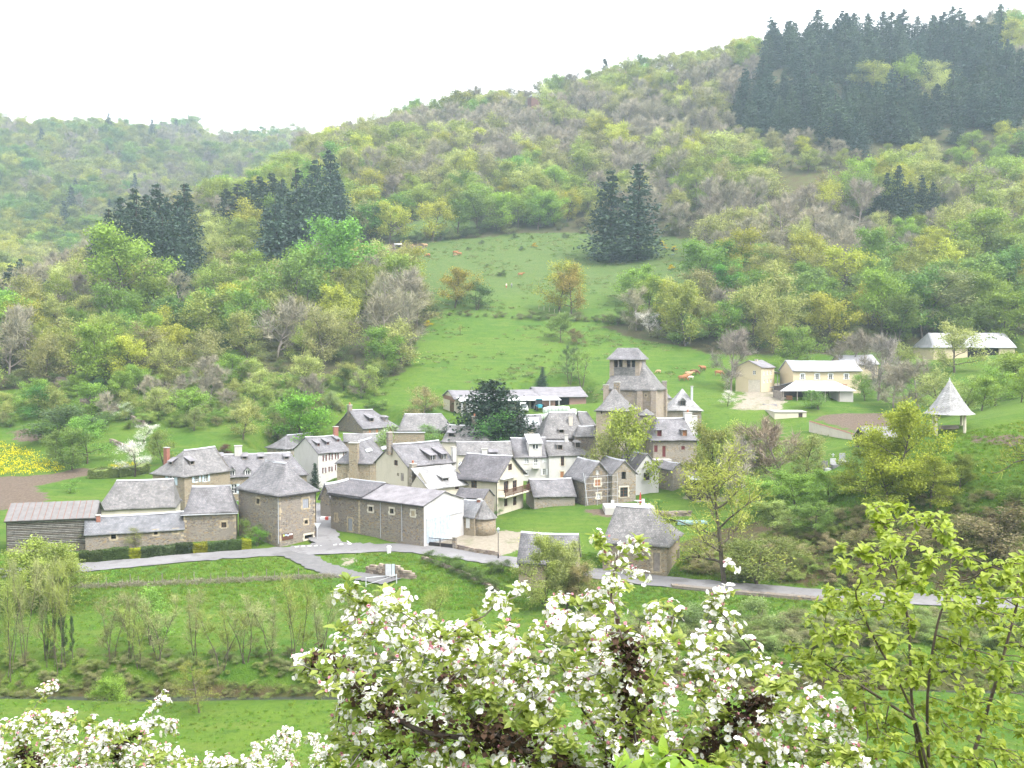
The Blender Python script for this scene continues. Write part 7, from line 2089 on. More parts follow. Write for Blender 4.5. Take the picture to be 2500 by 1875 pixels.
# road paint
def paint(pix, name='road_marking', lift=.2):
 v = []
 for px, py in pix:
  r = ray(px, py); best = hit(px, py); v.append(best + UP * lift)
 c = np.mean(v, 0)
 return [q for q in v]
mk = []
for k in range(8):
 x0 = 258 + k * 57.5; y0 = 1428 - k * 3.1
 a, b = zz(2, x0, y0), zz(2, x0 + 32, y0 - 2)
 q = paint([a, b, (b[0], b[1] + 2.0), (a[0], a[1] + 2.0)])
 o = mesh_obj('road_marking', [p_ - q[0] for p_ in q], [(0, 1, 2, 3)], M['paint']); o.location = tuple(q[0])
 tag(o, 'white dash of the junction line, %s from the square house' % ORD[k], 'road marking', 'white dashes at the junction')
a, b, c, d_ = zz(2, 722, 1378), zz(2, 766, 1402), zz(2, 732, 1408), zz(2, 726, 1380)
q = paint([a, (a[0] + 2.5, a[1]), (b[0], b[1]), (b[0], b[1] + 2), (b[0] - 2.5, b[1] + 1)]); q2 = paint([(b[0], b[1] + .2), (b[0], b[1] + 2), c, (c[0], c[1] - 1.6)])
o = mesh_obj('road_marking', [p_ - q[0] for p_ in q + q2], [(0, 1, 2, 3, 4), (5, 6, 7, 8)], M['paint']); o.location = tuple(q[0]); tag(o, 'white hooked arrow painted at the junction', 'road marking')
# low stone wall and verge below the road on the right
rp = [hit(a, b) for a, b in [(1640, 1434), (1760, 1446), (1900, 1458), (2050, 1470), (2160, 1478)]]
r = root('retaining_wall', rp[0], 'dark stone retaining wall holding the road above the river shrubs', 'retaining wall')
for k in range(len(rp) - 1):
 a, b = rp[k] - rp[0], rp[k + 1] - rp[0]; dd = np.array([0, .5, 0])
 m = MB(); m.quadbox([a - dd - UP * 2.2, b - dd - UP * 2.2, b + dd - UP * 2.2, a + dd - UP * 2.2], [a - dd + UP * .35, b - dd + UP * .35, b + dd + UP * .35, a + dd + UP * .35]); m.build('wall_section', M['rubble_dark'], r)
# fence posts along the meadow
for k in range(20):
 x = 200 + k * 27 + (k * 13) % 21; yb = 1432 - (x - 200) * .041
 p = gpos(x, yb); hh = .7 + .25 * ((k * 5) % 3)
 o = MB().tube([UP * -.2, np.array([.05 * ((k % 3) - 1), 0, hh])], [.05, .04], 6).build('fence_post', M['wood'])
 o.location = tuple(p); tag(o, 'weathered fence post in the row between the road bank and the river meadow', 'fence post', 'fence posts on the meadow edge')
for k in range(9):
 p = gp7(6, 1140 + k * 28, 785 + k * 7)
 o = MB().tube([UP * -.2, np.array([.03, 0, 1.3])], [.08, .07], 6).build('pasture_post', M['surround_pale'])
 o.location = tuple(p); tag(o, 'pale fence post in the row below the golden budding tree', 'fence post', 'fence posts below the pasture')
# cattle
def skin_mesh(name, joints, edges, subs=1):
 me_ = bpy.data.meshes.new(name); me_.from_pydata([j[:3] for j in joints], edges, [])
 o = bpy.data.objects.new(name + '_tmp', me_); COL.objects.link(o)
 md = o.modifiers.new('skin', 'SKIN'); md.use_smooth_shade = True
 lay = me_.skin_vertices[0].data if len(me_.skin_vertices) else None
 if lay is None:
  bm = bmesh.new(); bm.from_mesh(me_); bm.verts.layers.skin.verify(); bm.to_mesh(me_); bm.free(); lay = me_.skin_vertices[0].data
 for i, j in enumerate(joints):
  lay[i].radius = (j[3], j[4] if len(j) > 4 else j[3])
 lay[0].use_root = True
 sb = o.modifiers.new('sub', 'SUBSURF'); sb.levels = subs; sb.render_levels = subs
 dg = bpy.context.evaluated_depsgraph_get(); dg.update()
 ev = o.evaluated_get(dg); out = bpy.data.meshes.new_from_object(ev)
 bpy.data.objects.remove(o, do_unlink=True)
 return out
def cow_mesh(name, graze):
 hd = (-1.45, 0, .38) if graze else (-1.5, 0, 1.42)
 nk = (-1.12, 0, .9) if graze else (-1.12, 0, 1.3)
 mz = (-1.72, 0, .12) if graze else (-1.88, 0, 1.22)
 J = [(0, 0, 1.0, .40, .44), (-.6, 0, 1.02, .36, .42), (-.9, 0, 1.1, .25, .33), nk + (.19, .24), hd + (.14, .17), mz + (.09, .10), (.55, 0, 1.05, .38, .40), (.82, 0, 1.12, .26, .28), (.98, 0, 1.1, .06), (1.04, 0, .55, .04)]
 E = [(0, 1), (1, 2), (2, 3), (3, 4), (4, 5), (0, 6), (6, 7), (7, 8), (8, 9)]
 for sx, b in ((-.62, 1), (.62, 6)):
  for sy in (-.2, .2):
   n = len(J); J += [(sx, sy, .75, .17), (sx + (.05 if b == 6 else 0), sy, .42, .09), (sx, sy, .04, .07)]; E += [(b, n), (n, n + 1), (n + 1, n + 2)]
 for sy in (-1, 1):
  n = len(J); J += [(hd[0] + .08, .22 * sy, hd[2] + .12, .045)]; E += [(4, n)]
 return skin_mesh(name, J, E)
COWS = [cow_mesh('cow', False), cow_mesh('cow', True)]
cm_ = {'brown': m_plain('brown_cow_hide', (.33, .15, .065), .85, .2, 2), 'tan': m_plain('tan_cow_hide', (.48, .31, .18), .85, .15, 2), 'white': m_plain('pale_cow_hide', (.62, .56, .48), .85, .1, 2), 'dark': m_plain('dark_cow_hide', (.16, .07, .04), .85, .2, 2)}
CW = [(6, 318, 470, 'white', 0, 'pale cow beside the cattle shelter'), (6, 450, 454, 'tan', 1, 'tan cow just right of the cattle shelter'), (6, 528, 449, 'tan', 0, 'tan cow under the dark scrub right of the shelter'), (6, 688, 488, 'brown', 0, 'brown cow in the group of three on the high pasture, upper one'), (6, 712, 496, 'brown', 0, 'brown cow in the group of three on the high pasture, lower right one'), (6, 686, 498, 'tan', 1, 'tan calf in the group of three on the high pasture'), (6, 543, 502, 'brown', 1, 'small brown cow between the shelter and the group of three'), (6, 1040, 608, 'brown', 0, 'brown cow alone in the middle of the pasture'),
 (4, 1585, 492, 'tan', 1, 'small tan calf in the meadow right of the church belfry'), (4, 1835, 575, 'brown', 1, 'brown cow at the lower end of the line of cows by the church'), (4, 1885, 560, 'brown', 1, 'brown cow second in the line of cows by the church'), (4, 1905, 532, 'tan', 0, 'tan cow behind the second cow by the church'), (4, 1935, 560, 'white', 1, 'pale calf in the line of cows by the church'), (4, 1962, 510, 'dark', 1, 'dark brown cow in the line of cows by the church'), (4, 2065, 468, 'brown', 0, 'brown cow at the upper end of the line of cows by the church'), (5, 148, 380, 'brown', 1, 'brown cow beside the gnarled bare tree')]
for i, (Z, x_, y_, c, g, lb) in enumerate(CW):
 p = gp7(Z, x_, y_); me_ = COWS[g].copy(); me_.materials.clear(); me_.materials.append(cm_[c])
 o = link(bpy.data.objects.new('cow', me_)); o.location = tuple(p); o.rotation_euler = (0, 0, [0.2, 2.9, .4, 3.3, 0, 2.7, .6, 3.0][i % 8]); s_ = .95 if 'calf' not in lb else .62
 o.scale = (s_, s_, s_); tag(o, lb, 'cow', 'cattle on the pastures')
def person(label, p, shirt, trou, rz):
 J = [(0, 0, .95, .15, .11), (0, 0, 1.2, .15, .11), (0, 0, 1.42, .17, .11), (0, 0, 1.53, .06), (0, 0, 1.66, .10, .11), (0, 0, 1.75, .075)]
 E = [(0, 1), (1, 2), (2, 3), (3, 4), (4, 5)]
 for s_ in (-1, 1):
  n = len(J); J += [(.2 * s_, 0, 1.42, .07), (.27 * s_, .03, 1.15, .05), (.28 * s_, -.08, .92, .04), (.29 * s_, -.12, .82, .035)]; E += [(2, n), (n, n + 1), (n + 1, n + 2), (n + 2, n + 3)]
  n = len(J); J += [(.1 * s_, 0, .88, .1), (.11 * s_, -.06 * s_, .48, .07), (.11 * s_, .06 * s_, .07, .05), (.11 * s_, -.1 + .06 * s_, .04, .05)]; E += [(0, n), (n, n + 1), (n + 1, n + 2), (n + 2, n + 3)]
 me_ = skin_mesh('person', J, E); me_.materials.clear()
 for m in (m_plain('cloth_a', shirt, .9), m_plain('cloth_b', trou, .9), m_plain('skin_tone', (.5, .33, .25), .7)): me_.materials.append(m)
 for f in me_.polygons:
  z_ = f.center.z; f.material_index = 2 if z_ > 1.52 or (abs(f.center.x) > .23 and z_ < 1.0) else 0 if z_ > .95 else 1
 o = link(bpy.data.objects.new('person', me_)); o.location = tuple(p); o.rotation_euler = (0, 0, rz); tag(o, label, 'person')
person('person in a pale top and red trousers walking across the pasture', gp7(6, 965, 672), (.75, .68, .55), (.45, .08, .08), .6)
person('person in grey clothes walking behind the one in red trousers', gp7(6, 993, 670), (.25, .27, .32), (.12, .12, .15), .5)
# cattle shelter
h = House('cattle_shelter', 'tiny white roofed cattle shelter in the pasture corner', 6, (362, 462, 434), None, (398, 434), theta=85, A=3.0, cat='shelter', wall='wood', roof='sheet_white', axis='b', rise=.5, over=.4, ridgecap=False, openings=[('R', 366, 440, 394, 462, 'd')])
PADS.pop()
# wrapped bales
bm_ = m_plain('pale_green_bale_wrap', (.46, .53, .46), .45, .06, 2)
BALE = MB().lathe((0, 0, 0), [(.55, 0), (.64, .08), (.66, .55), (.64, 1.1), (.5, 1.2), (.15, 1.24)], 14).build('bale', bm_, None, True); bm0 = BALE.data; bpy.data.objects.remove(BALE)
rows = [(1345, 1455, 560, 4, 0, 'front left row'), (1470, 1775, 545, 9, 0, 'front row'), (1470, 1700, 530, 7, 1, 'upper row'), (1545, 1770, 520, 6, 0, 'back row')]
for x0, x1, yb, n, lv, lb in rows:
 p0 = gp7(9, x0, yb, 207 if lb != 'back row' else 209.5);
 for k in range(n):
  xx = x0 + (x1 - x0) * k / max(n - 1, 1); p = gp7(9, xx, yb, 207 if lb != 'back row' else 209.3)
  if lv: p = p + UP * 1.25 + np.array([0, .6, 0])
  o = link(bpy.data.objects.new('bale', bm0)); o.location = tuple(p); o.rotation_euler = (0, 0, k * 1.7); o.scale = (.92 + .05 * (k % 3),) * 3
  tag(o, 'pale green wrapped hay bale, %s in the %s below the hay barn' % (ORD[k], lb), 'hay bale', 'wrapped bales below the hay barn')
# vehicles in the farm yard
def wheel(r, c, rad=.33, w=.22, ax='y'):
 wh = MB();
 for rr, mt, nm, ww in ((rad, 'dark', 'tyre', w), (rad * .6, 'zinc', 'rim', w + .02)):
  m = MB(); n = 14; ring = [(rr * math.cos(2 * math.pi * i / n), rr * math.sin(2 * math.pi * i / n)) for i in range(n)]
  a = [np.array((c[0] + x_, c[1] - ww / 2, c[2] + z_)) for x_, z_ in ring]; b = [q + np.array((0, ww, 0)) for q in a]
  m.v += a + b; m.f += [tuple(range(n)), tuple(range(2 * n - 1, n - 1, -1))] + [(i, n + i, n + (i + 1) % n, (i + 1) % n) for i in range(n)]
  if nm == 'tyre': base = m.build('wheel', M[mt], r)
  else: m.build('rim', M[mt], base)
def loft(sections, name, mat, parent):
 """body from cross sections: (x, [(y,z)...])"""
 m = MB(); n = len(sections[0][1])
 for x_, ring in sections: m.v += [np.array((x_, a, b)) for a, b in ring]
 for i in range(len(sections) - 1):
  for k in range(n): m.f.append((i * n + k, i * n + (k + 1) % n, (i + 1) * n + (k + 1) % n, (i + 1) * n + k))
 m.f.append(tuple(range(n))[::-1]); m.f.append(tuple((len(sections) - 1) * n + k for k in range(n)))
 return m.build(name, mat, parent, False)
def carbody(name, label, p, rz, col, L=4.0, van=False):
 r = root(name, p, label, 'van' if van else 'car'); r.rotation_euler = (0, 0, rz)
 W = .86; top = 1.9 if van else 1.42
 ring = lambda w, z0, z1: [(-w, z0), (w, z0), (w * 1.02, (z0 + z1) / 2), (w * .96, z1), (-w * .96, z1), (-w * 1.02, (z0 + z1) / 2)]
 paint_ = m_plain(name + '_paint', col, .3, .03, 2, .5)
 loft([(-L / 2, ring(W * .9, .4, .7)), (-L / 2 + .12, ring(W, .3, .8)), (-L / 2 + .95, ring(W, .28, .95)), (L / 2 - .3, ring(W, .28, .98)), (L / 2, ring(W * .93, .4, .95))], 'body', paint_, r)
 loft([(-L / 2 + .85, ring(W * .92, .94, .97)), (-L / 2 + 1.5, ring(W * .86, .94, top)), (L / 2 - (.25 if van else .8), ring(W * .86, .94, top)), (L / 2 - .12, ring(W * .9, .94, 1.0))], 'cabin', paint_, r)
 m = MB(); m.quadbox([np.array((-L / 2 + .86, -W * .78, 1.0)), np.array((-L / 2 + .86, W * .78, 1.0)), np.array((-L / 2 + .9, W * .78, 1.0)), np.array((-L / 2 + .9, -W * .78, 1.0))], [np.array((-L / 2 + 1.42, -W * .74, top - .08)), np.array((-L / 2 + 1.42, W * .74, top - .08)), np.array((-L / 2 + 1.5, W * .74, top - .08)), np.array((-L / 2 + 1.5, -W * .74, top - .08))]); m.build('windscreen', M['glass'], r)
 for s_ in (-1, 1):
  m = MB(); m.abox(-L / 2 + 1.6, L / 2 - .9, s_ * W * .88 - .02, s_ * W * .88 + .02, 1.02, top - .12); m.build('side_window', M['glass'], r)
  m = MB(); m.abox(-L / 2 - .02, -L / 2 + .1, s_ * W * .65 - .14, s_ * W * .65 + .14, .58, .72); m.build('headlight', M['curtain'], r)
  for x_ in (-L / 2 + .75, L / 2 - .75): wheel(r, (x_, s_ * W * .92, .32))
 m = MB(); m.abox(-L / 2 - .04, -L / 2 + .08, -.5, .5, .42, .55); m.build('bumper', M['dark'], r)
carbody('white_van', 'small white van parked under the farm shed canopy', gp7(9, 1230, 548, 212.5), math.radians(95), (.75, .76, .78), 4.0, True)
r = root('tractor', gp7(9, 1402, 505, 213), 'teal blue tractor under the farm shed canopy', 'tractor'); r.rotation_euler = (0, 0, math.radians(95))
tl = m_plain('teal_tractor_paint', (.05, .33, .42), .4, .05)
MB().abox(-1.6, .2, -.4, .4, .7, 1.35).build('bonnet', tl, r); MB().abox(.2, 1.5, -.75, .75, .9, 1.2).build('mudguard', tl, r)
m = MB()
for x_ in (.3, 1.35):
 for y__ in (-.65, .6): m.abox(x_, x_ + .07, y__, y__ + .07, 1.2, 2.4)
m.build('cab_frame', M['iron'], r); MB().abox(.2, 1.5, -.75, .75, 2.41, 2.52).build('cab_roof', tl, r); MB().abox(.36, 1.33, -.6, .58, 1.25, 2.38).build('cab_glass', M['glass'], r)
for y__ in (-.85, .85): wheel(r, (.85, y__, .72), .72, .4); wheel(r, (-1.2, y__ * .8, .42), .42, .28)
r = root('red_farm_implement', gp7(9, 1255, 585, 206), 'red farm implement beside the wrapped bales', 'farm implement'); rd = m_plain('red_machine_paint', (.42, .04, .03), .5, .1)
MB().tube([(-1.2, 0, .5), (1.2, 0, .6)], .12, 6).build('frame', rd, r)
for k in range(4): MB().quadbox([np.array((-1 + k * .6, -.5, .1)), np.array((-.6 + k * .6, -.5, .1)), np.array((-.6 + k * .6, .5, .1)), np.array((-1 + k * .6, .5, .1))], [np.array((-.9 + k * .6, -.3, .8)), np.array((-.7 + k * .6, -.3, .8)), np.array((-.7 + k * .6, .3, .8)), np.array((-.9 + k * .6, .3, .8))]).build('blade', rd, r)
r = root('red_hay_rake', gp7(5, 965, 478, 219), 'red hay rake frame standing behind the white roofed shed', 'farm implement')
for k in range(5): MB().tube([(-1.5 + k * .7, 0, 0), (-1.3 + k * .7, 0, 2.6 + .3 * (k % 2))], .06, 5).build('bar', rd, r)
MB().tube([(-1.6, 0, 1.2), (1.7, 0, 1.5)], .06, 5).build('crossbar', rd, r); MB().tube([(-1.6, 0, 2.4), (1.7, 0, 2.7)], .06, 5).build('crossbar', rd, r)
# white roofed open farm shed
pa = gp7(5, 575, 600, 211); r = root('open_farm_shed', pa, 'open farm shed with bright white sheet roof and dark inside', 'shed')
q = lambda a, b, z_: np.array((a, b, z_))
W_ = 15.5
MB().quadbox([q(-.4, -.4, 2.1), q(W_ + .4, -.4, 2.1), q(W_ - 2.5, 5.5, 4.0), q(4.5, 5.5, 4.0)], [q(-.4, -.4, 2.22), q(W_ + .4, -.4, 2.22), q(W_ - 2.5, 5.5, 4.12), q(4.5, 5.5, 4.12)]).build('roof', M['sheet_white'], r)
MB().quadbox([q(W_ - 2.45, 5.5, 3.98), q(4.5, 5.5, 3.98), q(0, 10, 2.4), q(W_, 10, 2.4)], [q(W_ - 2.45, 5.5, 4.1), q(4.5, 5.5, 4.1), q(0, 10, 2.5), q(W_, 10, 2.5)]).build('rear_roof', M['fibro_light'], r)
MB().abox(0, W_, 6.5, 6.7, -1, 3.0).build('back_wall', M['wood_dark'], r); MB().abox(0, .2, 0.1, 6.4, -1, 2.05).build('side_wall', M['wood'], r); MB().abox(W_ - 3.2, W_, .3, 6.4, -1, 2.0).build('block_room', M['grey_render'], r)
for k in range(5): MB().abox(.3 + k * 3.0, .5 + k * 3.0, 0, .2, -1, 2.08).build('post', M['wood'], r)
r = root('log_stack', gp7(5, 632, 595, 212), 'stacked split logs at the mouth of the white roofed shed', 'log stack')
for k in range(12): MB().tube([(-.5 + (k % 4) * .3, 0, .15 + (k // 4) * .3), (-.5 + (k % 4) * .3, 1.0, .15 + (k // 4) * .3)], .145, 7).build('log', M['shut_brown'], r)
# open lean-to beside the ochre garage, with drums
h = FG; pa = h.P0 + h.ub * h.B; r = root('machine_shelter', pa, 'open sided machine shelter behind the ochre garage building', 'shelter')
MB().quadbox([h.ua * 0 + UP * 4.6, h.ub * 5.5 + UP * 3.9, h.ub * 5.5 + h.ua * 7 + UP * 3.9, h.ua * 7 + UP * 4.6], [h.ua * 0 + UP * 4.75, h.ub * 5.5 + UP * 4.05, h.ub * 5.5 + h.ua * 7 + UP * 4.05, h.ua * 7 + UP * 4.75]).build('roof', M['fibro_light'], r)
MB().box((0, 0, 0), h.ub, h.ua, UP, .1, 5.4, 5.5, 5.7, -1, 4.3).build('back_wall', M['wood_dark'], r)
for a, b in ((5.3, .1), (5.3, 5.4), (2.7, .1)): MB().box((0, 0, 0), h.ub, h.ua, UP, a, a + .15, b, b + .15, -1, 4.1).build('post', M['zinc'], r)
for k, x_ in enumerate((532, 548, 566, 580, 605, 622, 642)):
 p = gp7(5, x_, 428 - k * .6, 231 + k * .4); c = [(.55, .6, .62), (.5, .56, .6), (.6, .64, .64), (.45, .5, .55), (.5, .55, .6), (.06, .10, .3), (.05, .09, .28)][k]
 o = MB().lathe((0, 0, 0), [(.5, 0), (.56, .1), (.56, 1.1), (.48, 1.2), (.1, 1.22)], 12).build('drum', m_plain('drum_%d' % k, c, .5, .1), None, True); o.location = tuple(p)
 tag(o, ['grey', 'grey', 'pale grey', 'grey', 'grey', 'dark blue', 'dark blue'][k] + ' drum, %s in the row under the machine shelter' % ORD[k], 'drum', 'drums by the machine shelter')
# gazebo
p = gp7(5, 1705, 735, 130); p[2] = zp(130, zz(5, 0, 735)[1]) - .1
r = root('gazebo', p, 'open wooden gazebo with tall pointed pale slate roof on the knoll', 'gazebo')
s5 = 130 / FPX / 2.765
hE = (735 - 625) * s5; hT = (735 - 405) * s5; Rr_ = 158 * s5
n = 8; rg = []
for rr, z_ in ((1.04, hE - .12), (.86, hE + .30), (.55, hE + (hT - hE) * .38), (.28, hE + (hT - hE) * .70), (.03, hT)):
 rg.append([np.array((Rr_ * rr * math.cos(2 * math.pi * (k + .5) / n), Rr_ * rr * math.sin(2 * math.pi * (k + .5) / n), z_)) for k in range(n)])
m = MB()
for i in range(4):
 for k in range(n): m.poly([rg[i][k], rg[i][(k + 1) % n], rg[i + 1][(k + 1) % n], rg[i + 1][k]])
m.poly(rg[0][::-1])
m.build('roof', M['slate_pale'], r); MB().lathe((0, 0, hT - .1), [(.06, 0), (.1, .15), (.02, .5)], 8).build('finial', M['zinc'], r)
for k in range(n // 2):
 a = 2 * math.pi * (k + .3) / (n // 2); MB().lathe((Rr_ * .78 * math.cos(a), Rr_ * .78 * math.sin(a), -2.5), [(.22, 0), (.2, 2.5), (.17, hE + 2.5)], 10).build('post', M['surround_pale'], r)
MB().abox(-1.2, 1.2, -.3, .3, 0, .5).build('bench', M['wood'], r)
o = MB().abox(-.5, .5, -.05, .05, 0, 1).build('x', M['dark']); bpy.data.objects.remove(o)
# long garden wall, flat roofed building, sheds, graves
p0 = gp7(10, 1355, 320, 186); p1 = gp7(10, 2140, 520, 166)
zt0 = ray(*zz(10, 1355, 240))[2] * 186; zt1 = ray(*zz(10, 2140, 478))[2] * 166
r = root('garden_wall', p0, 'long pale rendered garden wall with brown coping below the ploughed plot', 'garden wall')
a, b = p0 - p0, p1 - p0; dd = np.array([.1, .2, 0])
MB().quadbox([a - dd - UP * 2, b - dd - UP * 2, b + dd - UP * 2, a + dd - UP * 2], [a - dd + UP * (zt0 - p0[2]), b - dd + UP * (zt1 - p0[2]), b + dd + UP * (zt1 - p0[2]), a + dd + UP * (zt0 - p0[2])]).build('wall', M['beige'], r)
MB().quadbox([a - dd * 1.5 + UP * (zt0 - p0[2] + .003), b - dd * 1.5 + UP * (zt1 - p0[2] + .003), b + dd * 1.5 + UP * (zt1 - p0[2] + .003), a + dd * 1.5 + UP * (zt0 - p0[2] + .003)], [a - dd * .4 + UP * (zt0 - p0[2] + .18), b - dd * .4 + UP * (zt1 - p0[2] + .18), b + dd * .4 + UP * (zt1 - p0[2] + .18), a + dd * .4 + UP * (zt0 - p0[2] + .18)]).build('coping', M['rust'], r)
h = House('flat_roofed_building', 'low cream flat roofed building beside the ploughed plot', 10, (940, 215, 128), None, (1322, 126), theta=87, A=6, cat='building', wall='cream', roof='concrete', axis='b', rise=.12, over=.15, ridgecap=False, jit=0, openings=[('R', 1226, 140, 1276, 206, 'b')])
h = House('little_tin_shed', 'little shed with tilted tin roof and dark red door above the cemetery', 10, (960, 130, 62), (810, 52), (1068, 70), theta=12, B=3, cat='shed', wall='white_old', roof='tin', axis='a', rise=.5, over=.3, ridgecap=False, openings=[('R', 975, 75, 1005, 125, 'door:shut_red')])
h = House('grey_garden_shed', 'grey roofed garden shed below the garden wall', 5, (1150, 825, 795), None, (1350, 800), Y=160, theta=82, A=4, cat='shed', wall='wood_dark', roof='fibro', axis='b', rise=1.5, over=.4, ridgecap=False)
gm = [m_plain('grave_granite_%d' % i, c, .4, .1, 3, .5) for i, c in enumerate([(.34, .35, .38), (.45, .46, .5), (.2, .2, .22), (.5, .5, .52)])]
for k, (x_, y_) in enumerate([(290, 325), (345, 320), (400, 318), (470, 322), (530, 316), (1560, 580), (1660, 585), (1770, 592)]):
 p = gp7(10, x_, y_, 176 if x_ < 1000 else 150)
 r = root('grave', p, 'grey granite grave in the cemetery %s' % ('below the pyramid roofed house' if x_ < 1000 else 'under the garden wall'), 'grave', 'graves ' + ('below the pyramid roofed house' if x_ < 1000 else 'under the garden wall'))
 MB().abox(-.5, .5, -1.0, .9, -.2, .45).build('slab', gm[k % 4], r); MB().abox(-.45, .45, .6, .78, .453, 1.3 + .2 * (k % 2)).build('headstone', gm[(k + 1) % 4], r)
 if k % 3 == 0: m = MB(); m.abox(-.06, .06, .64, .72, 1.52, 2.1); m.abox(-.25, .25, .65, .71, 1.82, 1.92); m.build('cross', gm[1], r)
# terrace in front of the stone gables
pa = gp7(3, 1200, 1030, 151.5); r = root('stone_terrace', pa, 'paved terrace with grey edge wall in front of the stone gables', 'terrace')
MB().abox(0, 7.6, -1.6, 3.2, -1.2, .95).build('edge_wall', M['grey_render'], r); MB().abox(.15, 7.45, -1.45, 3.1, .954, 1.0).build('paving', M['concrete'], r)
top = pa + UP * 1.0
def chair(p, lb, c='sheet_white'):
 r = root('garden_chair', p, lb, 'chair'); MB().abox(-.25, .25, -.25, .25, .4, .45).build('seat', M[c], r); MB().abox(-.25, .25, .2, .25, .455, .95).build('backrest', M[c], r)
 for a in (-.22, .18):
  for b in (-.22, .16): MB().abox(a, a + .04, b, b + .04, 0, .398).build('leg', M[c], r)
chair(top + np.array([1.3, 0, 0]), 'white garden chair near the scaffolding end of the terrace'); chair(top + np.array([6.2, 1.2, 0]), 'white garden chair near the glazed door')
r = root('garden_table', top + np.array([5.3, 1.0, 0]), 'white round garden table on the terrace', 'table'); MB().lathe((0, 0, .7), [(.55, 0), (.55, .04)], 14).build('top', M['sheet_white'], r); MB().lathe((0, 0, 0), [(.2, 0), (.05, .08), (.05, .69)], 8).build('stem', M['sheet_white'], r)
r = root('closed_parasol', gp7(3, 1524, 955, 156), 'closed red parasol leaning beside the white gable house', 'parasol'); MB().lathe((0, 0, 0), [(.12, .2), (.2, .6), (.12, 1.6), (.03, 2.2)], 10).build('canopy', m_plain('red_canvas', (.5, .07, .06), .8), r); MB().lathe((0, 0, 0), [(.03, 0), (.03, 2.35)], 6).build('pole', M['frame_white'], r)
r = root('drying_rack', gp7(3, 1590, 1000, 151), 'thin white clothes drying rack on the terrace edge', 'drying rack')
for a in (-.7, .7): MB().tube([(a, -.3, 0), (a, .3, 1.0)], .025, 5).build('leg', M['frame_white'], r); MB().tube([(a, .3, 0), (a, -.3, 1.0)], .025, 5).build('leg', M['frame_white'], r)
for k in range(5): MB().tube([(-1.0, -.5 + k * .25, 1.0), (1.0, -.5 + k * .25, 1.02)], .015, 4).build('bar', M['frame_white'], r)
stone_wall('terrace_wall', [gp7(3, 1640, 1020, 149), gp7(3, 1760, 1030, 148), gp7(3, 1960, 1030, 148)], .7, 'low stone wall of the round terrace beside the swimming pool', .7, .28, .5, seed=40)
p = gp7(3, 1990, 1070, 143); o = MB().abox(-2.2, 2.2, -1.0, 1.0, -.3, .06).build('pool_cover', m_plain('pale_turquoise_pool_cover', (.22, .34, .35), .5, .08)); o.location = tuple(p + UP * .3); tag(o, 'pale turquoise pool cover beside the half bare roadside tree', 'pool cover')
p = gp7(8, 790, 1010, 158); h = House('dark_carport', 'dark open carport among the olive trees', 8, (720, 1010, 885), None, (930, 905), Y=158, theta=85, A=4, cat='carport', wall='wood_dark', roof='zinc', axis='b', rise=.3, over=.3, ridgecap=False, openings=[('R', 740, 905, 910, 1000, 'd')])
# scaffolding
h = SH; r = root('scaffolding', h.P0, 'thin grey scaffolding standing in front of the brown stone gable', 'scaffolding')
for a in (-.6, 1.5, 3.4, 5.2): MB().tube([h.ub * a - h.ua * 1.2 - UP * .5, h.ub * a - h.ua * 1.2 + UP * 4.6], .03, 5).build('pole', M['zinc'], r)
for z_ in (.9, 2.0, 3.1, 4.2): MB().tube([h.ub * -.8 - h.ua * 1.2 + UP * z_, h.ub * 5.3 - h.ua * 1.2 + UP * z_], .025, 5).build('rail', M['zinc'], r)
MB().tube([h.ub * -.4 - h.ua * 1.5 - UP * .3, h.ub * -.9 - h.ua * 1.0 + UP * 4.8], .05, 5).build('ladder', M['zinc'], r)
# coped wall by the low barn, pergola
pa = gp7(2, 1140, 470, 189); r = root('coped_wall', pa, 'stone garden wall with pale zinc coping below the wide low barn', 'garden wall')
L = 285 / 3.687 * 189 / FPX; zt = ray(*zz(2, 1140, 392))[2] * 189 - pa[2]
MB().abox(0, L, -.2, .2, -1.5, zt).build('wall', M['rubble_warm'], r); MB().abox(-.15, L + .15, -.4, .4, zt + .003, zt + .12).build('coping', M['zinc'], r)
pa = gp7(3, 1020, 590, 173); r = root('pergola', pa, 'grey pergola frame beside the white washed terrace house', 'pergola'); L = 160 / 3.687 * 173 / FPX; hh = 140 / 3.687 * 173 / FPX
for a in (0, L):
 for b in (0, 2.4): MB().abox(a - .07, a + .07, b - .07, b + .07, -1, hh).build('post', M['zinc'], r)
for b in (0, 1.2, 2.4): MB().abox(-.3, L + .3, b - .06, b + .06, hh + .003, hh + .15).build('beam', M['zinc'], r)
# things lying by the lane
for k, (x_, y_, c, lb) in enumerate([(510, 1035, (.7, .7, .72), 'white sack beside the lane shed'), (540, 1040, (.5, .08, .06), 'red crate beside the lane shed'), (565, 1035, (.72, .72, .74), 'white crate against the long barn corner')]):
 o = MB().quadbox([np.array(q_) for q_ in ((-.4, -.3, 0), (.4, -.3, 0), (.4, .3, 0), (-.4, .3, 0))], [np.array(q_) for q_ in ((-.35, -.25, .55), (.35, -.25, .6), (.35, .25, .6), (-.35, .25, .55))]).build('crate' if k else 'sack', m_plain('lane_%d' % k, c, .7)); o.location = tuple(gp7(2, x_, y_, 148)); tag(o, lb, 'crate' if k else 'sack')
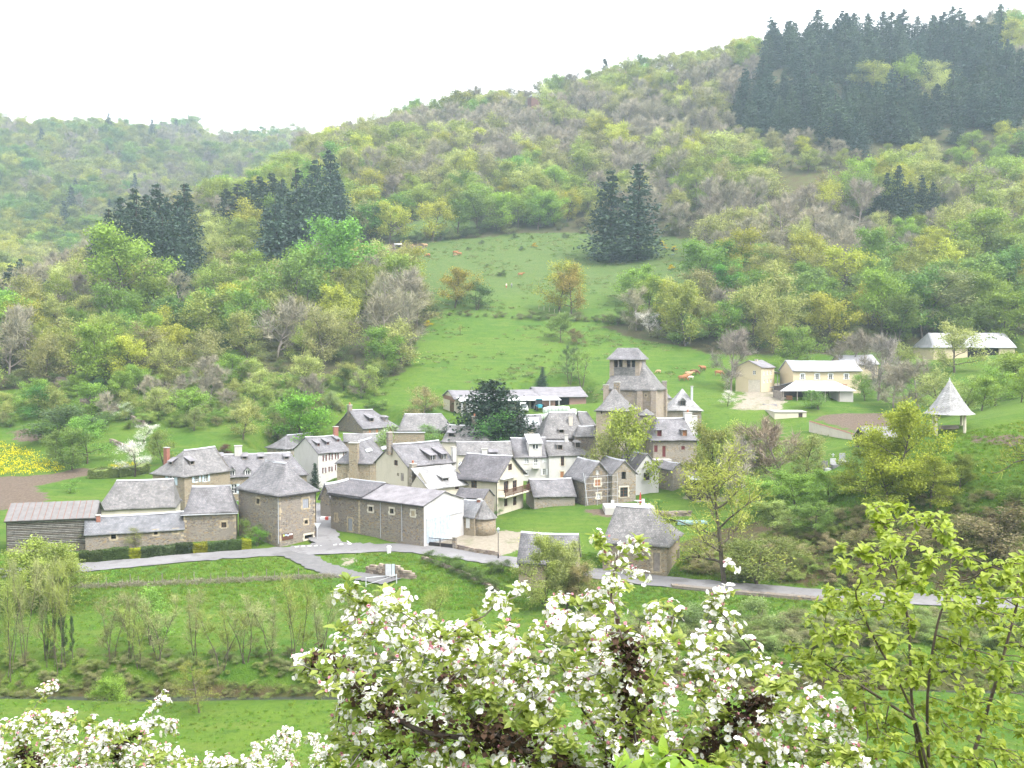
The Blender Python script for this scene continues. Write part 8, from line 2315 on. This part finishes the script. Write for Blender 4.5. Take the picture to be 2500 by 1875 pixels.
# grass tufts giving the near meadows their roughness
rng = np.random.RandomState(8)
tv_, tq_ = [], []
TUFT = []
for k in range(4):
 n = 26; a = rng.uniform(0, 6.28, n); rr = rng.uniform(0, .38, n); b = np.stack([rr * np.cos(a), rr * np.sin(a), np.zeros(n)], 1)
 t = b + np.stack([rng.randn(n) * .13, rng.randn(n) * .13, rng.uniform(.16, .42, n)], 1)
 v, q = ribbons(rng, b, t, .03, .006); TUFT.append(quick_mesh('tuft', v, q, mats=[M['leaf_mass']]))
N = 24000
Y = np.where(rng.rand(N) < .5, rng.uniform(104, 128, N), rng.uniform(62, 128, N)); X = rng.uniform(-.56, .56, N) * Y
okz = np.abs(Y - RIVER_Y(X)) > 4.5
for pts_, hw, _s in ROADS:
 d = np.min(np.hypot(X[:, None] - pts_[None, ::2, 0], Y[:, None] - pts_[None, ::2, 1]), 1); okz &= d > hw + .7
Z_ = tz(X, Y); qx_, qy_ = proj(X, Y, Z_)
for g in GRAVEL: okz &= ~inpoly(qx_, qy_, g)
for P0, ua, ub, A, B, zb in PADS:
 a = (X - P0[0]) * ua[0] + (Y - P0[1]) * ua[1]; b = (X - P0[0]) * ub[0] + (Y - P0[1]) * ub[1]; okz &= ~((a > -.3) & (a < A + .3) & (b > -.3) & (b < B + .3))
X, Y, Z_ = X[okz], Y[okz], Z_[okz]
road_bank = np.exp(-((Y - 117) / 6) ** 2)
sc = rng.uniform(.3, .85, len(X)) * np.where(Y < 104, .6, 1)
tint = np.stack([.13 + .07 * rng.rand(len(X)), .24 + .07 * rng.rand(len(X)), .035 + .02 * rng.rand(len(X)), np.ones(len(X))], 1)
instance_mass('grass', 'grass tufts on the road banks and meadow edge', np.stack([X, Y, Z_], 1), rng.uniform(0, 6.28, len(X)), np.stack([sc * 1.2, sc * 1.2, sc], 1), rng.randint(0, 4, len(X)), TUFT, tint)
# coarse grass and weeds grazed into clumps on the pastures
N = 5200
Y = rng.uniform(226, 425, N); X = (rng.uniform(780, 1800, N) - CX) / FPX * Y; Z_ = tz(X, Y); qx_, qy_ = proj(X, Y, Z_)
okz = inpoly(qx_, qy_, MEADOWS[0]) | inpoly(qx_, qy_, MEADOWS[1]); okz &= vnoise(X, Y, 14, 44) + .5 * vnoise(X, Y, 4, 45) > .05
for P0, ua, ub, A, B, zb in PADS:
 a = (X - P0[0]) * ua[0] + (Y - P0[1]) * ua[1]; b = (X - P0[0]) * ub[0] + (Y - P0[1]) * ub[1]; okz &= ~((a > -3) & (a < A + 3) & (b > -6) & (b < B + 3))
X, Y, Z_ = X[okz], Y[okz], Z_[okz]; n = len(X); sc = rng.uniform(.7, 1.7, n)
ti = np.array([(.10, .17, .045, 1), (.19, .21, .08, 1), (.13, .22, .05, 1), (.23, .24, .11, 1)])[rng.randint(0, 4, n)]
sp = np.array([hit(a_, 1433 - (a_ - 200) * .041 + b_, raw=True) for a_, b_ in zip(rng.uniform(185, 860, 520), rng.randn(520) * 2.2)])   # dead grass along the meadow fence
X, Y, Z_ = np.append(X, sp[:, 0]), np.append(Y, sp[:, 1]), np.append(Z_, tz(sp[:, 0], sp[:, 1])); sc = np.append(sc, rng.uniform(.5, 1.1, 520)); ti = np.vstack([ti, np.tile((.27, .25, .19, 1), (520, 1))]); n = len(X)
instance_mass('weeds', 'coarse grass clumps and weeds on the cattle pastures', np.stack([X, Y, Z_], 1), rng.uniform(0, 6.28, n), np.stack([sc * 2.2, sc * 1.8, sc * .8], 1), rng.randint(0, 4, n), TUFT, ti)
# ------------------------------------------------------------------ blossoming trees and leafy shrubs on the near slope
def colonize(rng, att, nodes, parents, step=.07, infl=.55, kill=.12, iters=160):
 """branches grow from the given nodes towards free space in the crown"""
 nodes = [np.array(n, float) for n in nodes]; parents = list(parents)
 att = np.array(att, float)
 arr = np.array(nodes)
 d = np.linalg.norm(att[:, None] - arr[None], axis=2); near = d.argmin(1); nd = d.min(1)
 for it in range(iters):
  act = nd < (infl if it > 12 else 3.0)
  if not act.any(): break
  dirs = {}
  v = att[act] - np.array(nodes)[near[act]]; v /= np.linalg.norm(v, axis=1)[:, None] + 1e-9
  acc = np.zeros((len(nodes), 3)); np.add.at(acc, near[act], v)
  grow = np.where(np.linalg.norm(acc, axis=1) > 1e-6)[0]
  new = []
  for g in grow:
   dv = acc[g]; dv = dv / np.linalg.norm(dv) + rng.randn(3) * .22; dv /= np.linalg.norm(dv)
   new.append((nodes[g] + dv * step, g))
  n0 = len(nodes)
  for p_, g in new: nodes.append(p_); parents.append(g)
  na = np.array([p_ for p_, _ in new])
  dd = np.linalg.norm(att[:, None] - na[None], axis=2); j = dd.argmin(1); m = dd.min(1)
  upd = m < nd; near = np.where(upd, n0 + j, near); nd = np.where(upd, m, nd)
  keep = nd > kill
  att, near, nd = att[keep], near[keep], nd[keep]
  if len(att) == 0 or len(nodes) > 9000: break
 return np.array(nodes), np.array(parents)
def branch_radii(par, tip, power=2.3):
 n = len(par); r = np.zeros(n); kids = np.zeros(n, int)
 for i in range(n):
  if par[i] >= 0: kids[par[i]] += 1
 acc = np.zeros(n)
 for i in range(n - 1, -1, -1):
  ri = tip if acc[i] == 0 else acc[i] ** (1 / power)
  r[i] = ri
  if par[i] >= 0: acc[par[i]] += ri ** power
 return r, kids
def branch_mesh(name, nodes, par, r, mats, parent, thin=.008):
 """tubes along every chain; thin twigs get the lighter bark"""
 n = len(par); ch = [[] for _ in range(n)]
 for i in range(n):
  if par[i] >= 0: ch[par[i]].append(i)
 out = {0: MB(), 1: MB()}
 starts = [(-1, i) for i in range(n) if par[i] < 0]
 while starts:
  p, i = starts.pop()
  chain = [p, i] if p >= 0 else [i]
  while ch[i]:
   k = max(ch[i], key=lambda c: r[c])
   for c in ch[i]:
    if c != k: starts.append((i, c))
   chain.append(k); i = k
  if len(chain) < 2: continue
  pts = nodes[chain]; rr = r[chain].copy()
  if p >= 0: rr[0] = min(rr[0], rr[1] * 1.25)
  big = rr.max()
  out[0 if big > thin else 1].tube(list(pts), list(rr), 8 if big > .03 else 5 if big > .009 else 3, cap=False)
 obs = []
 for k, nm in ((0, 'branches'), (1, 'twigs')):
  if out[k].v: obs.append(out[k].build(nm, mats[k], parent, True))
 return obs
def ovate_leaf(rng, L, W, fold=.35, curl=.35):
 """one leaf as 8 faces, folded along the midrib and bent down at the tip"""
 xs = np.array([0, .22, .5, .78, 1.0]); ws = np.array([.04, .8, 1.0, .62, .0]) * W / 2
 v = []
 for x_, w in zip(xs, ws):
  z0 = -curl * L * x_ * x_
  for s_ in (-1, 0, 1): v.append((x_ * L, s_ * w, z0 + abs(s_) * w * fold))
 q = []
 for i in range(4):
  for j in range(2):
   a = i * 3 + j; q.append((a, a + 1, a + 4, a + 3))
 return np.array(v), np.array(q)
def rot_basis(rng, d, up=None):
 d = np.asarray(d, float); d = d / (np.linalg.norm(d) + 1e-9)
 a = rng.randn(3) if up is None else np.asarray(up, float)
 b = np.cross(a, d); b /= np.linalg.norm(b) + 1e-9
 return np.stack([d, b, np.cross(d, b)], 1)
def blossom_cluster(seed):
 rng = np.random.RandomState(seed); V, Q, Mi = [], [], []
 n0 = 0
 def put(v, q, m):
  nonlocal n0
  V.append(v); Q.append(q + n0); Mi.append(np.full(len(q), m)); n0 += len(v)
 for f in range(rng.randint(5, 8)):
  ax = rng.randn(3) * .9 + np.array([0, -.25, 1.1]); R = rot_basis(rng, ax); c = R[:, 0] * rng.uniform(.025, .062) + rng.randn(3) * .008
  half = .0185 * rng.uniform(.85, 1.15); cup = rng.uniform(.1, .6)
  for k in range(5):
   a = 2 * math.pi * (k + rng.uniform(-.1, .1)) / 5; ca, sa = math.cos(a), math.sin(a)
   e1 = R[:, 1] * ca + R[:, 2] * sa; e2 = -R[:, 1] * sa + R[:, 2] * ca; up = R[:, 0]
   pr = [(0, .12, 0), (.5, .5, .18), (.86, .42, .42), (1.0, 0, .5), (.86, -.42, .42), (.5, -.5, .18)]
   v = np.array([c + half * (x_ * e1 + y_ * .95 * e2 + z_ * cup * up) for x_, y_, z_ in pr])
   put(v, np.array([(0, 1, 2, 3), (0, 3, 4, 5)]), 0)
  put(np.array([c + half * .22 * (R[:, 1] * math.cos(t) + R[:, 2] * math.sin(t)) + R[:, 0] * half * .2 for t in (0, 1.57, 3.14, 4.71)]), np.array([(0, 1, 2, 3)]), 2)
 for k in range(rng.randint(0, 3)):
  ax = rng.randn(3) + np.array([0, 0, 1.0]); R = rot_basis(rng, ax); c = R[:, 0] * rng.uniform(.03, .06); h_ = .011
  v = np.array([c, c + R[:, 1] * h_ + R[:, 0] * h_, c + R[:, 0] * h_ * 2.2, c - R[:, 1] * h_ + R[:, 0] * h_, c + R[:, 2] * h_ + R[:, 0] * h_, c - R[:, 2] * h_ + R[:, 0] * h_])
  put(v, np.array([(0, 1, 2, 3), (0, 4, 2, 5)]), 3)
 for k in range(rng.randint(3, 6)):
  v, q = ovate_leaf(rng, rng.uniform(.035, .055), .024); R = rot_basis(rng, rng.randn(3) + np.array([0, 0, .3])); put(v @ R.T, q, 1)
 return np.concatenate(V), np.concatenate(Q), np.concatenate(Mi)
def leaf_rosette(seed, n=(5, 9), L=(.04, .068), W=.5, droop=0.0):
 rng = np.random.RandomState(seed); V, Q = [], []; n0 = 0
 for k in range(rng.randint(*n)):
  l = rng.uniform(*L); v, q = ovate_leaf(rng, l, l * W); d = rng.randn(3); d[2] = abs(d[2]) * .6 + .2 - droop; R = rot_basis(rng, d, (0, 0, 1.0))
  V.append(v @ R.T + R[:, 0] * .008); Q.append(q + n0); n0 += len(v)
 return np.concatenate(V), np.concatenate(Q), np.ones(n0 // 15 * 8, int)
def m_petal():
 t = NT('apple_petal'); g = t.t.nodes.new('ShaderNodeNewGeometry')
 col = t.mix(t.ramp(g.outputs['Random Per Island'], .55, 1.0, 0, .55), (.84, .83, .82), (.82, .74, .75))
 d = t.n('BsdfPrincipled', Roughness=.6); t.t.links.new(col, d.inputs['Base Color']); d.inputs['Specular IOR Level'].default_value = .2
 tr = t.t.nodes.new('ShaderNodeBsdfTranslucent'); t.t.links.new(col, tr.inputs['Color'])
 mx = t.t.nodes.new('ShaderNodeMixShader'); mx.inputs[0].default_value = .35
 t.t.links.new(d.outputs[0], mx.inputs[1]); t.t.links.new(tr.outputs[0], mx.inputs[2]); t.t.links.new(mx.outputs[0], t.out.inputs[0]); return t.m
def m_nearleaf(name, c1, c2):
 t = NT(name); g = t.t.nodes.new('ShaderNodeNewGeometry')
 col = t.mix(g.outputs['Random Per Island'], c1, c2)
 d = t.n('BsdfPrincipled', Roughness=.45); t.t.links.new(col, d.inputs['Base Color']); d.inputs['Specular IOR Level'].default_value = .4
 tr = t.t.nodes.new('ShaderNodeBsdfTranslucent'); t.t.links.new(t.mix(.35, col, (.34, .42, .03)), tr.inputs['Color'])
 mx = t.t.nodes.new('ShaderNodeMixShader'); mx.inputs[0].default_value = .52
 t.t.links.new(d.outputs[0], mx.inputs[1]); t.t.links.new(tr.outputs[0], mx.inputs[2]); t.t.links.new(mx.outputs[0], t.out.inputs[0]); return t.m
M['petal'] = m_petal(); M['nl_apple'] = m_nearleaf('apple_leaf', (.19, .27, .05), (.38, .43, .11)); M['nl_hazel'] = m_nearleaf('hazel_leaf', (.20, .29, .035), (.38, .45, .08)); M['nl_cherry'] = m_nearleaf('cherry_leaf', (.13, .27, .02), (.26, .38, .05))
M['stamen'] = m_plain('stamen', (.75, .62, .25), .7, .1); M['bud'] = m_plain('pink_bud', (.70, .30, .38), .6, .15); M['moss'] = m_plain('dark_moss', (.055, .032, .02), 1.0, .4, 9); M['bark_apple'] = m_plain('apple_bark', (.085, .068, .06), .95, .4, 14); M['twig_apple'] = m_plain('apple_twig', (.24, .215, .21), .85, .25, 20)
BC = [blossom_cluster(100 + k) for k in range(9)]; LR = [leaf_rosette(300 + k, (6, 10), (.045, .075)) for k in range(7)]
BMATS = lambda: [M['petal'], M['nl_apple'], M['stamen'], M['bud']]
BCM = [quick_mesh('blossom_cluster', v, q, mats=BMATS(), qm=m) for v, q, m in BC]
def scatter_join(name, kinds, pos, rng, sc, mats, parent, mi_over=None):
 V, Q, Mi = [], [], []; n0 = 0
 for p_, s_ in zip(pos, sc):
  v, q, m = kinds[rng.randint(len(kinds))]
  a = rng.uniform(0, 6.28); tl = rng.uniform(-.6, .6); ca, sa, ct, st = math.cos(a), math.sin(a), math.cos(tl), math.sin(tl)
  R = np.array([[ca, -sa, 0], [sa, ca, 0], [0, 0, 1]]) @ np.array([[1, 0, 0], [0, ct, -st], [0, st, ct]])
  V.append((v * s_) @ R.T + p_); Q.append(q + n0); Mi.append(m if mi_over is None else np.zeros(len(q), int)); n0 += len(v)
 o = link(bpy.data.objects.new(name, quick_mesh(name, np.concatenate(V), np.concatenate(Q), mats=mats, qm=np.concatenate(Mi))), parent)
 o['kind'] = 'stuff'; return o
def px_cloud(rng, poly, n, y0, y1, thick=None):
 P_ = np.array(poly, float); lo, hi = P_.min(0), P_.max(0); out = []
 while len(out) < n:
  a = rng.uniform(lo, hi)
  if inpoly(np.array([a[0]]), np.array([a[1]]), poly)[0]:
   Y = rng.uniform(y0, y1); out.append(ray(*a) * Y)
 return out
def tree_nodes(limbs):
 """limbs: list of (parent limb index or -1, parent fraction, [points])"""
 nodes, par, ends = [], [], []
 for pi, pts in limbs:
  idx = []
  prev = -1 if pi is None else ends[pi[0]][int(pi[1] * (len(ends[pi[0]]) - 1))]
  for p_ in catmull(np.array(pts), 5):
   if pi is not None and not idx and np.linalg.norm(np.array(nodes[prev]) - p_) < 1e-6: continue
   nodes.append(p_); par.append(prev); prev = len(nodes) - 1; idx.append(prev)
  ends.append(idx)
 return nodes, par, ends
R7 = lambda px, py, Y: ray(px, py) * Y
def apple_tree(label, limbs, clouds, seed, tip, n_bl, n_lf, n_ind, sc=1.0, moss=True, step=.07, kill=.12, infl=.55):
 rng = np.random.RandomState(seed)
 nodes, par, _ = tree_nodes(limbs)
 base = np.array(nodes[0])
 att = np.array(sum((px_cloud(rng, *c) for c in clouds), []))
 N_, P_ = colonize(rng, att, nodes, par, step, infl, kill)
 r, kids = branch_radii(P_, tip)
 rt = root('apple_tree', base, label, 'tree')
 N_ = N_ - base
 branch_mesh('branches', N_, P_, r, [M['bark_apple'], M['twig_apple']], rt)
 thin = np.where(r < tip * 3.2)[0]
 ends = np.where(kids == 0)[0]
 hgt = N_[:, 2]
 def choose(n, w):
  w = w / w.sum(); return rng.choice(len(N_), n, p=w)
 zc = (hgt - hgt[thin].min()) / (hgt[thin].max() - hgt[thin].min() + 1e-6)
 w = np.zeros(len(N_)); w[thin] = .35 + np.clip(zc[thin], 0, 1) ** 1.2 * 1.4; w[ends] *= 3.0
 # clumps of blossom: whole sprays bloom more than others
 w *= .25 + np.clip(.5 + vnoise(N_[:, 0] * 1.0 + N_[:, 1], N_[:, 2], .28, seed), 0, 1.3)
 bi = choose(n_bl, w)
 bp = N_[bi] + rng.randn(n_bl, 3) * .022 + np.array([0, 0, .012])
 cam_d = np.linalg.norm(bp + base, axis=1); order = np.argsort(cam_d); inf = []
 for k in order[:n_ind]:
  o = bpy.data.objects.new('blossom_cluster', BCM[rng.randint(len(BCM))]); COL.objects.link(o); o.parent = rt
  o.location = tuple(bp[k]); s_ = sc * rng.uniform(.8, 1.2); o.scale = (s_, s_, s_); o.rotation_euler = (rng.uniform(-.5, .5), rng.uniform(-.5, .5), rng.uniform(0, 6.28))
 rest = order[n_ind:]
 if len(rest): scatter_join('blossoms', BC, bp[rest], rng, sc * rng.uniform(.8, 1.2, len(rest)), BMATS(), rt)
 w2 = np.zeros(len(N_)); w2[thin] = 1.2 - .5 * np.clip(zc[thin], 0, 1); w2[ends] *= 2
 li = choose(n_lf, w2); scatter_join('leaves', LR, N_[li] + rng.randn(n_lf, 3) * .02, rng, sc * rng.uniform(.75, 1.25, n_lf), [M['nl_apple']], rt, 0)
 if moss:
  thick = np.where((r > tip * 2.7) & (r < .07))[0]
  nm = vnoise(N_[thick, 0] * 1.3, N_[thick, 2] + N_[thick, 1], .16, seed + 5)
  thick = thick[nm > -.15]
  c = np.repeat(N_[thick], 46, 0); c = c + rng.randn(len(c), 3) * (np.repeat(r[thick], 46) * 1.1 + .032)[:, None]
  v, q = leaf_quads(rng, c, .042); o = link(bpy.data.objects.new('moss', quick_mesh('moss', v, q, mats=[M['moss']])), rt); o['kind'] = 'stuff'
 print('apple', len(N_), 'nodes')
 return rt
g0 = np.array([1.0, 6.7, float(tz(1.0, 6.7)) - .2])
apple_tree('old mossy apple tree in full white blossom close in front of the camera',
 [(None, [g0, R7(1560, 2350, 6.7), R7(1500, 2080, 6.6), R7(1490, 1900, 6.5)]),
 ((0, 1.0), [R7(1490, 1900, 6.5), R7(1545, 1790, 6.0), R7(1540, 1650, 5.65), R7(1515, 1545, 5.6)]),
 ((0, .95), [R7(1490, 1900, 6.5), R7(1300, 1840, 5.8), R7(1160, 1760, 5.55), R7(1085, 1640, 5.5), R7(1075, 1560, 5.55)]),
 ((0, .9), [R7(1495, 1930, 6.55), R7(1700, 1860, 6.0), R7(1800, 1760, 5.8), R7(1880, 1690, 5.8)]),
 ((2, .4), [R7(1260, 1810, 5.75), R7(1050, 1790, 5.7), R7(930, 1730, 5.8), R7(830, 1640, 6.1), R7(760, 1610, 6.4)]),
 ((3, .3), [R7(1620, 1880, 6.6), R7(1850, 1860, 6.9), R7(2010, 1830, 7.1)]),
 ((0, .8), [R7(1500, 1990, 6.6), R7(1150, 1940, 6.9), R7(960, 1860, 7.2), R7(820, 1790, 7.3)])],
 [([(660, 1640), (760, 1590), (830, 1620), (850, 1520), (960, 1425), (1050, 1450), (1190, 1540), (1300, 1510), (1330, 1450), (1440, 1440), (1520, 1420), (1610, 1450), (1760, 1540), (1880, 1610), (1990, 1650), (2080, 1760), (2180, 1860), (2200, 1990), (760, 1990), (800, 1820), (870, 1740), (740, 1680)], 1150, 5.5, 7.7),
 ([(815, 1430), (860, 1425), (880, 1500), (850, 1530)], 14, 6.5, 6.8), ([(1235, 1395), (1270, 1395), (1290, 1520), (1250, 1540)], 16, 6.2, 6.5), ([(1425, 1298), (1465, 1290), (1510, 1440), (1470, 1470)], 26, 6.1, 6.4), ([(1530, 1290), (1590, 1320), (1560, 1440), (1510, 1440)], 26, 6.1, 6.4), ([(1780, 1385), (1810, 1400), (1700, 1560), (1680, 1540)], 14, 6.4, 6.7), ([(690, 1620), (740, 1590), (760, 1650), (700, 1660)], 12, 6.6, 6.9)],
 5, .0030, 1500, 2200, 300)
g1 = np.array([-4.6, 10.4, float(tz(-4.6, 10.4)) - .2])
apple_tree('white blossoming apple tree in the lower left corner of the slope',
 [(None, [g1, R7(150, 2250, 10.4), R7(130, 2000, 10.2), R7(120, 1900, 10.1)]),
 ((0, 1.0), [R7(120, 1900, 10.1), R7(60, 1850, 10.0), R7(40, 1790, 10.0)]),
 ((0, .95), [R7(120, 1900, 10.1), R7(260, 1850, 9.9), R7(330, 1790, 9.8)]),
 ((0, .9), [R7(130, 1950, 10.2), R7(420, 1930, 10.0), R7(600, 1890, 10.0)])],
 [([(-60, 1790), (20, 1765), (100, 1740), (220, 1735), (300, 1755), (360, 1795), (460, 1820), (560, 1850), (700, 1870), (740, 1910), (720, 2030), (-60, 2030)], 700, 9.0, 11.2), ([(385, 1690), (412, 1690), (390, 1790), (365, 1790)], 14, 9.7, 10.0), ([(415, 1760), (435, 1760), (430, 1830), (410, 1830)], 8, 9.6, 9.9), ([(90, 1665), (140, 1655), (120, 1720), (90, 1720)], 8, 9.8, 10.2)],
 9, .0036, 1150, 1300, 200, 1.0, True, .10, .17, .7)
g2 = gpos(720, 1900, 17.0)
g2 = np.array([g2[0], 17.0, float(tz(g2[0], 17.0)) - .2])
apple_tree('small greyish pink apple tree top between the two white blossoming trees',
 [(None, [g2, R7(720, 2100, 17.0), R7(715, 1960, 17.0), R7(700, 1860, 17.0)]), ((0, .9), [R7(712, 1940, 17.0), R7(640, 1870, 17.0)]), ((0, .9), [R7(712, 1940, 17.0), R7(780, 1860, 17.0)])],
 [([(590, 1850), (630, 1800), (710, 1775), (790, 1800), (835, 1860), (830, 1990), (580, 1990)], 420, 16.2, 17.8)], 12, .0045, 520, 160, 40, 1.0, True, .12, .2, .8)
def leafy_shrub(label, name, limbs, clouds, seed, tip, n_leaf, kinds, mat, n_ind, barkm, step=.09, kill=.15, infl=.6, droop=True, endw=3.0):
 rng = np.random.RandomState(seed); nodes, par, _ = tree_nodes(limbs); base = np.array(nodes[0])
 att = np.array(sum((px_cloud(rng, *c) for c in clouds), []))
 N_, P_ = colonize(rng, att, nodes, par, step, infl, kill); r, kids = branch_radii(P_, tip, 2.6); N_ = N_ - base
 rt = root(name, base, label, 'shrub'); branch_mesh('branches', N_, P_, r, barkm, rt)
 w = np.zeros(len(N_)); w[r < tip * 2.6] = 1; w[kids == 0] = endw; w /= w.sum()
 ix = rng.choice(len(N_), n_leaf, p=w); pos = N_[ix] + rng.randn(n_leaf, 3) * .02
 order = np.argsort(np.linalg.norm(pos + base, axis=1)); meshes = [quick_mesh('leaf_cluster', v, q, mats=[mat]) for v, q, m in kinds]
 for k in order[:n_ind]:
  o = bpy.data.objects.new('leaf_cluster', meshes[rng.randint(len(meshes))]); COL.objects.link(o); o.parent = rt; s_ = rng.uniform(.8, 1.2)
  o.location = tuple(pos[k]); o.scale = (s_, s_, s_); o.rotation_euler = (rng.uniform(-.3, .3), rng.uniform(-.3, .3), rng.uniform(0, 6.28))
 if n_leaf > n_ind: scatter_join('leaves', kinds, pos[order[n_ind:]], rng, rng.uniform(.8, 1.2, n_leaf - n_ind), [mat], rt, 0)
 print(name, len(N_), 'nodes'); return rt
HZ = [leaf_rosette(500 + k, (3, 7), (.038, .068), .68, .55) for k in range(9)]
M['bark_hazel'] = m_plain('hazel_bark', (.13, .10, .085), .8, .3, 9)
g3 = np.array([2.9, 6.9, float(tz(2.9, 6.9)) - .2])
leafy_shrub('tall hazel shrub with fresh drooping green leaves at the lower right', 'hazel_shrub',
 [(None, [g3, R7(2290, 2300, 6.9), R7(2270, 1900, 6.9), R7(2265, 1700, 6.8), R7(2290, 1520, 6.8), R7(2330, 1420, 6.8)]),
 ((0, .45), [R7(2270, 1900, 6.9), R7(2220, 1720, 6.8), R7(2130, 1550, 6.8), R7(2090, 1460, 6.8)]),
 ((0, .35), [R7(2280, 2000, 6.9), R7(2230, 1750, 6.9), R7(2215, 1500, 6.9), R7(2160, 1320, 6.9), R7(2140, 1260, 6.9)]),
 ((0, .3), [R7(2285, 2100, 6.9), R7(2390, 1800, 7.0), R7(2450, 1600, 7.0), R7(2490, 1450, 7.0)]),
 ((1, .3), [R7(2235, 1760, 6.8), R7(2080, 1660, 6.7), R7(1980, 1600, 6.7)])],
 [([(1975, 1480), (2010, 1420), (2040, 1330), (2090, 1240), (2150, 1225), (2240, 1230), (2320, 1245), (2350, 1300), (2395, 1340), (2370, 1420), (2340, 1480), (2430, 1440), (2400, 1410), (2470, 1330), (2560, 1330), (2600, 1600), (2620, 2000), (1960, 2000), (2080, 1790), (1960, 1640), (1930, 1570), (2040, 1580)], 800, 6.1, 7.7), ([(1935, 1470), (1990, 1480), (2100, 1560), (2060, 1590)], 20, 6.6, 6.9)],
 15, .0030, 1900, HZ, M['nl_hazel'], 300, [M['bark_hazel'], M['bark_hazel']], step=.09, kill=.14, infl=.7, endw=4)
CHR = [leaf_rosette(700 + k, (3, 6), (.06, .095), .45, .8) for k in range(5)]
g4 = np.array([.52, 3.6, float(tz(.52, 3.6)) - .1])
leafy_shrub('young cherry shoot with long drooping leaves at the bottom edge', 'cherry_shoot',
 [(None, [g4, R7(1600, 2900, 3.55), R7(1590, 2200, 3.5), R7(1575, 1980, 3.5), R7(1600, 1890, 3.5), R7(1640, 1830, 3.5)]), ((0, .7), [R7(1580, 2000, 3.5), R7(1540, 1920, 3.45), R7(1510, 1880, 3.45)]), ((0, .75), [R7(1580, 1960, 3.5), R7(1690, 1890, 3.5), R7(1720, 1860, 3.5)])],
 [([(1490, 1870), (1560, 1840), (1600, 1805), (1680, 1805), (1730, 1840), (1750, 1920), (1500, 1920)], 14, 3.4, 3.65)], 23, .0022, 30, CHR, M['nl_cherry'], 30, [M['bark_hazel'], M['bark_hazel']], step=.05, kill=.06, infl=.4)
# ------------------------------------------------------------------ scrub that nobody could count
rng = np.random.RandomState(91)
def scrub(name, label, cand, tintset, s0, s1, kinds=('bush',)):
 X, Y = cand; Z_ = tz(X, Y)
 ok = np.ones(len(X), bool)
 for P0, ua, ub, A, B, zb in PADS:
  a = (X - P0[0]) * ua[0] + (Y - P0[1]) * ua[1]; b = (X - P0[0]) * ub[0] + (Y - P0[1]) * ub[1]; ok &= ~((a > -1.2) & (a < A + 1.2) & (b > -1.2) & (b < B + 1.2))
 for pts_, hw, _s in ROADS:
  d = np.min(np.hypot(X[:, None] - pts_[None, :, 0], Y[:, None] - pts_[None, :, 1]), 1); ok &= d > hw + 1.0
 X, Y, Z_ = X[ok], Y[ok], Z_[ok]; n = len(X); pr = [m for k in kinds for m in JO[k]]
 s_ = rng.uniform(s0, s1, n); ti = np.array(tintset)[rng.randint(0, len(tintset), n)]
 return instance_mass(name, label, np.stack([X, Y, Z_], 1), rng.uniform(0, 6.28, n), np.stack([s_ * 1.5, s_ * 1.5, s_], 1), rng.randint(0, len(pr), n), pr, ti)
def in_px(poly, n, y0, y1):
 P_ = np.array(poly, float); out = []
 px = rng.uniform(P_[:, 0].min(), P_[:, 0].max(), n * 3); Y = rng.uniform(y0, y1, n * 3); x = (px - CX) / FPX * Y; z_ = tz(x, Y); qx, qy = proj(x, Y, z_)
 ok = inpoly(qx, qy, poly); return x[ok][:n], Y[ok][:n]
scrub('bank_undergrowth', 'brown and green scrub covering the steep bank above the road', in_px([(1640, 1395), (1700, 1330), (1800, 1290), (1950, 1250), (2150, 1250), (2300, 1220), (2540, 1200), (2540, 1450), (2100, 1440), (1800, 1418)], 420, 100, 126), [(.33, .28, .18, 1), (.31, .29, .15, 1), (.30, .36, .11, 1), (.39, .36, .20, 1), (.26, .34, .10, 1)], .05, .14)
X = rng.uniform(-56, 52, 700); Y = RIVER_Y(X) + rng.uniform(2.0, 4.0, 700)
scrub('river_undergrowth', 'dark undergrowth along the far river bank', (X, Y), [(.27, .29, .14, 1), (.22, .28, .10, 1), (.33, .34, .17, 1), (.26, .34, .10, 1)], .03, .09)
X = rng.uniform(5, 56, 420); Y = rng.uniform(92, 99.5, 420)
scrub('wall_undergrowth', 'grey green shrubs between the road wall and the river', (X, Y), [(.25, .33, .12, 1), (.28, .28, .15, 1), (.20, .27, .09, 1)], .08, .18)
scrub('terrace_undergrowth', 'loose shrubs and weeds on the terraced slope above the manor', in_px([(0, 960), (200, 930), (560, 880), (650, 930), (930, 950), (935, 1000), (650, 1030), (400, 1055), (300, 1050), (160, 1010), (0, 1050)], 300, 196, 245), [(.22, .33, .08, 1), (.25, .27, .12, 1), (.16, .26, .06, 1), (.28, .36, .10, 1)], .08, .30, ('bush', 'airy'))
# ------------------------------------------------------------------ valley haze
def m_haze():
 t = NT('haze'); v = t.n('VolumePrincipled'); v.inputs['Density'].default_value = HAZE
 v.inputs['Color'].default_value = (.66, .83, 1.0, 1); v.inputs['Anisotropy'].default_value = .2
 t.t.links.new(v.outputs[0], t.out.inputs['Volume']); return t.m
HAZE = 0.00021
hz_ = MB().abox(-1580, 1580, -160, 2580, -36, 420).build('haze', m_haze()); tag(hz_, 'thin pale spring haze lying in the valley', None, kind='stuff')
